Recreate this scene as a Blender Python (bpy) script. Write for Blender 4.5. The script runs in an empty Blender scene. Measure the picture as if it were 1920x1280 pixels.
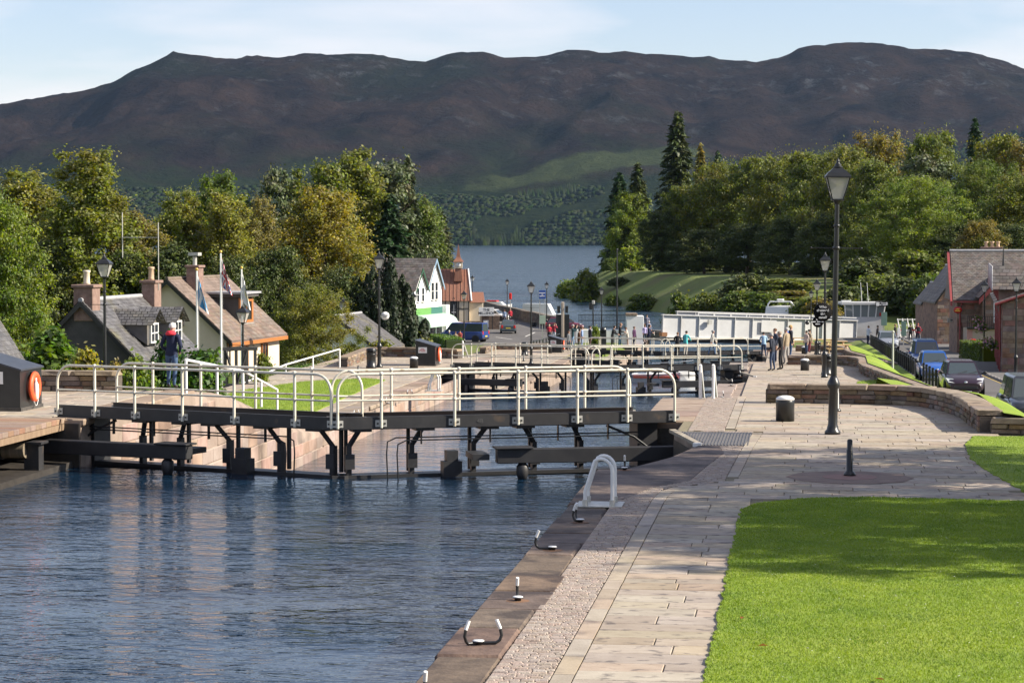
import bpy, bmesh, math, random
import numpy as np
from mathutils import Vector, Matrix
S = bpy.context.scene
COL = S.collection
R = math.radians
# ------------------------------------------------------------------ camera, sky, sun, exposure
F = 4300.0                      # focal length in photo pixels (1920 wide)
CZ = 3.9                        # eye height above the top quay
YAW = R(7.13)
PITCH = math.atan(190.0 / F)
cam = bpy.data.cameras.new('camera'); cam_ob = bpy.data.objects.new('camera', cam); COL.objects.link(cam_ob)
cam.sensor_width = 36.0; cam.lens = 36.0 * F / 1920.0
cam.clip_start = 0.5; cam.clip_end = 30000
cam_ob.location = (0, 0, CZ); cam_ob.rotation_euler = (R(90) - PITCH, 0, YAW)
S.camera = cam_ob
SUN_AZ_CAM = 97.0               # degrees right of the view axis
SUN_EL = 33.0
W = bpy.data.worlds.new('World'); S.world = W; W.use_nodes = True
nt = W.node_tree; nt.nodes.clear()
wo = nt.nodes.new('ShaderNodeOutputWorld'); bg = nt.nodes.new('ShaderNodeBackground')
sky = nt.nodes.new('ShaderNodeTexSky'); sky.sky_type = 'NISHITA'; sky.sun_disc = False
sky.sun_elevation = R(SUN_EL); sky.air_density = 1.0; sky.dust_density = 0.35; sky.ozone_density = 2.2; sky.altitude = 30
az = R(SUN_AZ_CAM) - YAW        # clockwise from +Y
sky.sun_rotation = az
bg.inputs['Strength'].default_value = 0.085
# thin drifting cloud
tc = nt.nodes.new('ShaderNodeTexCoord'); sepw = nt.nodes.new('ShaderNodeSeparateXYZ')
nt.links.new(tc.outputs['Generated'], sepw.inputs[0])
zc = nt.nodes.new('ShaderNodeMath'); zc.operation = 'MAXIMUM'; zc.inputs[1].default_value = 0.0
nt.links.new(sepw.outputs[2], zc.inputs[0])
zd = nt.nodes.new('ShaderNodeMath'); zd.operation = 'ADD'; zd.inputs[1].default_value = 0.12
nt.links.new(zc.outputs[0], zd.inputs[0])
dx = nt.nodes.new('ShaderNodeMath'); dx.operation = 'DIVIDE'; nt.links.new(sepw.outputs[0], dx.inputs[0]); nt.links.new(zd.outputs[0], dx.inputs[1])
dy = nt.nodes.new('ShaderNodeMath'); dy.operation = 'DIVIDE'; nt.links.new(sepw.outputs[1], dy.inputs[0]); nt.links.new(zd.outputs[0], dy.inputs[1])
cmb = nt.nodes.new('ShaderNodeCombineXYZ'); nt.links.new(dx.outputs[0], cmb.inputs[0]); nt.links.new(dy.outputs[0], cmb.inputs[1])
cn = nt.nodes.new('ShaderNodeTexNoise'); cn.inputs['Scale'].default_value = 1.15; cn.inputs['Detail'].default_value = 7; cn.inputs['Roughness'].default_value = 0.52
cn.inputs['Distortion'].default_value = 0.3
nt.links.new(cmb.outputs[0], cn.inputs['Vector'])
cr = nt.nodes.new('ShaderNodeValToRGB'); cr.color_ramp.elements[0].position = 0.42; cr.color_ramp.elements[1].position = 0.7
nt.links.new(cn.outputs['Fac'], cr.inputs[0])
cm = nt.nodes.new('ShaderNodeMath'); cm.operation = 'MULTIPLY'; cm.inputs[1].default_value = 0.75; nt.links.new(cr.outputs[0], cm.inputs[0])
mixw = nt.nodes.new('ShaderNodeMixRGB'); mixw.inputs[2].default_value = (7.0, 6.6, 6.7, 1)
tint = nt.nodes.new('ShaderNodeMixRGB'); tint.blend_type = 'MULTIPLY'; tint.inputs[0].default_value = 1.0; tint.inputs[2].default_value = (1.1, 0.98, 1.02, 1); nt.links.new(sky.outputs[0], tint.inputs[1])
nt.links.new(cm.outputs[0], mixw.inputs[0]); nt.links.new(tint.outputs[0], mixw.inputs[1])
nt.links.new(mixw.outputs[0], bg.inputs[0]); nt.links.new(bg.outputs[0], wo.inputs[0])
sl = bpy.data.lights.new('sun', 'SUN'); sl.energy = 5.0; sl.angle = R(0.53); sl.color = (1.0, 0.91, 0.77)
sun = bpy.data.objects.new('sun', sl); COL.objects.link(sun)
sdir = Vector((math.sin(az) * math.cos(R(SUN_EL)), math.cos(az) * math.cos(R(SUN_EL)), math.sin(R(SUN_EL))))
sun.rotation_euler = sdir.to_track_quat('Z', 'Y').to_euler(); sun.location = (60, 0, 60)
S.view_settings.view_transform = 'Standard'; S.view_settings.look = 'None'
S.view_settings.exposure = 0.95; S.view_settings.gamma = 1.0; S.view_settings.use_curve_mapping = False
S.render.engine = 'CYCLES'
S.cycles.use_denoising = True
S.cycles.max_bounces = 8; S.cycles.diffuse_bounces = 4; S.cycles.glossy_bounces = 3; S.cycles.transmission_bounces = 4; S.cycles.volume_bounces = 0
S.cycles.caustics_reflective = False; S.cycles.caustics_refractive = False

# ------------------------------------------------------------------ placement helpers
_f = Vector((-math.sin(YAW) * math.cos(PITCH), math.cos(YAW) * math.cos(PITCH), -math.sin(PITCH)))
_r = Vector((math.cos(YAW), math.sin(YAW), 0)); _u = _r.cross(_f)
def ray(px, py): return (_f * F + _r * (px - 960) + _u * (640 - py))
def G(px, py, z):
    """scene x,y where the camera ray of image pixel px,py meets level z"""
    v = ray(px, py); t = (z - CZ) / v.z
    return (v.x * t, v.y * t)
def A(px, d):
    """scene x,y at image column px, distance d along the view axis"""
    xc = (px - 960) / F * d
    return (xc * math.cos(YAW) - d * math.sin(YAW), d * math.cos(YAW) + xc * math.sin(YAW))
def H(py, d): return CZ + (450 - py) * d / F
rnd = random.Random(7)
rng = np.random.default_rng(7)

# ------------------------------------------------------------------ materials
MATS = {}
def pm(name, c1, c2=None, scale=3.0, rough=0.7, bump=0.0, bscale=None, metal=0.0, spec=0.5, detail=5, coat=0.0,
       objrand=0.0, island=0.0, c3=None, c3scale=0.6, c3pos=(0.5, 0.7), stretch=None, transl=0.0, coord='pos', bdist=0.02):
    if name in MATS: return MATS[name]
    m = bpy.data.materials.new(name); m.use_nodes = True; MATS[name] = m
    t = m.node_tree; N = t.nodes; L = t.links
    b = N['Principled BSDF']; b.inputs['Roughness'].default_value = rough; b.inputs['Metallic'].default_value = metal
    b.inputs['Specular IOR Level'].default_value = spec
    if coat: b.inputs['Coat Weight'].default_value = coat; b.inputs['Coat Roughness'].default_value = 0.06
    if c2 is None and not objrand and not island and not bump:
        b.inputs['Base Color'].default_value = (*c1, 1); return m
    c2 = c2 or c1
    if coord == 'pos':
        g = N.new('ShaderNodeNewGeometry'); src = g.outputs['Position']
    else:
        g = N.new('ShaderNodeTexCoord'); src = g.outputs['Object']
    if stretch:
        mp = N.new('ShaderNodeMapping'); mp.inputs['Scale'].default_value = stretch; L.new(src, mp.inputs[0]); src = mp.outputs[0]
    n = N.new('ShaderNodeTexNoise'); n.inputs['Scale'].default_value = scale; n.inputs['Detail'].default_value = detail; n.inputs['Roughness'].default_value = 0.62
    L.new(src, n.inputs['Vector'])
    r = N.new('ShaderNodeValToRGB'); r.color_ramp.elements[0].position = 0.32; r.color_ramp.elements[1].position = 0.68
    r.color_ramp.elements[0].color = (*c1, 1); r.color_ramp.elements[1].color = (*c2, 1)
    L.new(n.outputs['Fac'], r.inputs[0]); out = r.outputs[0]
    if c3 is not None:
        n3 = N.new('ShaderNodeTexNoise'); n3.inputs['Scale'].default_value = c3scale; n3.inputs['Detail'].default_value = 6
        L.new(src, n3.inputs['Vector'])
        r3 = N.new('ShaderNodeValToRGB'); r3.color_ramp.elements[0].position = c3pos[0]; r3.color_ramp.elements[1].position = c3pos[1]
        L.new(n3.outputs['Fac'], r3.inputs[0])
        mx = N.new('ShaderNodeMixRGB'); mx.inputs[2].default_value = (*c3, 1); L.new(r3.outputs[0], mx.inputs[0]); L.new(out, mx.inputs[1]); out = mx.outputs[0]
    if objrand or island:
        hs = N.new('ShaderNodeHueSaturation')
        if objrand: rr = N.new('ShaderNodeObjectInfo').outputs['Random']; amt = objrand
        else:
            gg = N.new('ShaderNodeNewGeometry'); rr = gg.outputs['Random Per Island']; amt = island
        mr = N.new('ShaderNodeMapRange'); mr.inputs['To Min'].default_value = 1 - amt; mr.inputs['To Max'].default_value = 1 + amt
        L.new(rr, mr.inputs[0]); L.new(mr.outputs[0], hs.inputs['Value'])
        m7 = N.new('ShaderNodeMath'); m7.operation = 'MULTIPLY'; m7.inputs[1].default_value = 7.13; L.new(rr, m7.inputs[0])
        fr = N.new('ShaderNodeMath'); fr.operation = 'FRACT'; L.new(m7.outputs[0], fr.inputs[0])
        mh = N.new('ShaderNodeMapRange'); mh.inputs['To Min'].default_value = 0.5 - 0.035 * min(1, amt * 3); mh.inputs['To Max'].default_value = 0.5 + 0.03 * min(1, amt * 3)
        L.new(fr.outputs[0], mh.inputs[0]); L.new(mh.outputs[0], hs.inputs['Hue'])
        m3 = N.new('ShaderNodeMath'); m3.operation = 'MULTIPLY'; m3.inputs[1].default_value = 13.7; L.new(rr, m3.inputs[0])
        f3 = N.new('ShaderNodeMath'); f3.operation = 'FRACT'; L.new(m3.outputs[0], f3.inputs[0])
        ms = N.new('ShaderNodeMapRange'); ms.inputs['To Min'].default_value = 1 - amt * 1.6; ms.inputs['To Max'].default_value = 1 + amt * 1.4
        L.new(f3.outputs[0], ms.inputs[0]); L.new(ms.outputs[0], hs.inputs['Saturation'])
        L.new(out, hs.inputs['Color']); out = hs.outputs[0]
    L.new(out, b.inputs['Base Color'])
    if bump:
        nb = N.new('ShaderNodeTexNoise'); nb.inputs['Scale'].default_value = bscale or scale * 4; nb.inputs['Detail'].default_value = 6
        L.new(src, nb.inputs['Vector'])
        bp = N.new('ShaderNodeBump'); bp.inputs['Strength'].default_value = bump; bp.inputs['Distance'].default_value = bdist
        L.new(nb.outputs['Fac'], bp.inputs['Height']); L.new(bp.outputs[0], b.inputs['Normal'])
    if transl:
        tr = N.new('ShaderNodeBsdfTranslucent'); L.new(out, tr.inputs[0])
        mxs = N.new('ShaderNodeMixShader'); mxs.inputs[0].default_value = transl
        L.new(b.outputs[0], mxs.inputs[1]); L.new(tr.outputs[0], mxs.inputs[2]); L.new(mxs.outputs[0], N['Material Output'].inputs[0])
    return m
def glass(name, tint=(0.02, 0.025, 0.03), rough=0.03):
    if name in MATS: return MATS[name]
    m = pm(name, tint, rough=rough, spec=0.9); return m

# ------------------------------------------------------------------ mesh builder
class MB:
    def __init__(s): s.v = []; s.f = []; s.sm = []; s.mi = []; s.cur = 0
    def add(s, vs, fs, smooth=False, mi=None):
        o = len(s.v); s.v.extend([tuple(p) for p in vs])
        for f in fs:
            s.f.append(tuple(i + o for i in f)); s.sm.append(smooth); s.mi.append(s.cur if mi is None else mi)
        return s
    def box(s, x0, x1, y0, y1, z0, z1, M=None):
        vs = [(x0, y0, z0), (x1, y0, z0), (x1, y1, z0), (x0, y1, z0), (x0, y0, z1), (x1, y0, z1), (x1, y1, z1), (x0, y1, z1)]
        if M is not None: vs = [tuple(M @ Vector(p)) for p in vs]
        return s.add(vs, [(3, 2, 1, 0), (4, 5, 6, 7), (0, 1, 5, 4), (1, 2, 6, 5), (2, 3, 7, 6), (3, 0, 4, 7)])
    def cbox(s, x0, x1, y0, y1, z0, z1, c=0.02, M=None):
        """box with every edge chamfered"""
        cx, cy, cz = (x0 + x1) / 2, (y0 + y1) / 2, (z0 + z1) / 2; hx, hy, hz = (x1 - x0) / 2, (y1 - y0) / 2, (z1 - z0) / 2
        c = min(c, hx * .9, hy * .9, hz * .9); vs = []; idx = {}
        for a in (-1, 1):
            for b in (-1, 1):
                for d in (-1, 1):
                    for k, (ix, iy, iz) in enumerate(((0, c, c), (c, 0, c), (c, c, 0))):
                        idx[(a, b, d, k)] = len(vs); vs.append((cx + a * (hx - ix), cy + b * (hy - iy), cz + d * (hz - iz)))
        fs = []
        for a in (-1, 1):
            q = [idx[(a, -1, -1, 0)], idx[(a, 1, -1, 0)], idx[(a, 1, 1, 0)], idx[(a, -1, 1, 0)]]; fs.append(q if a > 0 else q[::-1])
            q = [idx[(-1, a, -1, 1)], idx[(-1, a, 1, 1)], idx[(1, a, 1, 1)], idx[(1, a, -1, 1)]]; fs.append(q if a > 0 else q[::-1])
            q = [idx[(-1, -1, a, 2)], idx[(1, -1, a, 2)], idx[(1, 1, a, 2)], idx[(-1, 1, a, 2)]]; fs.append(q if a > 0 else q[::-1])
        for a in (-1, 1):
            for b in (-1, 1):
                q = [idx[(a, b, -1, 0)], idx[(a, b, -1, 1)], idx[(a, b, 1, 1)], idx[(a, b, 1, 0)]]; fs.append(q if a * b > 0 else q[::-1])
                q = [idx[(a, -1, b, 2)], idx[(a, -1, b, 0)], idx[(a, 1, b, 0)], idx[(a, 1, b, 2)]]; fs.append(q[::-1] if a * b < 0 else q)
                q = [idx[(-1, a, b, 1)], idx[(-1, a, b, 2)], idx[(1, a, b, 2)], idx[(1, a, b, 1)]]; fs.append(q[::-1] if a * b < 0 else q)
                for d in (-1, 1):
                    q = [idx[(a, b, d, 0)], idx[(a, b, d, 1)], idx[(a, b, d, 2)]]; fs.append(q if a * b * d > 0 else q[::-1])
        if M is not None: vs = [tuple(M @ Vector(p)) for p in vs]
        return s.add(vs, fs)
    def prism(s, poly, z0, z1, M=None):
        n = len(poly)
        zz0 = z0 if callable(z0) else (lambda p: z0); zz1 = z1 if callable(z1) else (lambda p: z1)
        vs = [(p[0], p[1], zz0(p)) for p in poly] + [(p[0], p[1], zz1(p)) for p in poly]
        if M is not None: vs = [tuple(M @ Vector(p)) for p in vs]
        fs = [tuple(range(n - 1, -1, -1)), tuple(range(n, 2 * n))] + [(i, (i + 1) % n, n + (i + 1) % n, n + i) for i in range(n)]
        return s.add(vs, fs)
    def slab(s, x0, x1, y0, y1, z0, z1, c=0.012, jz=0.0, M=None):
        vs = [(x0, y0, z0), (x1, y0, z0), (x1, y1, z0), (x0, y1, z0), (x0, y0, z1 - c), (x1, y0, z1 - c), (x1, y1, z1 - c), (x0, y1, z1 - c),
              (x0 + c, y0 + c, z1), (x1 - c, y0 + c, z1 + jz), (x1 - c, y1 - c, z1 + jz), (x0 + c, y1 - c, z1)]
        if M is not None: vs = [tuple(M @ Vector(p)) for p in vs]
        return s.add(vs, [(0, 1, 5, 4), (1, 2, 6, 5), (2, 3, 7, 6), (3, 0, 4, 7), (4, 5, 9, 8), (5, 6, 10, 9), (6, 7, 11, 10), (7, 4, 8, 11), (8, 9, 10, 11)])
    def tube(s, pts, r, n=10, caps=True, smooth=True):
        pts = [Vector(p) for p in pts]; m = len(pts); rs = r if isinstance(r, (list, tuple)) else [r] * m
        T = [(pts[min(i + 1, m - 1)] - pts[max(i - 1, 0)]).normalized() for i in range(m)]
        up = Vector((0, 0, 1)) if abs(T[0].z) < 0.9 else Vector((1, 0, 0))
        a = T[0].cross(up).normalized(); vs = []
        for i in range(m):
            a = (a - T[i] * a.dot(T[i])).normalized(); b = T[i].cross(a)
            for k in range(n):
                w = 2 * math.pi * k / n; vs.append(pts[i] + (a * math.cos(w) + b * math.sin(w)) * rs[i])
        fs = [(i * n + k, i * n + (k + 1) % n, (i + 1) * n + (k + 1) % n, (i + 1) * n + k) for i in range(m - 1) for k in range(n)]
        s.add(vs, fs, smooth)
        if caps: s.add(vs[:n], [tuple(range(n - 1, -1, -1))]); s.add(vs[-n:], [tuple(range(n))])
        return s
    def lathe(s, prof, n=20, c=(0, 0, 0), smooth=True, M=None, phase=0.0):
        vs = []; m = len(prof)
        for (r, z) in prof:
            for k in range(n):
                w = 2 * math.pi * k / n + phase; vs.append((c[0] + r * math.cos(w), c[1] + r * math.sin(w), c[2] + z))
        if M is not None: vs = [tuple(M @ Vector(p)) for p in vs]
        fs = [(i * n + k, i * n + (k + 1) % n, (i + 1) * n + (k + 1) % n, (i + 1) * n + k) for i in range(m - 1) for k in range(n)]
        if prof[0][0] > 1e-4: fs.append(tuple(range(n - 1, -1, -1)))
        if prof[-1][0] > 1e-4: fs.append(tuple(range((m - 1) * n, m * n)))
        return s.add(vs, fs, smooth)
    def ball(s, c, r, n=12, m=8, sc=(1, 1, 1)):
        prof = [(max(1e-5, math.sin(math.pi * i / m)) * r, -math.cos(math.pi * i / m) * r) for i in range(m + 1)]
        M = Matrix.Translation(c) @ Matrix.Diagonal((*sc, 1)); return s.lathe(prof, n, M=M)
    def mesh(s, name):
        me = bpy.data.meshes.new(name); me.from_pydata(s.v, [], s.f)
        me.polygons.foreach_set('use_smooth', s.sm)
        if any(s.mi): me.polygons.foreach_set('material_index', s.mi)
        me.update(); return me
    def build(s, name, mats, parent=None):
        me = s.mesh(name)
        for m in (mats if isinstance(mats, (list, tuple)) else [mats]): me.materials.append(m)
        return link(name, me, parent)
def link(name, me, parent=None):
    o = bpy.data.objects.new(name, me); COL.objects.link(o)
    if parent is not None: o.parent = parent
    return o
def tag(o, label=None, cat=None, group=None, kind=None):
    if label: o['label'] = label
    if cat: o['category'] = cat
    if group: o['group'] = group
    if kind: o['kind'] = kind
    return o
def thing(name, label, cat, loc=(0, 0, 0), rz=0.0, group=None):
    o = bpy.data.objects.new(name, None); COL.objects.link(o); o.empty_display_size = 0.2
    o.location = loc; o.rotation_euler = (0, 0, rz); return tag(o, label, cat, group)
def part(name, mb, m, parent): return mb.build(name, m, parent)
KIDS = {}
def copy_tree(o, parent=None, loc=None, rz=None, label=None, scale=None):
    c = o.copy(); COL.objects.link(c); c.parent = parent
    for ch in o.children: copy_tree(ch, c)
    if loc is not None: c.location = loc
    if rz is not None: c.rotation_euler = (0, 0, rz)
    if label: c['label'] = label
    if scale is not None: c.scale = scale
    return c
def npmesh(name, verts, faces, mat, parent=None, smooth=False):
    """verts (n,3), faces (m,k) arrays"""
    me = bpy.data.meshes.new(name); verts = np.asarray(verts, np.float32); faces = np.asarray(faces, np.int32); m, k = faces.shape
    me.vertices.add(len(verts)); me.vertices.foreach_set('co', verts.ravel())
    me.loops.add(m * k); me.loops.foreach_set('vertex_index', faces.ravel())
    me.polygons.add(m); me.polygons.foreach_set('loop_start', np.arange(0, m * k, k, dtype=np.int32)); me.polygons.foreach_set('loop_total', np.full(m, k, np.int32))
    if smooth: me.polygons.foreach_set('use_smooth', np.ones(m, bool))
    me.update(calc_edges=True)
    if mat is not None: me.materials.append(mat)
    return link(name, me, parent)
def vnoise(x, y, seed=0):
    xi = np.floor(x).astype(np.int64); yi = np.floor(y).astype(np.int64); fx = x - xi; fy = y - yi
    fx = fx * fx * (3 - 2 * fx); fy = fy * fy * (3 - 2 * fy)
    def h(a, b):
        n = (a * 374761393 + b * 668265263 + seed * 1442695041) & 0x7fffffff
        n = ((n ^ (n >> 13)) * 1274126177) & 0x7fffffff
        return ((n ^ (n >> 16)) & 0xffff) / 65535.0
    return (h(xi, yi) * (1 - fx) + h(xi + 1, yi) * fx) * (1 - fy) + (h(xi, yi + 1) * (1 - fx) + h(xi + 1, yi + 1) * fx) * fy
def fbm(x, y, o=5, seed=0, gain=0.5):
    s = 0; a = 1; t = 0
    for i in range(o): s = s + a * vnoise(x * 2 ** i + 17.3 * i, y * 2 ** i - 9.1 * i, seed + i); t += a; a *= gain
    return s / t
def sstep(a, b, x): t = np.clip((x - a) / (b - a), 0, 1); return t * t * (3 - 2 * t)
# ------------------------------------------------------------------ levels of the lock flight
XR, XL = -3.35, -15.55          # faces of the lock walls
ZL = [0.0, -2.15, -4.3, -6.45]; ZW = [-1.05, -3.2, -5.35, -7.6]; LOCH = -7.6
GY = [46.2, 104.4, 162.6, 220.8]     # mitre points of the four gates
M_stone = pm('sandstone', (0.22, 0.165, 0.125), (0.34, 0.265, 0.21), 1.2, 0.85, 0.35, 14, c3=(0.11, 0.085, 0.07), c3scale=0.9, c3pos=(0.5, 0.72))
M_wallstone = pm('wall_stone', (0.12, 0.088, 0.06), (0.23, 0.17, 0.12), 5, 0.9, 0.6, 18, objrand=0.3)
M_coping = pm('coping_stone', (0.20, 0.15, 0.105), (0.31, 0.24, 0.175), 4, 0.88, 0.4, 25, objrand=0.12, c3=(0.12, 0.09, 0.065), c3scale=2.2)
M_mortar = pm('dark_mortar', (0.06, 0.05, 0.04), (0.12, 0.1, 0.085), 6, 0.95, 0.4)
M_slab = pm('paving_slab', (0.3, 0.246, 0.184), (0.39, 0.33, 0.256), 2.6, 0.82, 0.25, 40, objrand=0.15, c3=(0.15, 0.125, 0.105), c3scale=5.0, c3pos=(0.57, 0.66), stretch=(1, 1.6, 1))
M_slab2 = pm('paving_slab_far', (0.3, 0.246, 0.184), (0.39, 0.33, 0.256), 2.6, 0.82, 0.2, 30, island=0.13, c3=(0.17, 0.14, 0.12), c3scale=2.0, c3pos=(0.56, 0.74))
M_sett = pm('pink_setts', (0.28, 0.226, 0.186), (0.39, 0.325, 0.272), 8, 0.9, 0.5, 50, island=0.14)
M_joint = pm('joint_sand', (0.15, 0.135, 0.08), (0.24, 0.2, 0.13), 8, 0.95, 0.3)
M_lockcop = pm('lock_coping', (0.08, 0.055, 0.04), (0.18, 0.128, 0.092), 3.2, 0.8, 0.5, 22, objrand=0.14, c3=(0.05, 0.033, 0.026), c3scale=1.3, c3pos=(0.5, 0.62))
M_grass = pm('lawn', (0.15, 0.235, 0.012), (0.22, 0.3, 0.02), 1.6, 0.9, 0.6, 45, c3=(0.26, 0.32, 0.03), c3scale=0.35, bdist=0.03)
M_blade = pm('grass_blade', (0.19, 0.29, 0.012), (0.275, 0.37, 0.022), 1.6, 0.6, island=0.14, c3=(0.13, 0.235, 0.012), c3scale=0.9, transl=0.4)
M_rough = pm('rough_grass', (0.085, 0.125, 0.015), (0.14, 0.17, 0.025), 0.25, 0.95, 0.6, 3, c3=(0.13, 0.1, 0.04), c3scale=0.05, bdist=0.1)
M_asph = pm('asphalt', (0.085, 0.078, 0.074), (0.125, 0.116, 0.108), 1.1, 0.85, 0.3, 60, c3=(0.07, 0.065, 0.06), c3scale=0.25)
M_paint = pm('road_paint', (0.6, 0.58, 0.52), (0.75, 0.72, 0.66), 9, 0.7)
M_yel = pm('yellow_paint', (0.6, 0.42, 0.1), (0.7, 0.5, 0.15), 9, 0.7)
M_kerb = pm('kerb_stone', (0.2, 0.18, 0.16), (0.3, 0.27, 0.24), 5, 0.85, 0.2)

# water --------------------------------------------------------------------------------------
def water_mat(name, base, s1, s2, st1, st2, dist, rough=0.04):
    m = bpy.data.materials.new(name); m.use_nodes = True; t = m.node_tree; N = t.nodes; L = t.links; b = N['Principled BSDF']
    b.inputs['Base Color'].default_value = (*base, 1); b.inputs['Roughness'].default_value = rough; b.inputs['IOR'].default_value = 1.333
    g = N.new('ShaderNodeNewGeometry')
    mp = N.new('ShaderNodeMapping'); mp.inputs['Rotation'].default_value = (0, 0, R(12)); mp.inputs['Scale'].default_value = (0.7, 1.3, 1); L.new(g.outputs['Position'], mp.inputs[0])
    n1 = N.new('ShaderNodeTexNoise'); n1.inputs['Scale'].default_value = s1; n1.inputs['Detail'].default_value = 3; n1.inputs['Distortion'].default_value = 0.6
    n2 = N.new('ShaderNodeTexNoise'); n2.inputs['Scale'].default_value = s2; n2.inputs['Detail'].default_value = 3
    n3 = N.new('ShaderNodeTexNoise'); n3.inputs['Scale'].default_value = s1 * 0.12; n3.inputs['Detail'].default_value = 2
    for n in (n1, n2, n3): L.new(mp.outputs[0], n.inputs['Vector'])
    gm = N.new('ShaderNodeMapRange'); gm.inputs['From Min'].default_value = 0.35; gm.inputs['From Max'].default_value = 0.65; gm.inputs['To Min'].default_value = 0.3; gm.inputs['To Max'].default_value = 1.0
    L.new(n3.outputs['Fac'], gm.inputs[0])
    ma = N.new('ShaderNodeMath'); ma.operation = 'MULTIPLY'; ma.inputs[1].default_value = st1; L.new(n1.outputs['Fac'], ma.inputs[0])
    mb_ = N.new('ShaderNodeMath'); mb_.operation = 'MULTIPLY_ADD'; mb_.inputs[1].default_value = st2; L.new(n2.outputs['Fac'], mb_.inputs[0]); L.new(ma.outputs[0], mb_.inputs[2])
    mc = N.new('ShaderNodeMath'); mc.operation = 'MULTIPLY'; L.new(mb_.outputs[0], mc.inputs[0]); L.new(gm.outputs[0], mc.inputs[1])
    bp = N.new('ShaderNodeBump'); bp.inputs['Strength'].default_value = 1.0; bp.inputs['Distance'].default_value = dist
    L.new(mc.outputs[0], bp.inputs['Height']); L.new(bp.outputs[0], b.inputs['Normal']); return m
M_water = water_mat('canal_water', (0.006, 0.022, 0.046), 2.1, 6.5, 1.0, 0.3, 0.085)
M_loch = water_mat('loch_water', (0.02, 0.05, 0.085), 0.35, 1.6, 1.0, 0.3, 0.5, 0.12)
for k in range(3):
    y0 = -30 if k == 0 else GY[k - 1]; y1 = GY[k]
    dv = 2.9
    a = [(-17.9, y0 + (0 if k == 0 else dv))] + ([] if k == 0 else [(-9.45, y0 + 0.62)]) + [(-1.6, y0 + (0 if k == 0 else dv)), (-1.6, y1 + dv), (-9.45, y1 + 0.6), (-17.9, y1 + dv)]
    mb = MB(); mb.add([(p[0], p[1], ZW[k]) for p in a], [tuple(range(len(a)))])
    tag(mb.build('water', M_water), 'rippled dark blue water held in the lock chamber above gate %d' % (k + 1), kind='structure')
mb = MB(); mb.add([(-9000, 164.8, LOCH), (9000, 164.8, LOCH), (9000, 9000, LOCH), (-9000, 9000, LOCH)], [(0, 1, 2, 3)])
tag(mb.build('loch_water', M_loch), 'broad blue-grey loch stretching to the foot of the hills', kind='structure')

# terrain ------------------------------------------------------------------------------------
def road_z(Y): return np.where(Y < 235, -2.3 - (Y - 75) * 0.0242, -6.17) if isinstance(Y, np.ndarray) else float(-2.3 - (min(Y, 235) - 75) * 0.0242)
def quay_z(Y):
    return np.interp(Y, [-50, 58.5, 61.5, 87, 88.5, 112.6, 114.5, 146, 147.5, 170.6, 172.5, 240, 2000], [0.37, 0.37, -2.1, -2.1, -1.72, -1.72, -4.25, -4.25, -3.87, -3.87, -6.3, -6.3, -6.3])
def bank_x(Y): return np.interp(Y, [46, 52.4, 54, 55.2, 55.75, 60, 62, 87.4, 88.4, 105, 112.6, 113.6, 146.4, 147.4, 162, 170.6, 171.6, 300], [4.1, 4.02, 3.7, 2.95, 2.2, 1.8, 3.92, 3.92, 5.05, 3.1, 3.2, 3.92, 3.92, 6.0, 3.65, 3.6, 3.92, 3.92])
def left_z(Y): return np.interp(Y, [-50, 40, 62, 80, 130, 180, 215, 330, 2000], [-0.8, -2.2, -3.6, -4.0, -5.0, -5.9, -6.3, -6.5, -6.5])
SHL = ([0, 238, 250, 280, 410, 440], [XL - 0.3, XL - 0.3, -17, -27, -56, -60])            # left shore x(y)
SHR = ([0, 238, 255, 361, 468, 490, 520, 560, 620, 2000], [XR + 0.3, XR + 0.3, -4, -21.5, -49, -45, -25, 0, 150, 5000])
def ground_z(X, Y):
    X = np.asarray(X, float); Y = np.asarray(Y, float)
    xl = np.interp(Y, *SHL); xr = np.interp(Y, *SHR)
    # right bank
    qz = quay_z(Y); rz = road_z(np.asarray(Y)); xb = np.interp(Y, [-50, 46, 58, 72, 2000], [8.5, 7.8, 7.4, 6.2, 6.2]); x0b = bank_x(Y); t = np.clip((X - x0b) / np.maximum(xb - x0b, 0.3), 0, 1); t = t * t * (3 - 2 * t)
    zr = qz * (1 - t) + (rz - 0.02) * t
    zr = np.where((X < x0b - 0.02) & (Y < 222), np.minimum(qz - 0.9, -0.6), zr)
    far = sstep(250, 300, Y); dist = np.maximum(X - xr, 0)
    hill = LOCH + 0.6 + np.minimum(dist * 0.5, 4.6 + dist * 0.03) + 1.2 * (fbm(X / 30, Y / 30, 3, 5) - 0.5)
    wood = -6.2 + 5.5 * sstep(14, 60, X + (Y - 250) * 0.12) * sstep(236, 330, Y)
    hill = np.where(X > xr + 30, np.maximum(hill, wood), hill)
    zr = zr * (1 - far) + hill * far
    zr = np.where((X > 14) & (Y <= 300), zr + 7 * sstep(24, 90, X) * sstep(60, 140, Y), zr)
    # left bank
    zl = left_z(Y) + 0.25 * (fbm(X / 9, Y / 9, 3, 9) - 0.5)
    zl = zl + 7 * sstep(-75, -170, X) * (1 - sstep(330, 420, Y)) 
    gd = sstep(-36, -31, X) * (1 - sstep(-19.9, -19.3, X)) * sstep(57, 58.5, Y) * (1 - sstep(78, 83, Y)); zl = zl * (1 - gd) + np.maximum(zl, -1.5 - 0.03 * (Y - 58)) * gd
    bankL = sstep(-2.0, 4.0, X - xl); bankR = sstep(2.0, -4.0, X - xr)
    z = np.where(X < -9.45 - (Y > 238) * (Y - 238) * 0.2, zl * (1 - bankL) + -12 * bankL, zr * (1 - bankR) + -12 * bankR)
    lm = sstep(425, 455, Y) * (X < -9.45 - (Y - 238) * 0.2); z = z * (1 - lm) + -12 * lm
    rm = (Y > 690) * 1.0
    return z
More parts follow.
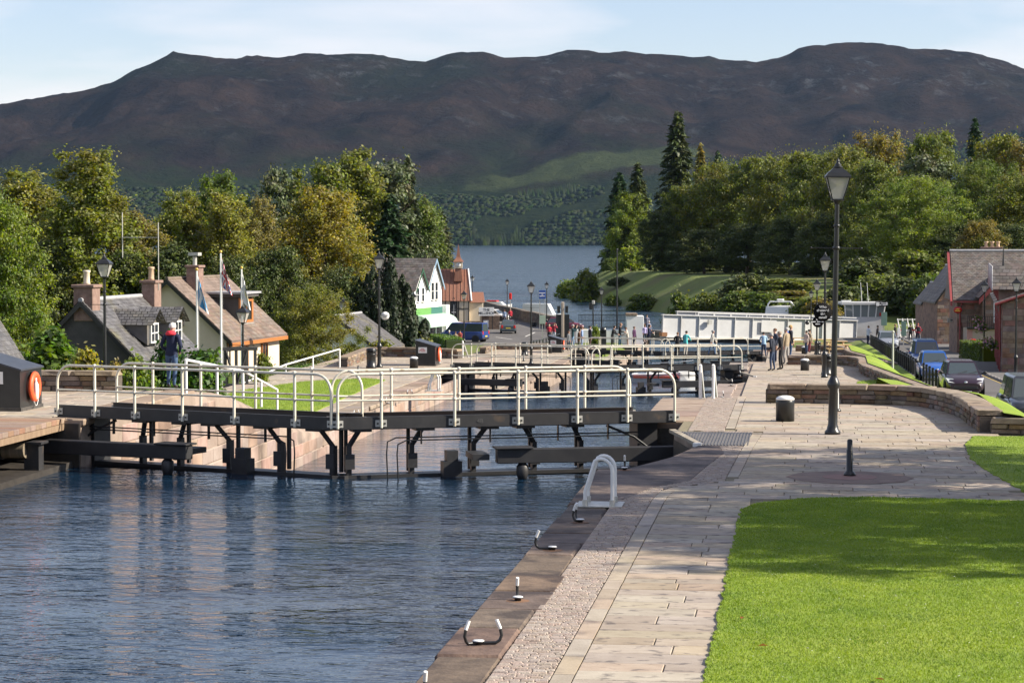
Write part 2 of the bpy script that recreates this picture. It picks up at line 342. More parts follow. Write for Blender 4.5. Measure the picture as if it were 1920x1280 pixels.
def gz(x, y): return float(ground_z(np.array([x]), np.array([y]))[0])
xs = np.unique(np.concatenate([np.arange(-1500, -160, 60), np.arange(-160, -40, 4), np.arange(-40, 40, 0.8), np.arange(40, 160, 4), np.arange(160, 1500, 60), [1500]]))
ys = np.unique(np.concatenate([np.arange(-60, 30, 6), np.arange(30, 260, 1.25), np.arange(260, 720, 4), np.arange(720, 1500, 60)]))
XX, YY = np.meshgrid(xs, ys); ZZ = ground_z(XX, YY)
ZZ = ZZ - 0.5 * ((XX > 1.2) & (XX < np.interp(YY, [46, 58, 72], [7.2, 6.8, 5.6])) & (YY > 45) & (YY < 216))
nx, ny = len(xs), len(ys); ii = np.arange(nx * ny).reshape(ny, nx)
gf = np.stack([ii[:-1, :-1], ii[:-1, 1:], ii[1:, 1:], ii[1:, :-1]], -1).reshape(-1, 4)
tag(npmesh('ground', np.stack([XX, YY, ZZ], -1).reshape(-1, 3), gf, M_rough, smooth=True), 'grassy banks and ground around the canal', kind='structure')

# quay blocks --------------------------------------------------------------------------------
REC = [(XR, 38.9), (-2.9, 38.9), (-2.25, 41.1), (-1.85, 43.7), (-2.52, 46.9), (-2.5, 49.6), (XR, 49.6)]
def off(poly, k): return [(x, y + 58.2 * k) for x, y in poly]
def quay(name, poly, ztop, label): 
    mb = MB(); mb.prism(poly, -12.0, ztop - 0.07); return tag(mb.build(name, M_stone), label, kind='structure')
QR = []
ends = [(-12, 57.0), (57.0, 114.0), (114.0, 172.0), (172.0, 240.0)]
for k, (y0, y1) in enumerate(ends):
    pl = [(4.0, y0), (4.0, y1), (XR, y1)] + (off(REC, k)[::-1]) + [(XR, y0)]
    if k == 0: pl = [(5.0 if i < 2 else p[0], p[1]) for i, p in enumerate(pl)]
    QR.append(quay('quay', pl, ZL[k], 'sandstone quay on the road side of lock %d' % (k + 1)))
    mb = MB(); mb.prism(off([(XR + 0.25, 38.95), (-1.7, 38.95), (-1.7, 49.55), (XR + 0.25, 49.55)], k), -12.0, ZW[k] - 0.4); mb.build('recess_floor', M_mortar, QR[-1])
M_recess_shade = pm('recess_shade_stone', (0.02, 0.017, 0.014), (0.05, 0.042, 0.034), 3, 0.6, 0.4, 12)  # near-black tone with the shade of the gate recesses painted in
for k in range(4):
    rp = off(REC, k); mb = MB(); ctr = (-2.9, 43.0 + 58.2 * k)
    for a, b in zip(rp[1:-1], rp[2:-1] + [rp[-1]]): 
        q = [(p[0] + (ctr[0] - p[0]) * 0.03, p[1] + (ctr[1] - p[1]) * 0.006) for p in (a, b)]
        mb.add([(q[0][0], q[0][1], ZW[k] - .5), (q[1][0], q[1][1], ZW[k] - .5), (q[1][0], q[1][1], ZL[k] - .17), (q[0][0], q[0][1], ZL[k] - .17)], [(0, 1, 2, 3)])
    mb.build('recess_shade_plates', M_recess_shade, QR[k])  # added plates: recess shade painted dark over the sunlit wall faces
RECL = [(XL, 41.2), (XL, 48.4), (-18.3, 48.4), (-18.3, 41.2)]
endl = [(-12, 58.0), (74.0, 117.0), (117.0, 176.0), (176.0, 240.0)]
QL = []
for k, (y0, y1) in enumerate(endl):
    w = [-27.0, -23.5, -23.5, -22.5][k]
    pl = ([(w, y0)] if k != 1 else [(w, 84.0), (-19.2, 80.0), (-19.2, y0)]) + [(XL, y0), (XL, 41.2 + 58.2 * k), (-18.3, 41.2 + 58.2 * k), (-18.3, 48.4 + 58.2 * k), (XL, 48.4 + 58.2 * k), (XL, y1), (w, y1)]
    QL.append(quay('quay', pl, ZL[k], 'sandstone quay on the village side of lock %d' % (k + 1)))
    mb = MB(); mb.box(-18.28, XL - 0.15, 41.22 + 58.2 * k, 48.38 + 58.2 * k, -12, ZW[k] + 0.13); mb.build('recess_floor', M_recess_shade, QL[-1])
    for a in ((-18.28, -18.25, 41.22, 48.38), (-18.25, XL - .02, 48.34, 48.38), (-18.25, XL - .02, 41.22, 41.26)): MB().box(*[a[0], a[1], a[2] + 58.2 * k, a[3] + 58.2 * k], ZW[k] - .5, ZL[k] - .1).build('recess_shade_plates', M_recess_shade, QL[-1])  # added dark plates, shade under the plank deck put into their colour
# sloping brow between the first two levels on the village side
mb = MB(); n = 14
pts = []
for i in range(n + 1):
    t = i / n; y = 58.0 + 16.2 * t; z = ZL[1] + (0 - ZL[1]) * (1 - sstep(0.0, 1.0, t)); pts.append((y, z - 0.06))
vs = []; 
for y, z in pts: vs += [(-19.6, y, z - 0.5), (-19.0, y, z - 0.02), (-16.3, y, z), (-15.75, y, z - 0.03), (XL, y, z - 0.2), (XL, y, -12)]
fs = [(i * 6 + j, i * 6 + j + 1, (i + 1) * 6 + j + 1, (i + 1) * 6 + j) for i in range(n) for j in range(5)]
mb.add(vs, [f for f in fs], True)
tag(mb.build('ramp', M_stone), 'weathered pink sandstone ramp curving down beside the lock wall', kind='structure')
# big ashlar blocks on the visible lock face (village side of lock 2)
M_ash = pm('ashlar', (0.26, 0.18, 0.14), (0.38, 0.285, 0.23), 1.6, 0.85, 0.45, 16, objrand=0.16, c3=(0.13, 0.09, 0.07), c3scale=0.8, c3pos=(0.5, 0.7))
face = tag(MB().box(XL - 0.3, XL - 0.05, 50, 104, -12, -3.25).build('lock_wall', M_mortar), 'pink sandstone lock wall of big squared blocks below the lawn', kind='structure')
def ashlar(parent, X, y0, y1, z0, ztopf, hs=0.42, seed=1, lim=150, outward=1):
    rr = random.Random(seed); z = z0; cnt = 0
    while z < 0.2:
        h = hs * rr.uniform(0.9, 1.1); y = y0 + rr.uniform(-0.6, 0)
        while y < y1:
            l = rr.uniform(0.7, 1.5); zt = min(ztopf(y), ztopf(y + l)) - 0.15
            if z + h <= zt and cnt < lim:
                mbk = MB(); mbk.cbox(X - 0.2, X + outward * rr.uniform(0.005, 0.03), y + 0.01, y + l - 0.01, z + 0.008, z + h - 0.008, 0.025); mbk.build('ashlar_block', M_ash, parent); cnt += 1
            y += l
        z += h
brow = lambda y: float(np.interp(y, [50, 58, 62, 66, 70, 74.2, 200], [0, 0, -0.32, -1.07, -1.85, -2.15, -2.15]))
ashlar(face, XL, 51.5, 104, -3.3, brow, seed=3, lim=260)

# coping stones along the lock edges ---------------------------------------------------------
cop = tag(bpy.data.objects.new('coping', None), 'row of long weathered sandstone coping blocks edging the lock', kind='structure'); COL.objects.link(cop)
def coping_run(x0, x1, ya, yb, z, seed, parts=True, parent=None, mat=None, h=0.16):
    rr = random.Random(seed); y = ya; mbj = MB()
    while y < yb - 0.2:
        l = min(rr.uniform(1.0, 1.9), yb - y)
        if yb - (y + l) < 0.5: l = yb - y
        e = rr.uniform(-0.05, 0.07)
        mbk = MB() if parts else mbj
        mbk.cbox(x0 + rr.uniform(-.012, .012), x1 + e, y + 0.006, y + l - 0.006, z - h, z + rr.uniform(-0.012, 0.008), 0.03)
        if parts: mbk.build('coping_stone', mat or M_lockcop, parent)
        y += l
    if not parts: mbj.build('coping_stones', mat or M_lockcop, parent)['kind'] = 'stuff'
coping_run(XR - 0.03, -2.72, 12, 34.4, 0.0, 5, True, cop)
coping_run(XR - 0.03, -2.72, -12, 12, 0.0, 6, False, cop)
# wide apron round the gate recess
apr = [(XR - 0.03, 34.4), (-2.6, 34.4), (-2.3, 36.0), (-1.75, 37.2), (-1.6, 39.2), (-1.45, 41.0), (-1.35, 42.2), (-1.5, 43.65), (-1.87, 43.66), (-2.27, 41.12), (-2.92, 38.9), (XR - 0.03, 38.9)]
MB().prism(apr, -0.16, 0.0).build('coping_stone', M_lockcop, cop)
M_lockcop2 = pm('lock_coping_pink', (0.22, 0.165, 0.125), (0.33, 0.26, 0.205), 2.2, 0.85, 0.3, 20, objrand=0.15, c3=(0.12, 0.088, 0.07), c3scale=0.7)
coping_run(XR - 0.03, -2.2, 49.6, 57, 0.0, 7, True, cop, M_lockcop2)
for k in (1, 2, 3):
    y0 = ends[k][0]; y1 = ends[k][1]
    coping_run(XR - 0.03, -2.6, y0, 38.9 + 58.2 * k, ZL[k], 10 + k, False, cop, M_lockcop2); coping_run(XR - 0.03, -2.4, 49.6 + 58.2 * k, y1, ZL[k], 20 + k, False, cop, M_lockcop2)
for k in range(4):
    y0, y1 = endl[k]
    coping_run(-16.35, XL + 0.03, y0, 41.2 + 58.2 * k, ZL[k], 30 + k, k == 1, cop, M_lockcop2); coping_run(-16.35, XL + 0.03, 48.4 + 58.2 * k, y1, ZL[k], 40 + k, k == 1, cop, M_lockcop2)

# paving -------------------------------------------------------------------------------------
pav = tag(bpy.data.objects.new('pavement', None), 'buff sandstone flagstones of the lockside walk', kind='structure'); COL.objects.link(pav)
bed = MB(); bed.box(-2.6, 4.0, -12, 35.5, -0.2, -0.022); bed.box(-1.9, 4.4, 35.5, 57, -0.2, -0.022); bed.box(-2.8, -1.9, 49.62, 57, -0.2, -0.022); bed.box(-2.46, -1.9, 46.9, 49.62, -0.2, -0.022); bed.build('joint_bed', M_joint, pav)
def pave_rows(x0f, x1f, ya, yb, seed, dep=(0.34, 0.52), ln=(0.55, 1.35)):
    rr = random.Random(seed); y = ya; out = []
    while y < yb - 0.1:
        d = min(rr.uniform(*dep), yb - y); x = x0f(y); xe = x1f(y)
        while x < xe - 0.02:
            l = rr.uniform(*ln)
            if xe - (x + l) < 0.35: l = xe - x
            out.append((x, x + l, y, y + d)); x += l
        y += d
    return out
g = 0.005
def inner_x(y): return float(np.interp(y, [-20, 34.5, 36.0, 37.3, 43.0, 46.9, 47.0, 57], [-1.98, -1.98, -1.9, -0.98, -0.85, -0.7, -1.3, -1.3]))
slabs = pave_rows(lambda y: inner_x(y), lambda y: -0.7 if y < 34.4 else 4.0, 14.5, 57, 11)
slabs.sort(key=lambda q: q[2]); 
vis = [q for q in slabs if not (q[0] > 3.2 and q[2] < 47)]
rr = random.Random(4); mbj = MB()
for i, (a, b, c, d) in enumerate(vis):
    jz = rr.uniform(-0.005, 0.005)
    if i < 285:
        mbk = MB(); mbk.slab(a + g, b - g, c + g, d - g, -0.05, rr.uniform(-0.004, 0.004), 0.008, jz); mbk.build('flagstone', M_slab, pav)
    else: mbj.slab(a + g, b - g, c + g, d - g, -0.05, rr.uniform(-0.004, 0.004), 0.008, jz)
mbj.build('flagstones', M_slab2, pav)['kind'] = 'stuff'
# edging row and setts
y = 14.5; mbe = MB()
while y < 57:
    l = rr.uniform(0.5, 1.1)
    w0 = -0.18
    x = inner_x(y); x2 = inner_x(min(y + l, 57))
    if abs(x - x2) < 0.3:
        vs = [(x - .19, y + g, -.05), (x - g, y + g, -.05), (x2 - g, y + l - g, -.05), (x2 - .19, y + l - g, -.05)]
        vs += [(p[0], p[1], 0.0) for p in vs]; mbe.add(vs, [(4, 5, 6, 7), (0, 1, 5, 4), (1, 2, 6, 5), (2, 3, 7, 6), (3, 0, 4, 7)])
    y += l
mbe.build('edging_stones', M_slab2, pav)['kind'] = 'stuff'
mbs = MB(); y = 14.5
while y < 57:
    h = rr.uniform(0.045, 0.07); xe = inner_x(y) - 0.2
    x = -2.74 if y < 34.4 else float(np.interp(y, [34.4, 36, 37.2, 39.2, 41, 42.2, 43.65, 46.9, 47.01, 57], [-2.74, -2.3, -1.75, -1.6, -1.45, -1.35, -1.5, -1.5, -2.25, -2.25]))
    if not (43.6 < y < 46.7):
        while x < xe:
            l = min(rr.uniform(0.07, 0.17), xe - x); t = rr.uniform(-0.007, 0.004)
            if l > 0.03: mbs.slab(x + .004, x + l - .004, y + .004, y + h - .004, -0.06, t, 0.01)
            x += l
    y += h
mbs.build('setts', M_sett, pav)['kind'] = 'stuff'
# metal chequer plate beside the gate recess
mbg = MB(); mbg.prism([(-1.8, 43.72), (-0.92, 43.72), (-0.92, 46.75), (-2.46, 46.75)], -0.1, -0.005)
for i in range(24): x = -0.96 - i * 0.063; mbg.box(x, x + 0.02, 43.75 if x > -1.8 else 43.9 + (-1.75 - x) * 4.6, 46.7, -0.02, 0.008)
pm('steel_plate', (0.12, 0.11, 0.105), (0.2, 0.185, 0.17), 6, 0.55, 0.1, metal=0.4)
mbg.build('chequer_plate', MATS['steel_plate'], pav)
# pavings of the other quays (joined, too small to tell apart singly)
def pave_block(name, x0, x1, y0, y1, z, seed, label, skip=None):
    o = tag(bpy.data.objects.new('pavement', None), label, kind='structure'); COL.objects.link(o)
    MB().box(x0, x1, y0, y1, z - 0.2, z - 0.02).build('joint_bed', M_joint, o); mbp = MB(); r2 = random.Random(seed)
    for (a, b, c, d) in pave_rows(lambda y: x0, lambda y: x1, y0, y1, seed, (0.4, 0.6), (0.6, 1.4)):
        if skip and skip((a + b) / 2, (c + d) / 2): continue
        mbp.slab(a + g, b - g, c + g, d - g, z - 0.05, z + r2.uniform(-0.006, 0.004), 0.01)
    mbp.build('flagstones', M_slab2, o)['kind'] = 'stuff'
pave_block('pl1', -26.9, -18.35, 40, 58, ZL[0], 21, 'buff flagstones round the black cabinet at the first gate')
pave_block('pl1b', -18.33, -16.37, 48.5, 58, ZL[0], 22, 'buff flagstones between first gate and ramp')
pave_block('pr2', -2.2, 3.9, 57.1, 113.9, ZL[1], 23, 'buff flagstones of the middle terrace')
pave_block('pl2', -23.4, -18.35, 84.1, 116.9, ZL[1], 24, 'buff flagstones beside lawn and litter bin')
pave_block('pl2b', -18.33, -16.37, 74.1, 116.9, ZL[1], 25, 'buff flagstones along the village side coping')
pave_block('pr3', -2.2, 3.9, 114.1, 171.9, ZL[2], 26, 'buff flagstones round the picnic tables')
pave_block('pl3', -23.4, -18.35, 117.1, 175.9, ZL[2], 27, 'buff flagstones where visitors watch the boats')
pave_block('pl3b', -18.33, -16.37, 117.1, 175.9, ZL[2], 28, 'buff flagstones by the third gate')
pave_block('pr4', -2.2, 3.9, 172.1, 235, ZL[3], 29, 'buff flagstones beside the swing bridge')

# lawns --------------------------------------------------------------------------------------
def lawn(name, outline, z, label, blades=0, seed=0, crown=0.0, hmax=0.022):
    """outline polygon -> slightly crowned turf sheet with ragged edge and grass blades"""
    pl = []
    r2 = random.Random(seed)
    for i in range(len(outline)):
        a, b = outline[i], outline[(i + 1) % len(outline)]; n = max(1, int(math.hypot(b[0] - a[0], b[1] - a[1]) / 0.12))
        for k in range(n): t = k / n; pl.append((a[0] + (b[0] - a[0]) * t + r2.uniform(-.03, .03), a[1] + (b[1] - a[1]) * t + r2.uniform(-.03, .03)))
    zf = z if callable(z) else (lambda x, y: z)
    me = bmesh.new(); f = me.faces.new([me.verts.new((p[0], p[1], zf(*p) + 0.02)) for p in pl])
    ex = bmesh.ops.extrude_face_region(me, geom=[f]); vv = [e for e in ex['geom'] if isinstance(e, bmesh.types.BMVert)]
    for v in vv: v.co.z -= 0.0
    for v in f.verts: v.co.z -= 0.2
    bmesh.ops.recalc_face_normals(me, faces=me.faces)
    m = bpy.data.meshes.new(name); me.to_mesh(m); me.free(); m.materials.append(M_grass)
    o = tag(link(name, m), label, kind='structure')
    if blades:
        P = np.array(pl); lo = P.min(0); hi = P.max(0); area = (hi - lo).prod(); n = int(blades * area)
        q = lo + rng.random((n, 2)) * (hi - lo)
        ins = np.zeros(n, bool); j = len(P) - 1
        for i in range(len(P)):
            xi, yi = P[i]; xj, yj = P[j]
            c = ((yi > q[:, 1]) != (yj > q[:, 1])) & (q[:, 0] < (xj - xi) * (q[:, 1] - yi) / (yj - yi + 1e-12) + xi); ins ^= c; j = i
        q = q[ins & (q[:, 0] < 5.2)]; n = len(q); hh = hmax * (0.5 + rng.random(n)); ang = rng.random(n) * 6.283; w = 0.004 + 0.004 * rng.random(n); ln = (rng.random((n, 2)) - 0.5) * 0.05
        zz = np.array([zf(*p) for p in q]) + 0.015 if callable(z) else np.full(n, z + 0.015)
        a = np.stack([q[:, 0] - np.cos(ang) * w, q[:, 1] - np.sin(ang) * w, zz], -1); b = np.stack([q[:, 0] + np.cos(ang) * w, q[:, 1] + np.sin(ang) * w, zz], -1)
        c = np.stack([q[:, 0] + ln[:, 0], q[:, 1] + ln[:, 1], zz + hh], -1)
        v = np.stack([a, b, c], 1).reshape(-1, 3); gr = npmesh('grass', v, np.arange(3 * n).reshape(-1, 3), M_blade, o); gr['kind'] = 'stuff'
    return o
lawn('lawn', [(-0.8, 12), (-0.82, 33.2), (-0.6, 34.0), (0.1, 34.7), (1.0, 35.0), (3.2, 34.75), (9.0, 34.0), (9.0, 12)], 0.0, 'mown bright green lawn beside the flagstone path', 3300, 1)
lawn('lawn', [(3.45, 46.2), (3.15, 44.2), (3.05, 41.5), (3.25, 38.5), (3.5, 36.2), (4.2, 35.6), (9, 35.2), (9, 46.2)], 0.0, 'small curved corner of lawn at the end of the stone wall', 900, 2)
lawn('lawn', [(-16.9, 79.0), (-17.2, 85), (-17.5, 92), (-17.7, 97.5), (-18.8, 98.6), (-21.0, 96), (-22.3, 90), (-22.2, 85), (-20.8, 82), (-19.0, 79.6), (-18, 78)], ZL[1], 'bright rounded lawn inside the lower lockside paving', 260, 3, hmax=0.06)
lawn('lawn', [(3.0, 88), (2.3, 94), (2.5, 99), (3.95, 101), (3.95, 88)], ZL[1], 'little triangle of grass by the middle terrace wall', 200, 4, hmax=0.06)
dz_ = lawns0 = [o for o in COL.objects if o.name == 'lawn'][0]
q = np.stack([rng.uniform(-0.6, 4.5, 260), rng.uniform(15, 34, 260)], -1); a_ = rng.random(260) * 6.28; w_ = rng.uniform(.008, .014, 260)
v_ = np.stack([np.stack([q[:, 0] + np.cos(a_ + k * 2.094) * w_, q[:, 1] + np.sin(a_ + k * 2.094) * w_, np.full(260, .046)], -1) for k in range(3)], 1).reshape(-1, 3)
npmesh('daisies', v_, np.arange(780).reshape(-1, 3), pm('daisy_white', (.7, .7, .66), rough=.8), lawns0)['kind'] = 'stuff'
M_bank = M_grass
def strip(name, x0f, x1f, ya, yb, label, blades=0, seed=0):
    vs = []; fs = []; yy = np.arange(ya, yb + 0.01, 0.5); xsn = 12
    for y in yy:
        for i in range(xsn):
            x = x0f(y) + (x1f(y) - x0f(y)) * i / (xsn - 1); vs.append((x, y, gz(x, y) + 0.06))
    n = len(yy)
    for i in range(n - 1):
        for j in range(xsn - 1): fs.append((i * xsn + j, i * xsn + j + 1, (i + 1) * xsn + j + 1, (i + 1) * xsn + j))
    return tag(npmesh(name, np.array(vs), np.array(fs), M_bank, smooth=True), label, kind='structure')
xbf = lambda y: float(np.interp(y, [46, 58, 72], [7.8, 7.4, 6.25])); x0f_ = lambda y: float(bank_x(y)) + 0.02
strip('grass_bank', x0f_, xbf, 46.9, 61.9, 'sunlit grass bank behind the upper stone wall')
strip('grass_bank', x0f_, xbf, 61.9, 112.9, 'grass bank between the terrace wall and black fence')
strip('grass_bank', x0f_, lambda y: 6.25, 112.9, 216, 'sunlit grass bank beyond the picnic terrace')

# hills --------------------------------------------------------------------------------------
def hill_mat():
    m = bpy.data.materials.new('heather_hill'); m.use_nodes = True; t = m.node_tree; N = t.nodes; L = t.links; b = N['Principled BSDF']; b.inputs['Roughness'].default_value = 0.95; b.inputs['Specular IOR Level'].default_value = 0.0
    g = N.new('ShaderNodeNewGeometry'); sp = N.new('ShaderNodeSeparateXYZ'); L.new(g.outputs['Position'], sp.inputs[0])
    def noise(s, d=6, ro=0.6):
        n = N.new('ShaderNodeTexNoise'); n.inputs['Scale'].default_value = s; n.inputs['Detail'].default_value = d; n.inputs['Roughness'].default_value = ro; L.new(g.outputs['Position'], n.inputs['Vector']); return n.outputs['Fac']
    def ramp(x, p0, p1, c0=(0, 0, 0), c1=(1, 1, 1)):
        r = N.new('ShaderNodeValToRGB'); r.color_ramp.elements[0].position = p0; r.color_ramp.elements[1].position = p1; r.color_ramp.elements[0].color = (*c0, 1); r.color_ramp.elements[1].color = (*c1, 1); L.new(x, r.inputs[0]); return r.outputs[0]
    def mix(f, a, c):
        x = N.new('ShaderNodeMixRGB'); L.new(f, x.inputs[0]); L.new(a, x.inputs[1])
        if isinstance(c, tuple): x.inputs[2].default_value = (*c, 1)
        else: L.new(c, x.inputs[2])
        return x.outputs[0]
    def math_(op, a, b_):
        x = N.new('ShaderNodeMath'); x.operation = op
        for i, q in enumerate((a, b_)):
            if isinstance(q, (int, float)): x.inputs[i].default_value = q
            else: L.new(q, x.inputs[i])
        return x.outputs[0]
    heath = ramp(noise(0.006, 8, 0.65), 0.35, 0.65, (0.010, 0.008, 0.0085), (0.036, 0.0235, 0.019))
    heath = mix(ramp(noise(0.0022, 5), 0.5, 0.68), heath, (0.014, 0.016, 0.011))
    hz = math_('ADD', math_('DIVIDE', sp.outputs[2], 520.0), math_('MULTIPLY', math_('SUBTRACT', noise(0.0035, 6), 0.5), 0.75))
    rock = math_('MULTIPLY', ramp(noise(0.02, 9, 0.75), 0.53, 0.63), ramp(hz, 0.34, 0.8)); rock = math_('MULTIPLY', rock, ramp(noise(0.004, 4), 0.42, 0.6))
    c = mix(rock, heath, (0.06, 0.062, 0.066))
    woodc = ramp(noise(0.03, 6, 0.7), 0.35, 0.68, (0.01, 0.018, 0.01), (0.026, 0.034, 0.013))
    c = mix( math_('SUBTRACT', 1.0, ramp(hz, 0.27, 0.44)), c, woodc)
    cu, su = math.cos(YAW), math.sin(YAW)
    fu = math_('ADD', math_('MULTIPLY', sp.outputs[0], cu), math_('MULTIPLY', sp.outputs[1], su)); fd = math_('ADD', math_('MULTIPLY', sp.outputs[0], -su), math_('MULTIPLY', sp.outputs[1], cu))
    eu = math_('POWER', math_('DIVIDE', math_('SUBTRACT', fu, 210.0), 330.0), 2.0); ed = math_('POWER', math_('DIVIDE', math_('SUBTRACT', math_('SUBTRACT', fd, 5560.0), math_('MULTIPLY', math_('SUBTRACT', fu, 210.0), 0.45)), 150.0), 2.0)
    past = math_('SUBTRACT', 1.0, ramp(math_('ADD', math_('ADD', eu, ed), math_('MULTIPLY', math_('SUBTRACT', noise(0.006, 6), 0.5), 2.0)), 0.55, 1.0))
    c = mix(past, c, (0.045, 0.056, 0.024))
    L.new(c, b.inputs['Base Color'])
    bp = N.new('ShaderNodeBump'); bp.inputs['Strength'].default_value = 1.0; bp.inputs['Distance'].default_value = 28
    L.new(noise(0.025, 8, 0.7), bp.inputs['Height']); L.new(bp.outputs[0], b.inputs['Normal']); return m
RIDGE_PX = [-700, -300, 0, 60, 130, 215, 260, 325, 400, 450, 520, 580, 620, 720, 760, 800, 850, 890, 960, 1020, 1060, 1140, 1200, 1270, 1330, 1420, 1470, 1500, 1550, 1640, 1700, 1750, 1810, 1860, 1920, 2200, 2700]
RIDGE_Y = [330, 255, 193, 184, 178, 155, 133, 100, 108, 110, 106, 103, 104, 107, 114, 117, 103, 97, 108, 106, 97, 98, 98, 107, 108, 116, 107, 88, 83, 84, 92, 92, 100, 112, 131, 200, 300]
D0, D1, D2 = 4750.0, 6900.0, 8600.0
un = np.linspace(-3300, 3300, 420); wn = np.linspace(0, 1, 150)
U, Wt = np.meshgrid(un, wn); DD = D0 + (D2 - D0) * Wt ** 1.1
pxr = U / D1 * F + 960
ridge = (450 - np.interp(pxr, RIDGE_PX, RIDGE_Y)) * D1 / F + CZ
tt = (DD - D0) / (D1 - D0)
prof = np.where(tt < 1, 0.06 * sstep(0, .1, tt) + 0.94 * (0.35 * tt + 0.65 * tt ** 1.6), 1 - 0.5 * (tt - 1) ** 1.2)
nz = 0.5 * (fbm(U / 620 + 3, DD / 620, 6, 21, 0.55) - 0.5) + 0.5 * (0.55 - np.abs(2 * fbm(U / 500 + 9, DD / 900, 5, 27, 0.55) - 1) * 2); nz2 = 0.62 - np.abs(2 * fbm(U / 170, DD / 260, 5, 31, 0.6) - 1) * 2.2
ZH = LOCH - 3 + (ridge - LOCH) * prof + (nz * 120 + nz2 * 20 + (fbm(U / 160, DD / 160, 5, 41, 0.6) - 0.5) * 55) * np.clip(tt, 0, 1) ** 0.7 * np.clip(1.0 - np.exp(-((tt - 1) / 0.13) ** 2) * 0.93, 0, 1)
ZH = ZH + 9 * nz2 * np.exp(-((tt - 1) / 0.2) ** 2)
# shoulder spurs
ZH = np.where(DD < D0 + 10, LOCH - 6, ZH)
# keep everything behind the summit line out of sight and everything before it below the line of sight
lim = (ridge - CZ) * DD / D1 * 0.985 + CZ + 34 * (fbm(U / 90, DD / 400, 5, 61, 0.6) - 0.5)
ZH = np.minimum(ZH, np.maximum(lim, LOCH - 5) + np.where(np.abs(tt - 1) < 0.05, 12, 0))
cY, sY = math.cos(YAW), math.sin(YAW)
HX = U * cY - DD * sY; HY = DD * cY + U * sY
ii = np.arange(U.size).reshape(U.shape); hf = np.stack([ii[:-1, :-1], ii[:-1, 1:], ii[1:, 1:], ii[1:, :-1]], -1).reshape(-1, 4)
hill_ob = tag(npmesh('hills', np.stack([HX, HY, ZH], -1).reshape(-1, 3), hf, hill_mat(), smooth=True), 'long brown heather hills with rocky crests across the loch', kind='structure')
# woods clothing the lower slopes (uncountable)
def blob_unit(seed):
    b = bmesh.new(); bmesh.ops.create_cube(b, size=1.3); r2 = random.Random(seed)
    for v in b.verts: v.co *= r2.uniform(0.75, 1.2)
    v = np.array([q.co[:] for q in b.verts]); bmesh.ops.triangulate(b, faces=b.faces); f = np.array([[w.index for w in q.verts] for q in b.faces]); b.free(); return v, f
bv, bf = blob_unit(3); cv = np.array([[math.cos(k * 1.0472) * .5, math.sin(k * 1.0472) * .5, -1] for k in range(6)] + [[0, 0, 1.6]]); cf = np.array([[k, (k + 1) % 6, 6] for k in range(6)])
n = 46000; uu = rng.uniform(-1500, 2300, n); dd = D0 + 15 + (rng.random(n) ** 1.3) * 1500
fi = np.clip(np.searchsorted(un, uu), 1, len(un) - 1); di = np.clip((((dd - D0) / (D2 - D0)) ** (1 / 1.1) * 149).astype(int), 0, 149)
zz = ZH[di, fi]
keep = (zz < 60 + 110 * fbm(uu / 400, dd / 400, 3, 77) + 170 * sstep(300, 1300, uu)) & (fbm(uu / 220, dd / 220, 3, 55) > 0.30 + 0.0007 * np.maximum(zz, 0)) & (((uu - 210) / 340) ** 2 + ((dd - 5560 - 0.45 * (uu - 210)) / 160) ** 2 > 0.9); uu, dd, zz = uu[keep], dd[keep], zz[keep]; n = len(uu)
con = (fbm(uu / 300, dd / 300, 2, 99) + 0.25 * sstep(200, 900, uu)) > 0.8
V = []; Fq = []; o = 0
for msk, uv, uf, hs, ws in ((~con, bv, bf, (4, 8), (5, 10)), (con, cv, cf, (6, 10), (8, 12))):
    u_, d_, z_ = uu[msk], dd[msk], zz[msk]; k = len(u_)
    if k == 0: continue
    x = u_ * cY - d_ * sY; y = d_ * cY + u_ * sY; h = rng.uniform(*hs, k); w = rng.uniform(*ws, k)
    v = uv[None] * np.stack([w, w, h], -1)[:, None] + np.stack([x, y, z_ + h * 0.6], -1)[:, None]
    V.append(v.reshape(-1, 3)); Fq.append((uf[None] + (np.arange(k) * len(uv))[:, None, None]).reshape(-1, 3) + o); o += k * len(uv)
M_farwood = pm('far_wood', (0.012, 0.022, 0.009), (0.03, 0.04, 0.014), 0.012, 1.0, island=0.22, spec=0.0)
tag(npmesh('far_woodland', np.concatenate(V), np.concatenate(Fq), M_farwood, smooth=True), 'dark woods clothing the lower slopes across the loch', 'woodland', kind='stuff')
# ------------------------------------------------------------------ painted metal
M_gate = pm('dark_grey_paint', (0.02, 0.02, 0.022), (0.034, 0.033, 0.034), 3, 0.5, c3=(0.075, 0.055, 0.04), c3scale=3, c3pos=(0.66, 0.76))
M_rail = pm('cream_rail_paint', (0.62, 0.58, 0.47), (0.7, 0.67, 0.56), 3, 0.4, c3=(0.4, 0.33, 0.22), c3scale=7, c3pos=(0.6, 0.7))
M_white = pm('white_paint', (0.74, 0.74, 0.72), (0.8, 0.8, 0.78), 4, 0.4)
M_galv = pm('galvanised', (0.42, 0.41, 0.37), (0.55, 0.54, 0.5), 8, 0.45, metal=0.3)
M_black = pm('black_paint', (0.012, 0.013, 0.014), (0.022, 0.023, 0.024), 4, 0.35)
M_timber = pm('weathered_timber', (0.2, 0.125, 0.085), (0.32, 0.22, 0.15), 3, 0.8, 0.4, 30, objrand=0.15, stretch=(1, 6, 1))
M_rust = pm('rust', (0.2, 0.09, 0.04), (0.3, 0.15, 0.07), 20, 0.9)
M_orange = pm('life_ring_orange', (0.75, 0.09, 0.025), (0.8, 0.12, 0.035), 6, 0.5)
M_txtw = pm('white_lettering', (0.75, 0.75, 0.75), rough=0.6)
M_txtk = pm('black_lettering', (0.02, 0.02, 0.02), rough=0.6)
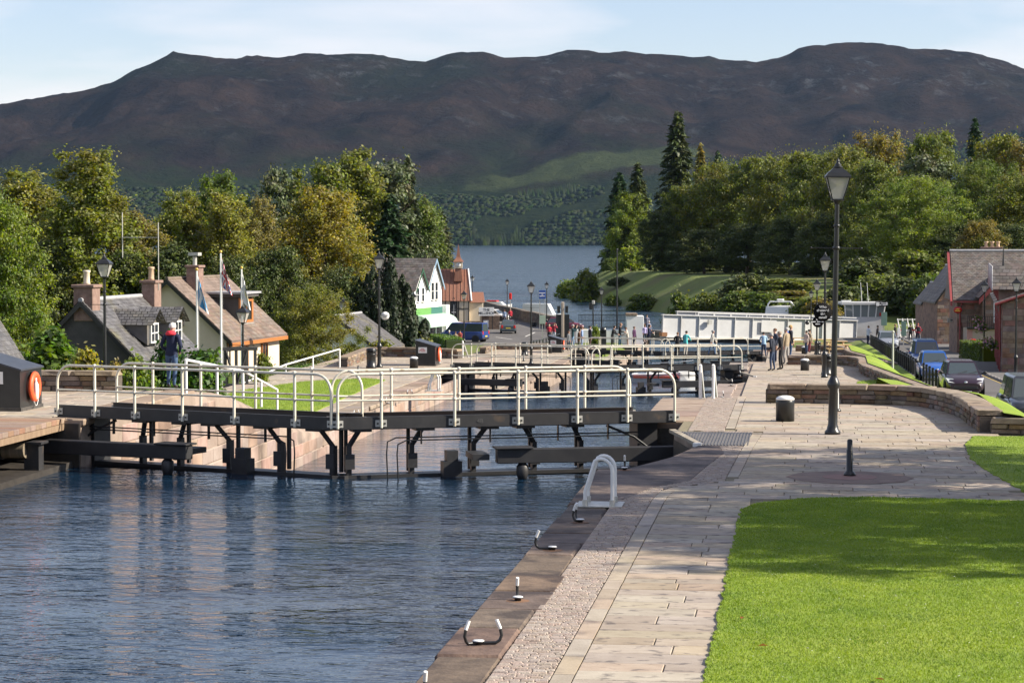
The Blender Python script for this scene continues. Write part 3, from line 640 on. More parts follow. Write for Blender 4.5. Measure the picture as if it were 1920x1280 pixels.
def text(name, body, size, mat, parent, loc, rot=(R(90), 0, 0), align='CENTER', sp=1.0, ext=0.002, bold=0.0):
    if body not in ('Who\ndesigned\nthe\ncanal?', 'THE\nMILLSHOP', '4B', 'TN4'):
        m = MB(); lines = body.split('\n')                      # print too small to read: a row of word-long strokes
        for i, l in enumerate(lines):
            z = ((len(lines) - 1) / 2 - i) * size * sp; tot = len(l) * .55 * size; x = -tot / 2
            for w in l.split(' '): m.box(x, x + len(w) * .5 * size, z - size * .24, z + size * .24, -ext, ext); x += (len(w) + .7) * .55 * size
        o = m.build(name, mat, parent); o.location = loc; o.rotation_euler = rot; o['kind'] = 'stuff'; return o
    c = bpy.data.curves.new(name, 'FONT'); c.body = body; c.size = size; c.align_x = align; c.align_y = 'CENTER'; c.extrude = ext; c.space_line = sp; c.offset = bold
    t_ = bpy.data.objects.new(name, c); COL.objects.link(t_); bpy.context.view_layer.update()
    me = bpy.data.meshes.new_from_object(t_.evaluated_get(bpy.context.evaluated_depsgraph_get())); bpy.data.objects.remove(t_)
    me.materials.clear(); me.materials.append(mat); o = link(name, me, parent); o.location = loc; o.rotation_euler = rot; o['kind'] = 'stuff'; return o

# ------------------------------------------------------------------ lock gate leaves
LL = math.hypot(6.85, 2.9)
def hoop(x0, x1, y, z0, zt, r=0.38, n=7):
    pts = [(x0, y, z0), (x0, y, zt - r)]
    pts += [(x0 + r - r * math.cos(a), y, zt - r + r * math.sin(a)) for a in [math.pi / 2 * i / n for i in range(1, n + 1)]]
    pts += [(x1 - r + r * math.sin(a), y, zt - r + r * math.cos(a)) for a in [math.pi / 2 * i / n for i in range(0, n + 1)]]
    return pts + [(x1, y, z0)]
def make_leaf(side, label):
    s = 1 if side == 'L' else -1
    root = thing('lock_gate', label, 'lock gate', group='mitre gate leaves of the lock flight')
    Y = lambda v: v * s
    def bx(mb, x0, x1, y0, y1, z0, z1): a, b = sorted((y0 * s, y1 * s)); mb.box(x0, x1, a, b, z0, z1); return mb
    for nm, y, xa, xb in (('front_beam', 0.0, 0.0, LL), ('back_beam', 1.25, 0.55, LL - 0.15)):
        m = MB(); bx(m, xa, xb, y - 0.012, y + 0.012, 0.008, 0.242)
        d_ = 0.07 if y == 0 else -0.07
        bx(m, xa, xb, min(y, y + d_), max(y, y + d_), 0.243, 0.257); bx(m, xa, xb, min(y, y + d_), max(y, y + d_), -0.007, 0.006); part(nm, m, M_gate, root)
    m = MB(); bx(m, 0.02, LL - 0.02, 0.08, 1.17, 0.03, 0.075); part('deck', m, M_timber, root)
    xs_near = [0.15, 0.3, 0.475, 0.66, 0.87]; xs_far = [0.22, 0.4, 0.6, 0.8]
    for nm, y, xa, xb, fr in (('near', -0.055, 0.05, LL - 0.05, xs_near), ('far', 1.305, 0.6, LL - 0.2, xs_far)):
        part('top_rail', MB().tube(hoop(xa, xb, Y(y), 0.03, 1.14), 0.029, 8), M_rail, root)
        part('mid_rail', MB().tube([(xa, Y(y), 0.6), (xb, Y(y), 0.6)], 0.021, 8), M_rail, root)
        for x in [xa, xb] + [LL * q for q in fr]:
            inner = x not in (xa, xb)
            if inner:
                m = MB(); m.tube([(x, Y(y), 0.03), (x, Y(y), 1.14)], 0.031, 8); m.ball((x, Y(y), 1.145), 0.048, 8, 6); m.ball((x, Y(y), 0.6), 0.047, 8, 6); po = part('post', m, M_rail, root)
            yf = y - (0.0 if y < 0 else -0.0)
            yy = (-0.035, -0.013) if y < 0 else (1.263, 1.285)
            m = MB(); bx(m, x - 0.12, x + 0.12, yy[0], yy[1], 0.05, 0.19); br = part('bracket', m, M_galv, root)
            for q in (-0.075, 0.075): 
                a = -0.05 if y < 0 else 1.286
                m = MB(); bx(m, x + q - 0.018, x + q + 0.018, a, a + 0.014, 0.1, 0.136); part('bolt', m, M_black, br)
    m = MB(); bx(m, 0.35, LL - 0.02, 0.42, 0.82, -5.0, -1.01); bx(m, 0.35, LL - 0.02, 0.38, 0.86, -1.06, -0.985); part('leaf_panel', m, M_gate, root)
    m = MB(); bx(m, 0.3, 0.75, 0.35, 0.9, -5.0, -0.02); part('heel_post', m, M_gate, root)
    for x, dxx in ((0.28, 0.25), (0.42, 0.3), (0.6, -0.25), (0.78, -0.2), (0.96, -0.2)):
        X = x * LL - 0.1; m = MB(); bx(m, X - 0.05, X + 0.05, 0.45, 0.6, -0.99, -0.38)
        bx(m, X - 0.1, X + 0.1, 0.38, 0.44, -0.86, -0.55)
        m.tube([(X, Y(0.52), -0.4), (X + dxx, Y(0.3), 0.0)], 0.055, 6); bx(m, X + dxx - 0.2, X + dxx + 0.2, 0.08, 0.5, -0.06, -0.008)
        part('strut', m, M_gate, root)
        m = MB(); bx(m, X - 0.035, X + 0.035, 0.78, 0.85, -0.96, 0.0); part('upright', m, M_gate, root)
    X = 0.76 * LL - 0.75; m = MB(); a, b = sorted((Y(0.12), Y(0.4)))
    m.prism([(X - 0.2, a), (X + 0.2, a), (X + 0.2, b), (X - 0.2, b)], -1.3, -0.72); m.prism([(X - 0.12, a + .02), (X + 0.12, a + .02), (X + 0.12, b - .02), (X - 0.12, b - .02)], -0.72, -0.5); part('paddle_frame', m, M_gate, root)
    # operating ram
    p0 = Vector((LL * 0.56, Y(-0.62), -0.58)); p1 = Vector((-1.35, Y(-1.15), -0.55)); d = (p1 - p0); ang = math.atan2(d.y, d.x); ln = d.length
    Mx = Matrix.Translation(p0) @ Matrix.Rotation(ang, 4, 'Z'); m = MB(); m.cbox(0, ln, -0.13, 0.13, -0.13, 0.17, 0.015, Mx); ram = part('ram_arm', m, M_gate, root)
    m = MB(); m.cbox(-0.05, 0.75, -0.22, 0.22, 0.172, 0.21, 0.01, Mx); m.box(0.1, 0.45, -0.05, 0.9 * 1, -0.06, 0.06, Matrix.Translation(p0) @ Matrix.Rotation(ang + (math.pi if s > 0 else 0), 4, 'Z') @ Matrix.Translation((-0.6, 0, 0))); m.lathe([(0.09, -0.5), (0.13, -0.35), (0.13, -0.2), (0.08, -0.14)], 10, (p0.x - 0.05 + d.x / ln * 0.5, p0.y + d.y / ln * 0.5, p0.z)); part('ram_bracket', m, M_gate, ram)
    for zz, xe in ((-0.2, 0.93), (-0.26, 0.9)):
        pts = [(0.8, Y(0.15), zz), (xe * LL - 0.8, Y(0.15), zz), (xe * LL - 0.62, Y(0.15), zz - 0.08), (xe * LL - 0.6, Y(0.15), -0.55), (xe * LL - 0.63, Y(0.15), -1.2)]
        part('hydraulic_pipe', MB().tube(pts, 0.016, 6), M_black, root)
    part('hose', MB().tube([(0.1, Y(0.1), -0.75), (0.5, Y(0.1), -0.6), (0.9, Y(0.15), -0.3), (1.5, Y(0.2), -0.05)], 0.03, 6), M_black, root)
    for q in (0.2, 0.35, 0.55, 0.75): m = MB(); X = q * LL; bx(m, X - .012, X + .012, .1, .17, -.34, 0); part('pipe_hanger', m, M_black, root)
    return root
AL = math.atan2(-2.9, 6.85); AR = math.atan2(-2.9, -6.85)
gl = make_leaf('L', 'first lock gate leaf beside the large black cabinet, grey beam and cream rails')
gr_ = make_leaf('R', 'first lock gate leaf by the white ladder hoops, grey beam and cream rails')
M_faint = pm('worn_stencil', (0.09, 0.09, 0.09), rough=0.7)
text('marking', '4B', 0.13, M_faint, gr_, (LL * 0.585, 0.02, 0.12), (R(90), 0, R(180)))
text('marking', 'TN4', 0.2, M_faint, gl, (0.62, 0.33, -0.45), (R(90), R(-90), 0))
lab = [('lock gate leaf at the second gate, joined to the village quay', 'lock gate leaf at the second gate, ending by the men in dark jackets'),
       ('far lock gate leaf at the third gate with spectators at its end', 'far lock gate leaf at the third gate in front of the white bridge')]
for k in range(3):
    z = ZL[k]; y = GY[k] + 2.9
    if k == 0: a, b = gl, gr_
    else: a = copy_tree(gl, label=lab[k - 1][0]); b = copy_tree(gr_, label=lab[k - 1][1])
    a.location = (-16.3, y, z); a.rotation_euler = (0, 0, AL); b.location = (-2.6, y, z); b.rotation_euler = (0, 0, AR)
# ram cylinder, bracket and timber deck over the recess on the village side
dk = thing('timber_deck', 'weathered plank deck over the dark recess beside the black cabinet', 'deck', (-17.2, 44.8, 0))
for i in range(22):
    y = -3.7 + i * 0.34; m = MB(); m.cbox(-1.25, 1.28, y + 0.006, y + 0.332, -0.1, 0.012, 0.008); part('plank', m, M_timber, dk)
m = MB(); m.box(1.15, 1.3, -3.6, 3.6, -0.24, -0.105); part('edge_beam', m, M_timber, dk)
rc = thing('ram_cylinder', 'black hydraulic ram cylinder with banded end under the plank deck', 'machinery', (-16.4, 46.3, -0.92))
m = MB(); m.tube([(-1.6, 0.1, 0.4), (-0.15, 0, 0.42)], 0.2, 14); part('cylinder', m, M_black, rc)
m = MB(); m.tube([(-0.15, 0, 0.42), (0.35, -0.03, 0.43)], 0.17, 14); part('banded_end', m, pm('buff_band', (0.3, 0.24, 0.17), (0.12, 0.1, 0.07), 2, 0.6, stretch=(9, .1, .1)), rc)
m = MB(); m.box(0.3, 0.62, -0.02, 0.3, -0.02, 0.55); m.box(0.22, 0.7, -0.1, 0.38, 0.55, 0.6); part('pedestal', m, M_gate, rc)
# recess lid flap on the road side
for k in range(3):
    fl = thing('hatch_lid', 'tilted steel edge plate of the gate recess, lock %s' % ['nearest the ladder hoops', 'by the men in dark jackets', 'nearest the picnic tables'][k], 'hatch', (0, 58.2 * k, ZL[k]))
    m = MB(); m.prism([(-2.62, 46.85), (-1.93, 43.7), (-1.82, 43.72), (-2.5, 46.95)], -0.03, 0.035); part('plate', m, pm('worn_steel_edge', (0.2, 0.16, 0.11), (0.4, 0.36, 0.29), 12, 0.75), fl)
    m = MB(); m.prism([(-1.99, 43.62), (-1.84, 43.6), (-1.82, 43.7), (-1.95, 43.72)], -0.03, 0.045); part('white_corner', m, M_white, fl)

# ------------------------------------------------------------------ low stone walls, stone by stone
UNIT = []
for q in range(8):
    r2 = random.Random(60 + q); m = MB(); m.cbox(-.5, .5, -.5, .5, -.5, .5, 0.07)
    m.v = [(x + r2.uniform(-.035, .035), y + r2.uniform(-.05, .05), z + r2.uniform(-.05, .05)) for x, y, z in m.v]; UNIT.append(m.mesh('stone'))
def unit_with(mat):
    out = []
    for u in UNIT: c = u.copy(); c.materials.append(mat); out.append(c)
    return out
U_WALL = unit_with(M_wallstone); U_COP = unit_with(M_coping)
def stone_wall(name, path, zbase, label, hgt=0.33, th=0.44, cop_h=0.13, courses=3, ln=(0.22, 0.6), cop_l=(0.7, 1.0), seed=1, parts=True, cat='wall', cmat=None, wmat=None):
    rr = random.Random(seed); root = thing(name, label, cat, (path[0][0], path[0][1], zbase if not callable(zbase) else zbase(*path[0])))
    ox, oy, oz = root.location
    P = [Vector((p[0], p[1], 0)) for p in path]; seg = [(P[i + 1] - P[i]).length for i in range(len(P) - 1)]; tot = sum(seg)
    def at(t):
        for i, l in enumerate(seg):
            if t <= l or i == len(seg) - 1: d = (P[i + 1] - P[i]).normalized(); return P[i] + d * t, d
            t -= l
    zf = zbase if callable(zbase) else (lambda x, y: zbase)
    core = MB(); t = 0
    def place(t, l, z0, h, w, units, jit, nm, jm):
        p, d = at(t + l / 2); a = math.atan2(d.y, d.x); zb = zf(p.x, p.y)
        if parts:
            o = bpy.data.objects.new(nm, rr.choice(units)); COL.objects.link(o); o.parent = root
            o.location = (p.x - ox, p.y - oy, zb + z0 + h / 2 - oz); o.rotation_euler = (0, 0, a + (math.pi if rr.random() < .5 else 0)); o.scale = (l - 0.012, w + rr.uniform(-jit, jit), h - 0.012)
        else:
            jm.cbox(-l / 2 + .006, l / 2 - .006, -w / 2, w / 2 + rr.uniform(-jit, jit), .006, h - .006, 0.012, Matrix.Translation((p.x - ox, p.y - oy, zb + z0 - oz)) @ Matrix.Rotation(a, 4, 'Z'))
    jm1, jm2 = MB(), MB()
    while t < tot - 0.01:
        l = min(0.5, tot - t); p, d = at(t + l / 2); a = math.atan2(d.y, d.x); zb = zf(p.x, p.y)
        core.box(-l / 2 - .02, l / 2 + .02, -th / 2 + .03, th / 2 - .03, -0.6, hgt - .01, Matrix.Translation((p.x - ox, p.y - oy, zb - oz)) @ Matrix.Rotation(a, 4, 'Z')); t += l
    part('mortar_core', core, M_mortar, root)
    for c in range(courses):
        h = hgt / courses; t = 0
        while t < tot - 0.01:
            l = rr.uniform(*ln); l = tot - t if tot - (t + l) < 0.2 else l
            place(t, l, c * h, h, th, U_WALL, 0.03, 'stone', jm1); t += l
    t = 0
    while t < tot - 0.01:
        l = rr.uniform(*cop_l); l = tot - t if tot - (t + l) < 0.4 else l
        place(t, l, hgt, cop_h, th + 0.08, U_COP, 0.006, 'coping_stone', jm2); t += l
    if not parts: 
        part('stones', jm1, wmat or pm('wall_stone_far', (0.12, 0.088, 0.06), (0.23, 0.17, 0.12), 5, 0.9, 0.4, 18, island=0.3), root)['kind'] = 'stuff'
        part('coping_stones', jm2, cmat or M_coping, root)['kind'] = 'stuff'
    return root
def arc(pts, n=6):
    """round the inner corners of a path"""
    P = [Vector((*p, 0)) for p in pts]; out = [pts[0]]
    for i in range(1, len(P) - 1):
        a, b, c = P[i - 1], P[i], P[i + 1]; r = min((b - a).length, (c - b).length) * 0.45; s0 = b + (a - b).normalized() * r; s1 = b + (c - b).normalized() * r
        for k in range(n + 1): t = k / n; q = s0 * (1 - t) ** 2 + b * 2 * t * (1 - t) + s1 * t * t; out.append((q.x, q.y))
    return out + [pts[-1]]
stone_wall('stone_wall', arc([(-0.75, 55.4), (2.9, 55.3), (3.7, 52.3), (3.85, 47.3)]), 0.0, 'curved low stone wall with sandy coping at the end of the upper terrace', seed=1)
stone_wall('stone_wall', [(3.9, 47.2), (6.5, 46.7), (10, 46.4)], 0.0, 'straight low stone wall running off beside the small lawn corner', hgt=0.2, courses=2, seed=2)
stone_wall('stone_wall', arc([(-0.5, 112.4), (2.4, 112.3), (3.1, 110), (2.95, 105), (4.95, 88)]), ZL[1], 'low stone wall behind the litter bin on the middle terrace', seed=3, ln=(0.3, 0.8))
stone_wall('stone_wall', arc([(-0.2, 170.6), (2.7, 170.5), (3.4, 168.5), (3.5, 162.5), (6.0, 147)]), ZL[2], 'low stone wall behind the picnic tables', seed=4, parts=False)
gx = lambda px, py, z: G(px, py, z)
a0 = gx(96, 731, 0); a1 = gx(224, 733, 0)
stone_wall('stone_wall', [(-27, a0[1] - 0.3), (a1[0], a1[1])], 0.0, 'low stone wall with pale end block in front of the green shrubs', hgt=0.4, seed=5)
stone_wall('stone_wall', arc([G(862, 672, -2.15), G(760, 668, -2.15), G(693, 668, -2.15), G(643, 688, -2.15)]), ZL[1], 'low curved stone wall behind the litter bin near the dark yew', hgt=0.36, seed=6, ln=(0.3, 0.8))
stone_wall('stone_wall', [G(1065, 655, -4.3), G(925, 655, -4.3), G(905, 663, -4.3)], ZL[2], 'far low stone wall behind the third black cabinet', seed=7, parts=False)

# ------------------------------------------------------------------ street lamps
M_lampglass = bpy.data.materials.new('lantern_glass'); M_lampglass.use_nodes = True
_t = M_lampglass.node_tree; _b = _t.nodes['Principled BSDF']; _b.inputs['Base Color'].default_value = (0.75, 0.73, 0.68, 1); _b.inputs['Roughness'].default_value = 0.25
_tr = _t.nodes.new('ShaderNodeBsdfTransparent'); _mx = _t.nodes.new('ShaderNodeMixShader'); _mx.inputs[0].default_value = 0.45
_t.links.new(_tr.outputs[0], _mx.inputs[1]); _t.links.new(_b.outputs[0], _mx.inputs[2]); _t.links.new(_mx.outputs[0], _t.nodes['Material Output'].inputs[0])
M_bulb = pm('lamp_reflector', (0.7, 0.66, 0.58), rough=0.4)
def make_lamp(label, h=5.5):
    r = thing('street_lamp', label, 'street lamp', group='black lantern street lamps along the locks')
    m = MB(); m.lathe([(0.16, 0), (0.16, 0.06), (0.12, 0.1), (0.11, 0.16), (0.095, 0.2), (0.092, 0.92), (0.12, 0.95), (0.13, 1.0), (0.12, 1.05), (0.085, 1.12), (0.06, 1.18)], 16); part('base', m, M_black, r)
    m = MB(); m.tube([(0, 0, 1.15), (0, 0, 3.6), (0, 0, h - 0.82)], [0.06, 0.052, 0.042], 12); m.lathe([(0.05, 0), (0.075, 0.02), (0.075, 0.06), (0.05, 0.08)], 12, (0, 0, 3.7)); m.lathe([(0.042, 0), (0.065, 0.02), (0.065, 0.05), (0.042, 0.07)], 12, (0, 0, h - 1.35)); part('shaft', m, M_black, r)
    m = MB(); m.tube([(-0.5, 0, 3.74), (0.5, 0, 3.74)], 0.012, 6); m.ball((-0.5, 0, 3.74), 0.022, 6, 5); m.ball((0.5, 0, 3.74), 0.022, 6, 5); part('ladder_bar', m, M_black, r)
    m = MB(); zb, zt = h - 0.78, h - 0.36; b, t = 0.11, 0.225
    m.box(-b - .012, b + .012, -b - .012, b + .012, zb - 0.03, zb); m.tube([(0, 0, zb - .1), (0, 0, zb - .03)], [.05, .09], 10)
    for sx in (-1, 1):
        for sy in (-1, 1): m.tube([(sx * b, sy * b, zb), (sx * t, sy * t, zt)], 0.014, 5)
    m.box(-t - .03, t + .03, -t - .03, t + .03, zt, zt + 0.03); part('lantern_frame', m, M_black, r)
    for k in range(4):
        M4 = Matrix.Rotation(k * math.pi / 2, 4, 'Z'); m = MB(); m.add([tuple(M4 @ Vector(p)) for p in ((-b, -b, zb), (b, -b, zb), (t, -t, zt), (-t, -t, zt))], [(0, 1, 2, 3)]); part('pane', m, M_lampglass, r)
    m = MB(); m.lathe([(0.14, zt - 0.01), (0.13, zt - 0.07), (0.05, zt - 0.12)], 12); part('reflector', m, M_bulb, r)
    q = math.sqrt(2); m = MB(); m.lathe([((t + .03) * q, zt + .03), (0.2 * q, zt + 0.1), (0.12 * q, zt + 0.17), (0.085 * q, zt + 0.2)], 4, smooth=False, phase=math.pi / 4); m.lathe([(0.085, zt + .2), (0.1, zt + 0.215), (0.06, zt + 0.25), (0.07, zt + 0.265), (0.03, zt + 0.3), (0.035, zt + 0.32), (0.008, zt + 0.4)], 12); part('lantern_roof', m, M_black, r)
    return r
lamp0 = make_lamp('tall black street lamp with round black sign beside the fat bollard')
L1 = G(1561, 814, 0); lamp0.location = (*L1, 0); lamp0.rotation_euler = (0, R(0.8), R(4))
LAMPS = [(1547, 101, -2.15, 'black street lamp standing beside the litter bin on the middle terrace'), (1532, 160, -4.3, 'black street lamp beside the picnic tables'), (1521, 225, -6.45, 'small far street lamp in front of the white bridge girder'),
         (711, 109, -2.15, 'black street lamp with round white sign beside the dark yew'), (196, 80, None, 'street lamp in front of the dark grey cottage gable'), (455, 99, None, 'street lamp in front of the house with brown roof and orange dormer'),
         (643, 148, None, 'street lamp rising behind the clipped hedge'), (776, 195, None, 'street lamp in front of the white gabled shop'), (870, 205, None, 'street lamp beside the blue van'),
         (996, 152, -4.3, 'street lamp in front of the parking sign by the third gate'), (886, 318, None, 'far street lamp behind the copper roofed clock house'), (951, 290, None, 'far street lamp beside the red lifebuoy post'), (1025, 265, None, 'far street lamp next to the blue sign'),
         (1128, 236, None, 'far street lamp behind the black railings'), (1906, 128, None, 'street lamp in front of the stone house with pink flowers'), (1846, 152, None, 'street lamp beside the clipped ivy hedge'), (1804, 180, None, 'street lamp by the red round post office sign'), (1780, 215, None, 'street lamp by the pale stone gable')]
for px, d, z, lb in LAMPS:
    x, y = A(px, d); c = copy_tree(lamp0, label=lb); c.location = (x, y, gz(x, y) if z is None else z); c.rotation_euler = (0, 0, R((px * 7) % 20 - 10))
M_signk = pm('matt_black_sign', (0.01, 0.01, 0.011), rough=.9, spec=.1)
def disc_sign(name, label, px, py, d, r, mats, body=None, size=0.06, arm=0.15, yaw=0.0):
    x, y = A(px, d); z = H(py, d); o = thing(name, label, 'sign', (x, y, z), YAW + yaw)
    part('disc', MB().lathe([(r, -0.012), (r, 0.012)], 32, M=Matrix.Rotation(R(90), 4, 'X')), mats[0], o)
    part('bracket', MB().tube([(0, 0, r), (0, 0, r + 0.05), (arm + r, 0, r + 0.06)], 0.014, 6), M_black, o)
    if body: text('lettering', body, size, mats[1], o, (0, -0.016, 0), bold=0.002)
    return o
d1 = 46.2
disc_sign('round_sign', 'round black hanging sign asking who designed the canal', 1543, 585, d1, 0.185, (M_signk, M_txtw), 'Who\ndesigned\nthe\ncanal?', 0.07, 0.0)
disc_sign('round_sign', 'smaller round black sign hanging from the lamp by the picnic tables', 1534, 603, 101, 0.25, (M_signk, M_txtw), 'xxx\nxxxx xxx xx\nxxxx', 0.1, 0.0)
disc_sign('round_sign', 'tiny round dark sign in front of the white bridge girder', 1514, 605, 160, 0.14, (M_black, M_txtw), None, 0.1, 0.3)
disc_sign('round_sign', 'round white hanging sign in front of the dark yew', 722, 592, 109, 0.2, (M_white, M_faint), 'xxxxxxxxxx\nxxxxx', 0.07, 0.06)

# ------------------------------------------------------------------ bollards, bins, pins
def make_bollard(label):
    r = thing('mooring_bollard', label, 'bollard', group='fat black bollards with white domes')
    part('drum', MB().lathe([(0.2, 0), (0.2, 0.42), (0.192, 0.46)], 24), M_black, r)
    part('dome', MB().lathe([(0.196, 0.46), (0.2, 0.475), (0.19, 0.5), (0.15, 0.53), (0.08, 0.548), (0.0001, 0.552)], 24), M_white, r); return r
b0 = make_bollard('fat black bollard with white dome beside the tall lamp post'); b0.location = (*G(1472, 789, 0), 0)
for px, py, z, lb in ((1509, 694, -2.15, 'fat white-topped bollard beside the litter bin'), (1508, 663, -4.3, 'fat white-topped bollard near the picnic tables'), (776, 690, -2.15, 'fat white-topped bollard beside the second black cabinet'), (1030, 662, -4.3, 'fat white-topped bollard beside the third black cabinet')):
    copy_tree(b0, loc=(*G(px, py, z), z), label=lb)
def make_bin(label):
    r = thing('litter_bin', label, 'litter bin', group='black litter bins')
    part('body', MB().lathe([(0.25, 0), (0.25, 0.1), (0.22, 0.12), (0.22, 0.62), (0.235, 0.63), (0.235, 0.68), (0.22, 0.69)], 20), M_black, r)
    m = MB(); m.lathe([(0.215, 0.68), (0.23, 0.7), (0.235, 0.9), (0.2, 0.94), (0.1, 0.96), (0.0001, 0.965)], 20); part('hood', m, M_black, r)
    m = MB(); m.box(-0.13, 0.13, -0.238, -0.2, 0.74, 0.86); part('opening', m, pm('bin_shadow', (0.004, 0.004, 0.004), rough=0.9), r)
    return r
bn = make_bin('black litter bin in front of the terrace wall by the lamp'); bn.location = (*G(1550, 703, -2.15), -2.15)
for px, py, z, lb in ((1533, 664, -4.3, 'black litter bin near the picnic tables'), (696, 690, -2.15, 'black litter bin beside the lamp near the dark yew'), (984, 666, -4.3, 'black litter bin beside the lamp at the third gate'), (1807, 668, -4.85, 'black bin against the stone house wall')):
    c = copy_tree(bn, loc=(*G(px, py, z), z), label=lb)
pl_m = pm('round_plate', (0.15, 0.1, 0.08), (0.24, 0.17, 0.13), 3, 0.85)
def make_pin(label):
    r = thing('capstan_post', label, 'post', group='slim black posts')
    part('post', MB().lathe([(0.1, 0), (0.1, 0.03), (0.075, 0.06), (0.055, 0.08), (0.055, 0.42), (0.045, 0.43), (0.045, 0.58), (0.03, 0.6), (0.0001, 0.605)], 16), M_black, r); return r
p0 = make_pin('slim black capstan post in the middle of a dark round plate'); p0.location = (*G(1593, 893, 0), 0.012)
pt = thing('stone_plate', 'dark stone ring set in the flagstones under the slim post', 'plate', (*G(1593, 895, 0), 0))
m = MB(); m.lathe([(1.05, 0.004), (1.0, 0.012), (0.6, 0.012), (0.0001, 0.012)], 10, smooth=False); part('disc', m, pl_m, pt)
m = MB(); m.lathe([(0.45, 0.0125), (0.44, 0.018), (0.0001, 0.018)], 24, smooth=False); part('inner_disc', m, pm('red_plate', (0.22, 0.12, 0.1), (0.28, 0.17, 0.14), 5, 0.85), pt); p0.location.z = 0.018
for px, py, z, lb in ((1569, 771, 0, 'slim black post just behind the tall lamp'), (672, 711, -2.15, 'slim black post at the tip of the rounded lawn'), (982, 677, -4.3, 'slim black post in front of the far litter bin')):
    copy_tree(p0, loc=(*G(px, py, z), z), label=lb)

# ------------------------------------------------------------------ control cabinets with life rings
def cabinet(px, py, z, label, ringlabel, sgn=True):
    x, y = G(px, py, z); c = thing('control_cabinet', label, 'cabinet', (x, y, z), 0, 'black lockside cabinets')
    m = MB(); m.add([(-0.95, 0, 0.02), (0, 0, 0.02), (0, 1.5, 0.02), (-0.95, 1.5, 0.02), (-0.95, 0, 1.2), (0, 0, 0.93), (0, 1.5, 0.93), (-0.95, 1.5, 1.2)], [(0, 1, 5, 4), (1, 2, 6, 5), (2, 3, 7, 6), (3, 0, 4, 7)]); part('body', m, M_black, c)
    m = MB(); m.add([(-1.0, -0.05, 1.215), (0.04, -0.05, 0.92), (0.04, 1.55, 0.92), (-1.0, 1.55, 1.215), (-1.0, -0.05, 1.255), (0.04, -0.05, 0.96), (0.04, 1.55, 0.96), (-1.0, 1.55, 1.255)], [(3, 2, 1, 0), (4, 5, 6, 7), (0, 1, 5, 4), (1, 2, 6, 5), (2, 3, 7, 6), (3, 0, 4, 7)]); part('lid', m, pm('blue_black_lid', (0.03, 0.036, 0.048), (0.05, 0.056, 0.07), 3, 0.45), c)
    part('plinth', MB().box(-0.98, 0.03, -0.03, 1.53, -0.05, 0.08), pm('plinth_dirty', (0.04, 0.037, 0.034), (0.09, 0.08, 0.07), 8, 0.9), c)
    n = part('notice', MB().box(-0.82, -0.4, -0.012, -0.002, 0.62, 0.9), M_white, c)
    text('lettering', 'xxxxxx\nxxxx xxxxx\nxx xxxxxxxx', 0.055, pm('red_lettering', (0.5, 0.06, 0.05), rough=0.6), n, (-0.61, -0.016, 0.76))
    rg = thing('life_ring', ringlabel, 'life ring', (x + 0.09, y + 0.75, z + 0.52), 0, 'orange life rings on the cabinets')
    m = MB(); N1, N2 = 28, 10; vs = []; 
    for i in range(N1):
        a = 2 * math.pi * i / N1
        for j in range(N2): b = 2 * math.pi * j / N2; q = 0.27 + 0.085 * math.cos(b); vs.append((0.06 * math.sin(b), q * math.cos(a), q * math.sin(a)))
    m.add(vs, [(i * N2 + j, ((i + 1) % N1) * N2 + j, ((i + 1) % N1) * N2 + (j + 1) % N2, i * N2 + (j + 1) % N2) for i in range(N1) for j in range(N2)], True); part('ring', m, M_orange, rg)
    m = MB(); m.lathe([(0.035, -0.3), (0.06, -0.27), (0.06, 0.05), (0.025, 0.12), (0.025, 0.2)], 10, (0.03, 0, 0)); part('rope_bottle', m, M_white, rg)
    part('grab_line', MB().tube([(0.02, -0.12, -0.33), (0.03, -0.03, -0.44), (0.02, 0.1, -0.42), (0.03, 0.16, -0.3)], 0.009, 5), M_white, rg)
    part('hanger', MB().box(-0.09, -0.05, -0.05, 0.05, 0.12, 0.34), M_black, rg)
    return c
cabinet(38, 771, 0, 'large black sloping cabinet beside the plank deck', 'orange life ring hung on the cabinet by the plank deck')
cabinet(816, 686, -2.15, 'black sloping cabinet beside the low curved wall', 'red-orange life ring on the cabinet beside the low curved wall')
cabinet(1053, 661, -4.3, 'black sloping cabinet near the visitors at the third gate', 'red life ring on the cabinet near the visitors')

# ------------------------------------------------------------------ mooring hooks, ladder hoops, handrails
def hook(px, py, z, label, arms, rz=0.0, sc=1.0):
    x, y = G(px, py, z); o = thing('mooring_hook', label, 'mooring hook', (x, y, z), rz, 'mooring hooks along the coping'); o.scale = (sc * .8,) * 3
    part('stain', MB().lathe([(0.16, 0.004), (0.001, 0.0045)], 20, smooth=False), pm('rust_stain', (0.24, 0.12, 0.06), (0.17, 0.1, 0.06), 6, 0.9), o)
    part('stud', MB().lathe([(0.045, 0), (0.045, 0.035), (0.075, 0.045), (0.075, 0.055)], 14), M_black, o); part('cap', MB().lathe([(0.075, 0.055), (0.06, 0.066), (0.001, 0.068)], 14), M_white, o)
    for ax, ay in arms:
        d = Vector((ax, ay, 0)); n = d.normalized(); p = [(0, 0, 0.03), d * 0.8 + Vector((0, 0, .03)), d * 0.97 + Vector((0, 0, .06)), d + n * 0.015 + Vector((0, 0, .12)), d + Vector((0, 0, .2)) - n * 0.0]
        a = part('arm', MB().tube(p, 0.02, 8), M_black, o); part('tip', MB().tube([p[-1], p[-1] + Vector((0, 0, 0.11)) - n * 0.045], 0.0225, 8), M_white, a)
    return o
hook(897, 1209, 0, 'double armed mooring hook with two white tips farthest from the gate', ((0.26, 0.05), (-0.14, -0.1)), 0)
hook(971, 1126, 0, 'mooring hook with one upright white tip on a rusty round stain', ((-0.02, 0.1),), 0)
hook(1036, 1031, 0, 'mooring hook with a long arm lying toward the water', ((-0.26, 0.0),), 0)
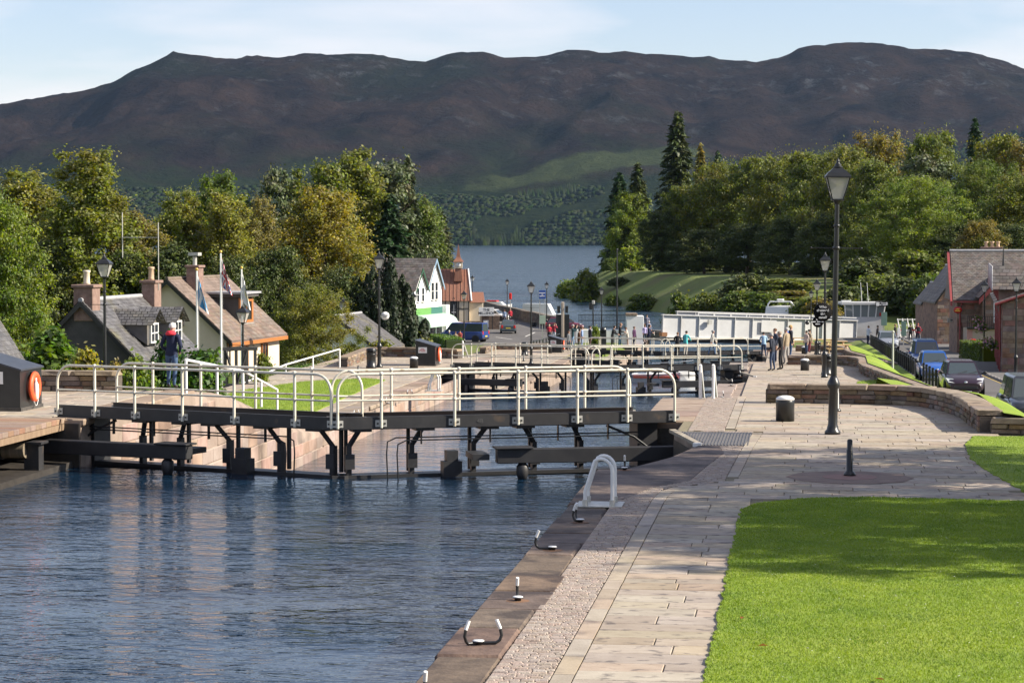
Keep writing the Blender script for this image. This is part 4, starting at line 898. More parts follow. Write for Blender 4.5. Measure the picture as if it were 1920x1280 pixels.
hook(1088, 979, 0, 'double mooring hook just before the ladder plate', ((-0.12, 0.05), (-0.1, 0.28)), 0)
hook(1171, 881, 0, 'small mooring hook by the gate recess edge', ((0.0, 0.06),), 0)
hook(806, 1322, 0, 'mooring hook whose white tip just shows at the water edge', ((-0.1, 0.3),), 0)
for px, py, lb in ((1354, 746, 'mooring hook on the pink coping below the steps'), (1371, 723, 'mooring hook by the second gate recess'), (1386, 706, 'mooring hook nearest the second ram arm')): hook(px, py, -2.15, lb, ((0.05, 0.1),), 0, 1.1)
for px, py, lb in ((668, 782, 'mooring hook on the village coping nearest the ramp'), (728, 757, 'mooring hook on the village coping beside the lawn'), (768, 742, 'mooring hook on the village coping near its ladder')): hook(px, py, -2.15, lb, ((0.1, 0.1), (-0.1, -0.1)), 0, 1.0)
def ladder(px, py, z, label, s=1):
    x, y = G(px, py, z); o = thing('ladder_hoops', label, 'ladder rail', (x, y, z), 0, 'white ladder hoops at the lock edge')
    m = MB(); m.box(-0.34, 0.34, -0.05, 0.62, 0, 0.014); pl = part('plate', m, M_galv, o)
    for yy in (0.05, 0.55):
        pts = [(0.2, yy, 0.02), (0.2, yy, 0.45)] + [(0.2 - 0.17 + 0.17 * math.cos(a), yy, 0.5 + 0.2 * math.sin(a)) for a in [math.pi * i / 12 for i in range(0, 9)]] + [(-0.14, yy, 0.4), (-0.2, yy, 0.22), (-0.2, yy, 0.02)]
        h = part('hoop', MB().tube(pts, 0.028, 10), M_white, o)
        part('socket', MB().tube([(0.2, yy, 0.012), (0.2, yy, 0.1)], 0.042, 10), M_galv, h); part('socket', MB().tube([(-0.2, yy, 0.012), (-0.2, yy, 0.1)], 0.042, 10), M_galv, h)
    return o
ladder(1122, 950, 0, 'white ladder hoops on a grey plate beside the near water')
ladder(812, 733, -2.15, 'far white ladder hoops on the village coping'); 
def rail_run(name, label, pts, posts, r=0.03, h=0.9):
    o = thing(name, label, 'handrail', (*pts[0],)); o0 = Vector(pts[0]); P = [Vector(p) - o0 for p in pts]
    part('rail', MB().tube([p + Vector((0, 0, h)) for p in P], r, 8), M_white, o)
    for t in posts:
        i = min(int(t), len(P) - 2); q = P[i].lerp(P[i + 1], t - i); part('post', MB().tube([q, q + Vector((0, 0, h))], r, 8), M_white, o)
    return o
p1 = (*G(1311, 750, 0), 0)
for q, lb in ((0, 'white handrail at the head of the steps below the first gate'), (0.32, 'second white handrail beside the steps below the first gate')):
    rail_run('handrail', lb, [(p1[0] + q, 56.6, 0.0), (p1[0] + q, 61.0, -2.15)], (0, 0.5, 1), 0.04, 0.82)
a = G(349, 737, 0); b = G(520, 776, -2.15)
rail_run('handrail', 'white handrail descending the curved sandstone ramp', [(*a, 0), (a[0] * .45 + b[0] * .55, a[1] * .45 + b[1] * .55, -0.95), (*b, -2.15)], (0, 0.5, 1.0, 1.5, 2), 0.04, 0.85)
a = G(637, 690, -2.15); b = A(420, 100)
rail_run('handrail', 'white handrail of the stairs below the clipped hedge', [(*a, -2.15), (a[0] - 2.2, a[1] - 1.8, -2.8), (*b, -3.6)], (0, 0.5, 1.0, 1.5, 2), 0.04, 0.9)
rail_run('handrail', 'small white handrail of the steps beyond the second gate', [(-17.2, 117.0, -2.15), (-17.2, 121.5, -4.3)], (0, 0.5, 1), 0.04, 0.85)
# ------------------------------------------------------------------ vegetation
M_bark = pm('bark', (0.06, 0.045, 0.032), (0.12, 0.09, 0.07), 4, 0.95, 0.5, 12)
M_birch = pm('birch_bark', (0.3, 0.27, 0.23), (0.12, 0.1, 0.085), 3, 0.9, 0.4, 8)
def leafm(n, a, b, c=None, t=0.42, isl=0.25, cs=0.35): return pm('leaf_' + n, a, b, 0.5, 0.55, island=isl, c3=c, c3scale=cs, c3pos=(0.48, 0.66), transl=t, spec=0.3)
LF = dict(
    gold=leafm('gold', (0.229, 0.228, 0.035), (0.309, 0.302, 0.044), (0.162, 0.204, 0.032)),
    amber=leafm('amber', (0.269, 0.236, 0.029), (0.346, 0.289, 0.035), (0.192, 0.213, 0.032)),
    brown=leafm('brown', (0.221, 0.192, 0.051), (0.276, 0.241, 0.061), (0.166, 0.177, 0.041)),
    goldgreen=leafm('goldgreen', (0.168, 0.212, 0.032), (0.229, 0.262, 0.040), (0.222, 0.212, 0.036)),
    lime=leafm('lime', (0.186, 0.251, 0.026), (0.258, 0.313, 0.034), (0.129, 0.204, 0.026)),
    bright=leafm('bright', (0.107, 0.196, 0.020), (0.165, 0.258, 0.035), (0.078, 0.154, 0.020)),
    yellow=leafm('yellow', (0.272, 0.258, 0.030), (0.349, 0.309, 0.045), (0.175, 0.196, 0.030)),
    green=leafm('green', (0.091, 0.147, 0.026), (0.147, 0.201, 0.033), (0.177, 0.201, 0.035)),
    wood=leafm('wood', (0.147, 0.182, 0.029), (0.221, 0.241, 0.035), (0.243, 0.228, 0.037)),
    wood2=leafm('wood2', (0.117, 0.163, 0.029), (0.184, 0.221, 0.035), (0.206, 0.221, 0.035)),
    rust=leafm('rust', (0.215, 0.179, 0.037), (0.269, 0.212, 0.040), (0.162, 0.187, 0.032)),
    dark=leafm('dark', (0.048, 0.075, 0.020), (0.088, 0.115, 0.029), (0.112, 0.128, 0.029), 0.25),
    fir=leafm('fir', (0.044, 0.068, 0.024), (0.077, 0.101, 0.034), (0.096, 0.109, 0.034), 0.15),
    spruce=leafm('spruce', (0.031, 0.068, 0.026), (0.054, 0.101, 0.040), None, 0.15),
    pine=leafm('pine', (0.077, 0.109, 0.046), (0.122, 0.152, 0.063), (0.141, 0.129, 0.059), 0.2),
    yew=leafm('yew', (0.014, 0.026, 0.010), (0.027, 0.043, 0.014), None, 0.08),
    hedge=leafm('hedge', (0.078, 0.160, 0.020), (0.126, 0.216, 0.028), (0.058, 0.113, 0.018), 0.3),
    thuja=leafm('thuja', (0.082, 0.165, 0.030), (0.126, 0.216, 0.042), (0.049, 0.113, 0.020), 0.3))
def quads(c, n, s, asp=1.35, r=None, tdir=None):
    r = r or rng; N = len(c); n = n / (np.linalg.norm(n, axis=1, keepdims=True) + 1e-9)
    t = r.normal(size=(N, 3)) if tdir is None else tdir + r.normal(size=(N, 3)) * 0.25
    t = t - n * (t * n).sum(1, keepdims=True); t /= np.linalg.norm(t, axis=1, keepdims=True) + 1e-9; b = np.cross(n, t)
    s = (s * r.uniform(0.65, 1.3, N))[:, None]; a = s * asp * 0.6; w = s * 0.5
    v = np.stack([c - t * a, c + b * w - t * a * 0.1, c + t * a, c - b * w - t * a * 0.1], 1).reshape(-1, 3)
    return v, np.arange(4 * N).reshape(-1, 4)
def clumps_to_leaves(C, RAD, per, size, r, flat=0.8, up=0.35):
    N = len(C); k = np.repeat(np.arange(N), per); d = r.normal(size=(N * per, 3)); d /= np.linalg.norm(d, axis=1, keepdims=True)
    q = np.clip(np.abs(r.normal(size=N * per)) * 0.55 + 0.12, 0, 1.7); p = C[k] + d * (q * RAD[k])[:, None] * np.array([1, 1, flat]); p[:, 2] += 0.35 * np.clip(q - 0.75, 0, 1) * RAD[k]
    nrm = d * 0.6 + np.array([0, 0, up]) + r.normal(size=d.shape) * 0.5
    return quads(p, nrm, np.full(N * per, size), r=r)
def mesh_of(name, v, f):
    o = npmesh(name, v, f, LF['green']); me = o.data; bpy.data.objects.remove(o); return me
def broad(seed, ratio=0.8, nc=230, per=120, size=0.021, low=0.07, top=0.62, lob=0.28, crad=(0.05, 0.09), nsub=9, point=0.0):
    """crown of several overlapping boughs, each a lumpy mass of leaf clumps"""
    r = np.random.default_rng(seed); rm = ratio * 0.47; k = min(1.0, 0.5 + ratio * 0.6); C = []; RAD = []
    subs = [(0, 0, 0.5, rm * 0.72, 0.44)]
    for i in range(nsub):
        z = low + 0.12 + (0.9 - low - 0.12) * ((i + 0.5) / nsub) ** 0.9; a = i * 2.4 + r.uniform(-.5, .5); zz = (z - low) / (1 - low)
        env = rm * (math.sin(math.pi * min(1, zz * 0.9 + 0.08) ** (0.62 + 0.2 * top)) ** 0.6) * (1 - point * zz); q = env * r.uniform(0.5, 0.72); rr_ = env * r.uniform(0.42, 0.6) + 0.02
        subs.append((math.cos(a) * q, math.sin(a) * q, z, rr_, min(rr_ * r.uniform(0.9, 1.4), 0.2, 1.0 - z + 0.02)))
    subs.append((r.uniform(-.1, .1) * rm, r.uniform(-.1, .1) * rm, 0.86, rm * (0.42 - 0.25 * point), 0.13))
    wts = np.array([(q[3] * q[4]) ** 0.8 for q in subs]); wts /= wts.sum()
    for (cx, cy, cz, rx, rz), w_ in zip(subs, wts):
        n = max(6, int(nc * w_)); d = r.normal(size=(n, 3)); d /= np.linalg.norm(d, axis=1, keepdims=True); q = 0.55 + 0.45 * r.random(n) ** 0.5
        p = d * q[:, None] * np.array([rx, rx, rz]) * (1 + 0.18 * r.normal(size=(n, 1))) + np.array([cx, cy, cz]); p[:, 2] = np.clip(p[:, 2], low * 0.6, 0.97); C.append(p); RAD.append(r.uniform(*crad, n) * k)
    return mesh_of('crown', *clumps_to_leaves(np.concatenate(C), np.concatenate(RAD), per, size * (0.75 + 0.25 * k), r, up=0.5))
def fir(seed, lev=44, rmax=0.17, pw=0.62, size=0.02, low=0.03, droop=0.4, dense=14):
    r = np.random.default_rng(seed); P = []; Nn = []; T = []
    for i in range(lev):
        z = low + (1 - low) * (i / lev) ** 0.95; R0 = rmax * (1 - z) ** pw * r.uniform(0.85, 1.15) + 0.008; nb = int(6 + 9 * (1 - z)) + 2
        for b in range(nb):
            a = r.random() * 6.283; Lb = R0 * r.uniform(0.7, 1.15); m = max(3, int(dense * Lb / rmax * 2.2) + 3)
            t = r.random(m) ** 0.7; d = np.array([math.cos(a), math.sin(a), 0]); side = np.array([-math.sin(a), math.cos(a), 0])
            p = d[None] * (t * Lb)[:, None] + side[None] * (r.normal(size=m) * 0.18 * Lb * (1.1 - t))[:, None]; p[:, 2] += z - droop * t * t * Lb + r.normal(size=m) * 0.004
            P.append(p); Nn.append(np.tile([d[0] * .35, d[1] * .35, 1.0], (m, 1)) + r.normal(size=(m, 3)) * 0.45); T.append(np.tile([d[0], d[1], -droop], (m, 1)))
    return mesh_of('crown', *quads(np.concatenate(P), np.concatenate(Nn), np.full(sum(map(len, P)), size), 1.8, r, np.concatenate(T)))
def pine(seed, nc=60, per=170, size=0.018):
    r = np.random.default_rng(seed); th = r.random(nc) * 6.283; z = 0.3 + 0.68 * r.random(nc); rad = 0.33 * np.sqrt(np.clip(1.25 - z, 0.08, 1)) * r.random(nc) ** 0.5
    C = np.stack([np.cos(th) * rad, np.sin(th) * rad, z], -1); RAD = r.uniform(0.07, 0.13, nc); return mesh_of('crown', *clumps_to_leaves(C, RAD, per, size, r, 0.32, 0.8))
def yewm(seed, cols=44, per=800, size=0.02):
    r = np.random.default_rng(seed); P = []; Nn = []
    for i in range(cols):
        a = r.random() * 6.283; q = 0.32 * math.sqrt(r.random()); h = (1.0 - 0.55 * (q / 0.32) ** 2) * r.uniform(0.85, 1.0); w = r.uniform(0.075, 0.115)
        t = r.random(per); th = r.random(per) * 6.283; rr_ = w * np.sin(np.pi * np.clip(0.12 + 0.88 * t, 0, 1)) ** 0.6 * (0.8 + .3 * r.random(per)); lean = 1 + 0.35 * t
        P.append(np.stack([math.cos(a) * q * lean + np.cos(th) * rr_, math.sin(a) * q * lean + np.sin(th) * rr_, t * h], -1)); Nn.append(np.stack([np.cos(th), np.sin(th), np.full(per, 0.3)], -1) + r.normal(size=(per, 3)) * 0.4)
    return mesh_of('crown', *quads(np.concatenate(P), np.concatenate(Nn), np.full(cols * per, size), 1.6, r))
def shrubm(seed, ratio=1.1, nc=80, per=120, size=0.05):
    r = np.random.default_rng(seed); d = r.normal(size=(nc, 3)); d[:, 2] = np.abs(d[:, 2]); d /= np.linalg.norm(d, axis=1, keepdims=True); q = 0.35 + 0.55 * r.random(nc) ** 0.5
    C = d * q[:, None] * np.array([0.45 * ratio, 0.45 * ratio, 0.85]); C[:, 2] = C[:, 2] * (1 if ratio > .8 else 1.0) + 0.06; k = min(1, .5 + .5 * ratio); return mesh_of('crown', *clumps_to_leaves(C, r.uniform(0.09, 0.16, nc) * k, per, size * k, r))
def trunkm(seed, limbs=6, r0=0.02, ht=0.75):
    r2 = random.Random(seed); m = MB(); m.tube([(0, 0, -0.02), (r2.uniform(-.01, .01), r2.uniform(-.01, .01), ht * .5), (r2.uniform(-.02, .02), r2.uniform(-.02, .02), ht)], [r0, r0 * .65, r0 * .2], 8)
    for i in range(limbs):
        z = ht * (0.25 + 0.6 * i / limbs); a = i * 2.4 + r2.random(); l = r2.uniform(0.14, 0.24)
        m.tube([(0, 0, z), (math.cos(a) * l * .5, math.sin(a) * l * .5, z + l * .5), (math.cos(a) * l, math.sin(a) * l, z + l * .8)], [r0 * .42, r0 * .28, r0 * .1], 6)
    me = m.mesh('trunk'); me.materials.append(M_bark); return me
RAT = {'b': (0.32, 0.5, 0.8), 'hb': (0.35, 0.55, 0.85), 't': (0.32, 0.5), 's': (0.5, 0.8, 1.2)}
CR = dict(b=[[broad(1 + 10 * i, q, 250, 170, 0.0135), broad(2 + 10 * i, q, 250, 170, 0.0135, nsub=11)] for i, q in enumerate(RAT['b'])], hb=[[broad(4 + 10 * i, q, 420, 190, 0.0085, crad=(0.036, 0.07), nsub=12)] for i, q in enumerate(RAT['hb'])],
          t=[[broad(6 + 10 * i, q, 420, 190, 0.0085, crad=(0.034, 0.066), nsub=13, point=0.5)] + ([broad(7, q, 420, 190, 0.0085, crad=(0.034, 0.066), nsub=11, point=0.35)] if i else []) for i, q in enumerate(RAT['t'])],
          f=[fir(8), fir(9, 40, 0.18, 0.72), fir(10, 46, 0.16, 0.58)], p=[pine(11), pine(12)], y=[yewm(13)], s=[[shrubm(14 + 10 * i, q), shrubm(15 + 10 * i, q)] for i, q in enumerate(RAT['s'])])
TRK = [trunkm(1), trunkm(2), trunkm(3)]; TRF = trunkm(4, 0, 0.016, 0.95); TRB = trunkm(5, 7, 0.014, 0.85); TRB.materials.clear(); TRB.materials.append(M_birch)
cnt_tree = [0]
def tree(label, px, ytop, wpx, d, kind, leaf, group=None, name='tree', z=None, xy=None, h=None, rz=None, birch=False, cat=None):
    x, y = xy or A(px, d); zb = (gz(x, y) if z is None else z) - 0.05
    h = h or (H(ytop, d) - zb); cnt_tree[0] += 1; i = cnt_tree[0]
    w = wpx * d / F * (1.2 if kind in ('b', 'hb', 't') else 1.3 if kind == 'f' else 1.1) if wpx else h * 0.85
    if kind in RAT:
        q = min(range(len(RAT[kind])), key=lambda m_: abs(math.log(RAT[kind][m_] / (w / h)))); pool = CR[kind][q]; sx = w / RAT[kind][q] * 0.95
    else: pool = CR[kind]; sx = w / {'f': 0.36, 'p': 0.68, 'y': 0.72}[kind]
    o = thing(name, label, cat or {'s': 'shrub'}.get(kind, 'tree'), (x, y, zb), (i * 2.39) % 6.28 if rz is None else rz, group); o.scale = (sx, sx, h)
    if kind != 's': t = link('trunk', TRB if birch else (TRF if kind in 'fy' else TRK[i % 3]), o)
    else:
        t = link('stem', TRK[i % 3], o); t.scale = (0.9, 0.9, 0.9)
    me = pool[i % len(pool)]; c = link('crown', me, o); c.material_slots[0].link = 'OBJECT'; c.material_slots[0].material = LF[leaf]
    return o
g1 = 'trees on the village side'; g2 = 'trees of the wood beyond the bridge'; g3 = 'shrubs on the grassy point'; g4 = 'garden shrubs'
tree('sunlit yellow-green tree beside the house with slate roof corner', 5, 360, 175, 98, 'hb', 'lime', g1)
tree('tall golden-green poplar, highest tree behind the dark cottage', 168, 274, 235, 150, 't', 'goldgreen', g1, birch=True)
tree('golden brown tree between the highest poplar and the sunlit tree', 50, 316, 235, 156, 't', 'gold', g1, birch=True)
tree('rusty gold tree behind the cottage chimneys', 248, 390, 180, 152, 't', 'brown', g1, birch=True)
tree('gold-green birch behind the cream gabled house', 338, 353, 160, 168, 't', 'goldgreen', g1, birch=True)
tree('upright golden birch behind the brown roofed house', 425, 356, 160, 166, 't', 'gold', g1, birch=True)
tree('thin russet birch next to the amber maple', 488, 368, 125, 170, 't', 'brown', g1, birch=True)
tree('broad amber maple with orange top', 612, 345, 200, 160, 'hb', 'amber', g1)
tree('mid green tree rising behind the golden birches', 412, 320, 125, 212, 'b', 'green', g1)
tree('grey-green pine behind the russet birch', 510, 316, 110, 214, 'p', 'pine', g1)
tree('green rounded tree behind the amber maple', 598, 302, 140, 216, 'b', 'wood2', g1)
tree('tall olive tree next to the layered pine', 668, 278, 100, 258, 'b', 'wood', g1)
tree('layered pine with open branches above the white shop', 722, 296, 150, 264, 'p', 'pine', g1)
tree('slim spruce tip above the layered pine', 766, 292, 62, 270, 'f', 'fir', g1)
tree('dark spruce behind the yew', 732, 362, 100, 256, 'f', 'spruce', g1)
tree('green tree sloping down to the loch behind the white shop', 790, 372, 100, 300, 'b', 'green', g1)
tree('last feathery green tree beside the loch', 826, 392, 72, 304, 'f', 'pine', g1)
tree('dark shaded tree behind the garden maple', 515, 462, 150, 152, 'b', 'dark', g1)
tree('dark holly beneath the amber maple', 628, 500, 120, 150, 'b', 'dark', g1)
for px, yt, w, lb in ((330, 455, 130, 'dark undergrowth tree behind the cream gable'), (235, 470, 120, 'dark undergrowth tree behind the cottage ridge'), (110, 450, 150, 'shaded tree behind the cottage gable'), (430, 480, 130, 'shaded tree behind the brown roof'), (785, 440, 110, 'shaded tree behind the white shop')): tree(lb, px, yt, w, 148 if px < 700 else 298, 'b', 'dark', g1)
tree('dark Irish yew with many upright plumes', 718, 462, 122, 150, 'y', 'yew', g1)
tree('leafy garden maple in front of the white cottage', 585, 533, 165, 122, 'hb', 'wood', g1)
# right wood
for px, yt, w, d, k, lf, lb in (
    (1268, 208, 84, 380, 'f', 'fir', 'tallest fir at the corner of the wood'), (1195, 305, 66, 372, 'f', 'fir', 'fir beside the pale tree at the water'), (1160, 322, 66, 388, 'f', 'spruce', 'dark fir at the very edge of the loch'),
    (1184, 358, 92, 372, 'b', 'lime', 'pale rounded tree at the edge of the loch'), (1312, 268, 50, 398, 'f', 'rust', 'thin brownish fir beside the tallest fir'), (1345, 282, 50, 402, 'f', 'spruce', 'blue-green fir tip behind the lime row'),
    (1240, 395, 90, 338, 'b', 'dark', 'dark tree below the tallest fir'), (1285, 345, 120, 340, 'b', 'wood2', 'first lime of the clipped row near the firs'), (1345, 305, 130, 336, 'b', 'wood', 'second lime of the row with sunlit top'), (1405, 296, 130, 332, 'b', 'wood2', 'third lime of the row'),
    (1462, 290, 135, 328, 'b', 'wood', 'fourth lime of the row above the bridge girder'), (1520, 284, 135, 324, 'b', 'wood2', 'lime of the row beside the tall lamp lantern'), (1580, 276, 140, 318, 'b', 'wood', 'lime of the row behind the tall lamp'), (1640, 300, 130, 310, 'b', 'wood2', 'lime behind the control cabin'),
    (1655, 250, 150, 362, 'b', 'rust', 'russet crowned tree on top of the wood'), (1745, 246, 140, 360, 'b', 'wood2', 'green crowned tree on top of the wood'), (1826, 220, 66, 372, 'f', 'spruce', 'dark pointed conifer on top of the wood'), (1868, 254, 150, 362, 'b', 'wood', 'olive tree on top of the wood beside the conifer'), (1925, 262, 150, 358, 'b', 'rust', 'golden tree on top of the wood above the stone houses'),
    (1735, 290, 130, 330, 'p', 'pine', 'grey-green pine within the wood'), (1716, 330, 200, 300, 'hb', 'lime', 'large yellow-green tree behind the stone houses'), (1850, 300, 170, 320, 'hb', 'green', 'deep green tree behind the slate roof'), (1925, 330, 150, 310, 'b', 'wood', 'tree behind the chimney pots'), (1838, 412, 105, 280, 'b', 'rust', 'low russet tree above the slate ridge'), (1640, 420, 130, 290, 'b', 'wood2', 'shaded green tree beside the large yellow-green one'), (1790, 420, 120, 300, 'b', 'dark', 'dark low tree beside the pale stone gable'),
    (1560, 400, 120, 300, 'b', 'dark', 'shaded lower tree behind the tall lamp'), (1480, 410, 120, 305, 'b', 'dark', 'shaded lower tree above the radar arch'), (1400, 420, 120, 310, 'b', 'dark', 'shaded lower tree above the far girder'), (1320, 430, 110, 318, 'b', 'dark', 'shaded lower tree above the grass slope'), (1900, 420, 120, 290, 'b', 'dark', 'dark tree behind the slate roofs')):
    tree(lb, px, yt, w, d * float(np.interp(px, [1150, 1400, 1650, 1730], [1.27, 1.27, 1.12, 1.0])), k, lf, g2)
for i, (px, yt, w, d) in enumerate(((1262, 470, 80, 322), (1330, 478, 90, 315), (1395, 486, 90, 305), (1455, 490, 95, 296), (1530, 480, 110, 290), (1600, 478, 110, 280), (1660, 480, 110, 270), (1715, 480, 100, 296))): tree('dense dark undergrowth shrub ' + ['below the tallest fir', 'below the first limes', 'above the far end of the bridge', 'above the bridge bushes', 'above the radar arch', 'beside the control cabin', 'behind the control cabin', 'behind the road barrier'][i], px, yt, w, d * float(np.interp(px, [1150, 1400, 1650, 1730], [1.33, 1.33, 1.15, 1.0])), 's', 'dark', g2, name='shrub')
for px, yt, w, d, lf, lb in ((1066, 513, 62, 455, 'lime', 'round yellow-green bush at the tip of the point'), (1100, 496, 62, 430, 'wood2', 'green bush behind the tip bush'), (1145, 478, 40, 462, 'green', 'small upright bush on the crest of the point'), (1182, 452, 70, 452, 'lime', 'pale willow bush below the pale tree'), (1112, 520, 34, 432, 'green', 'small dark bush on the grass slope'), (1160, 515, 50, 425, 'dark', 'low spreading dark bush on the grass slope'),
                          (1205, 540, 74, 376, 'green', 'rounded bush pair at the water edge'), (1150, 545, 40, 402, 'green', 'little bush beside the dark mast'), (1275, 532, 70, 318, 'green', 'bush above the free end of the bridge'), (1330, 535, 90, 305, 'wood2', 'bush above the middle of the bridge'), (1390, 533, 100, 290, 'green', 'dense bush behind the bridge girder'), (1440, 540, 90, 280, 'green', 'bush by the radar arch'), (1520, 545, 90, 265, 'wood2', 'bush between radar arch and control cabin'), (1400, 500, 120, 300, 'dark', 'dark bramble bank above the bridge'), (1480, 515, 120, 290, 'wood2', 'bramble bank beside the brown slope')):
    tree(lb, px, yt, w, d, 's', lf, g3, name='shrub')
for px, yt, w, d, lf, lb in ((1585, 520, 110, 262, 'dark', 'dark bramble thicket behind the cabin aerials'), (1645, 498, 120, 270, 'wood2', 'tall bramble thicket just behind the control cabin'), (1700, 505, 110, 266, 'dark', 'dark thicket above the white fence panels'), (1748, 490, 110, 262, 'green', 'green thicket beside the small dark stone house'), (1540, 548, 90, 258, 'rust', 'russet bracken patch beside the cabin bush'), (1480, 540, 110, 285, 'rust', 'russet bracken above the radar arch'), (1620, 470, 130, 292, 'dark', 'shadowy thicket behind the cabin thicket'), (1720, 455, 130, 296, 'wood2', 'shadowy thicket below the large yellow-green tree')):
    tree(lb, px, yt, w, d, 's', lf, g3, name='shrub')
for px, yt, w, d, lf, lb in ((95, 595, 150, 80, 'bright', 'large bright green laurel in front of the cottage gable'), (160, 628, 70, 76, 'yellow', 'yellow leaved shrub beside the bright laurel'), (30, 610, 90, 84, 'bright', 'green shrub behind the large cabinet'), (255, 650, 85, 76, 'lime', 'low yellow-green bush behind the gate rail'), (218, 648, 40, 82, 'rust', 'small russet shrub below the cottage eave'), (316, 603, 75, 80, 'thuja', 'feathery green conifer beside the standing man'), (378, 622, 90, 78, 'thuja', 'broad feathery conifer in front of the flagpoles'),
                             (490, 665, 40, 98, 'lime', 'small golden conifer below the hedge'), (712, 612, 60, 138, 'wood', 'garden bush at the foot of the yew'), (790, 618, 80, 150, 'wood', 'russet-green bush in front of the shop awning'), (560, 655, 60, 118, 'dark', 'dark shrub below the garden maple'), (495, 640, 40, 112, 'green', 'climbing rose bush at the orange window'), (1118, 600, 20, 215, 'lime', 'weeping green bush by the black railings')):
    tree(lb, px, yt, w, d, 's', lf, g4, name='shrub')
# parkland trees beside the lawn whose shade falls over the path (right of the view)
def camxy(xc, d): return (xc * cY - d * sY, d * cY + xc * sY)
tree('broad lime tree shading the flagstones beside the lawn', 0, 0, 0, 0, 'hb', 'green', 'shade trees beside the lawn', xy=camxy(16.0, 30.0), h=12.5, z=0.0)
tree('second lime tree beside the lawn', 0, 0, 0, 0, 'hb', 'green', 'shade trees beside the lawn', xy=camxy(17.5, 36.8), h=12.0, z=0.0, rz=1.0)
# clipped hedges
def hedge(label, path, h, w, zb, leaf='hedge', per=900, size=0.05, seed=1):
    r = np.random.default_rng(seed); o = thing('hedge', label, 'hedge', (*path[0], zb), 0, 'clipped hedges'); P = [Vector((p[0] - path[0][0], p[1] - path[0][1], 0)) for p in path]
    core = MB(); Vs = []; Ns = []
    for i in range(len(P) - 1):
        a, b = P[i], P[i + 1]; d = (b - a); L_ = d.length; ang = math.atan2(d.y, d.x); Mx = Matrix.Translation(a) @ Matrix.Rotation(ang, 4, 'Z'); core.box(-w * .4, L_ + w * .4, -w * .42, w * .42, -0.5, h * 0.95, Mx)
        k = int(per * L_ * (2 * h + w)); side = r.random(k) * (2 * h + w); x = r.random(k) * L_
        y = np.where(side < h, -w / 2, np.where(side < 2 * h, w / 2, r.uniform(-w / 2, w / 2, k))); z = np.where(side < 2 * h, r.random(k) * h, h); n = np.stack([np.zeros(k), np.sign(y) * (side < 2 * h), (side >= 2 * h) * 1.0], -1)
        c = np.stack([x, y, z], -1) + r.normal(size=(k, 3)) * 0.03; Rm = np.array(Matrix.Rotation(ang, 3, 'Z')); Vs.append(c @ Rm.T + np.array(a)); Ns.append(n @ Rm.T)
    part('core', core, LF['dark'], o); v, f = quads(np.concatenate(Vs), np.concatenate(Ns) + r.normal(size=(sum(map(len, Vs)), 3)) * 0.5, np.full(sum(map(len, Vs)), size), r=r); npmesh('foliage', v, f, LF[leaf], o)
    return o
hedge('long clipped green hedge beside the stair rail', [G(668, 682, -2.2), A(600, 112), A(490, 106), A(425, 104)], 1.5, 1.1, -3.7, per=260, size=0.07)
hedge('low square hedge beside the blue van', [A(812, 196), A(845, 190), A(851, 186)], 1.6, 1.5, -5.75, per=160, size=0.1, seed=2)
hedge('ivy covered garden hedge in front of the stone house', [A(1818, 158), A(1858, 150)], 1.3, 1.3, gz(*A(1840, 155)), leaf='green', per=160, size=0.1, seed=3)
# ------------------------------------------------------------------ buildings
M_slate = pm('roof_slate', (0.075, 0.072, 0.075), (0.14, 0.135, 0.135), 2, 0.55, 0.3, 14, island=0.25, c3=(0.13, 0.12, 0.09), c3scale=0.8)
M_slate2 = pm('brown_slate', (0.1, 0.085, 0.075), (0.175, 0.15, 0.13), 2, 0.65, 0.3, 14, island=0.25)
M_tile = pm('brown_roof_tile', (0.145, 0.108, 0.085), (0.225, 0.17, 0.135), 2.5, 0.8, 0.3, 20, objrand=0.16, c3=(0.12, 0.09, 0.07), c3scale=0.9)
M_copper = pm('rust_red_roofing', (0.19, 0.1, 0.068), (0.28, 0.155, 0.105), 1.2, 0.7, 0.1, 6, stretch=(6, 6, 0.4), island=0.1)
M_render_d = pm('dark_grey_render', (0.055, 0.052, 0.05), (0.085, 0.08, 0.075), 2, 0.95, 0.3, 20)
M_cream = pm('cream_render', (0.6, 0.51, 0.37), (0.66, 0.57, 0.43), 1.4, 0.9, 0.2, 30)
M_whitew = pm('white_wall', (0.72, 0.72, 0.7), (0.8, 0.8, 0.78), 1.0, 0.85)
M_beige = pm('beige_wall', (0.36, 0.3, 0.24), (0.45, 0.38, 0.3), 1.2, 0.9)
M_redstone = pm('red_sandstone', (0.16, 0.1, 0.075), (0.3, 0.2, 0.15), 1.6, 0.9, 0.5, 9, c3=(0.1, 0.07, 0.055), c3scale=2.2)
M_block = pm('squared_stone', (0.16, 0.1, 0.08), (0.3, 0.205, 0.155), 2.2, 0.9, 0.5, 14, island=0.28)
M_chim = pm('chimney_stone', (0.17, 0.105, 0.085), (0.27, 0.18, 0.145), 5, 0.9, 0.5, 18)
M_pot = pm('clay_pot', (0.5, 0.34, 0.22), (0.6, 0.44, 0.3), 5, 0.8)
M_orangew = pm('varnished_frame', (0.33, 0.12, 0.03), (0.42, 0.16, 0.045), 5, 0.45)
M_redtrim = pm('red_bargeboard', (0.26, 0.05, 0.05), (0.33, 0.07, 0.065), 4, 0.5)
M_lead = pm('lead_flashing', (0.28, 0.28, 0.29), (0.38, 0.38, 0.39), 5, 0.5)
M_pane = glass('window_glass', (0.018, 0.022, 0.028), 0.05)
M_green = pm('dark_green_paint', (0.02, 0.07, 0.04), (0.03, 0.09, 0.05), 4, 0.5)
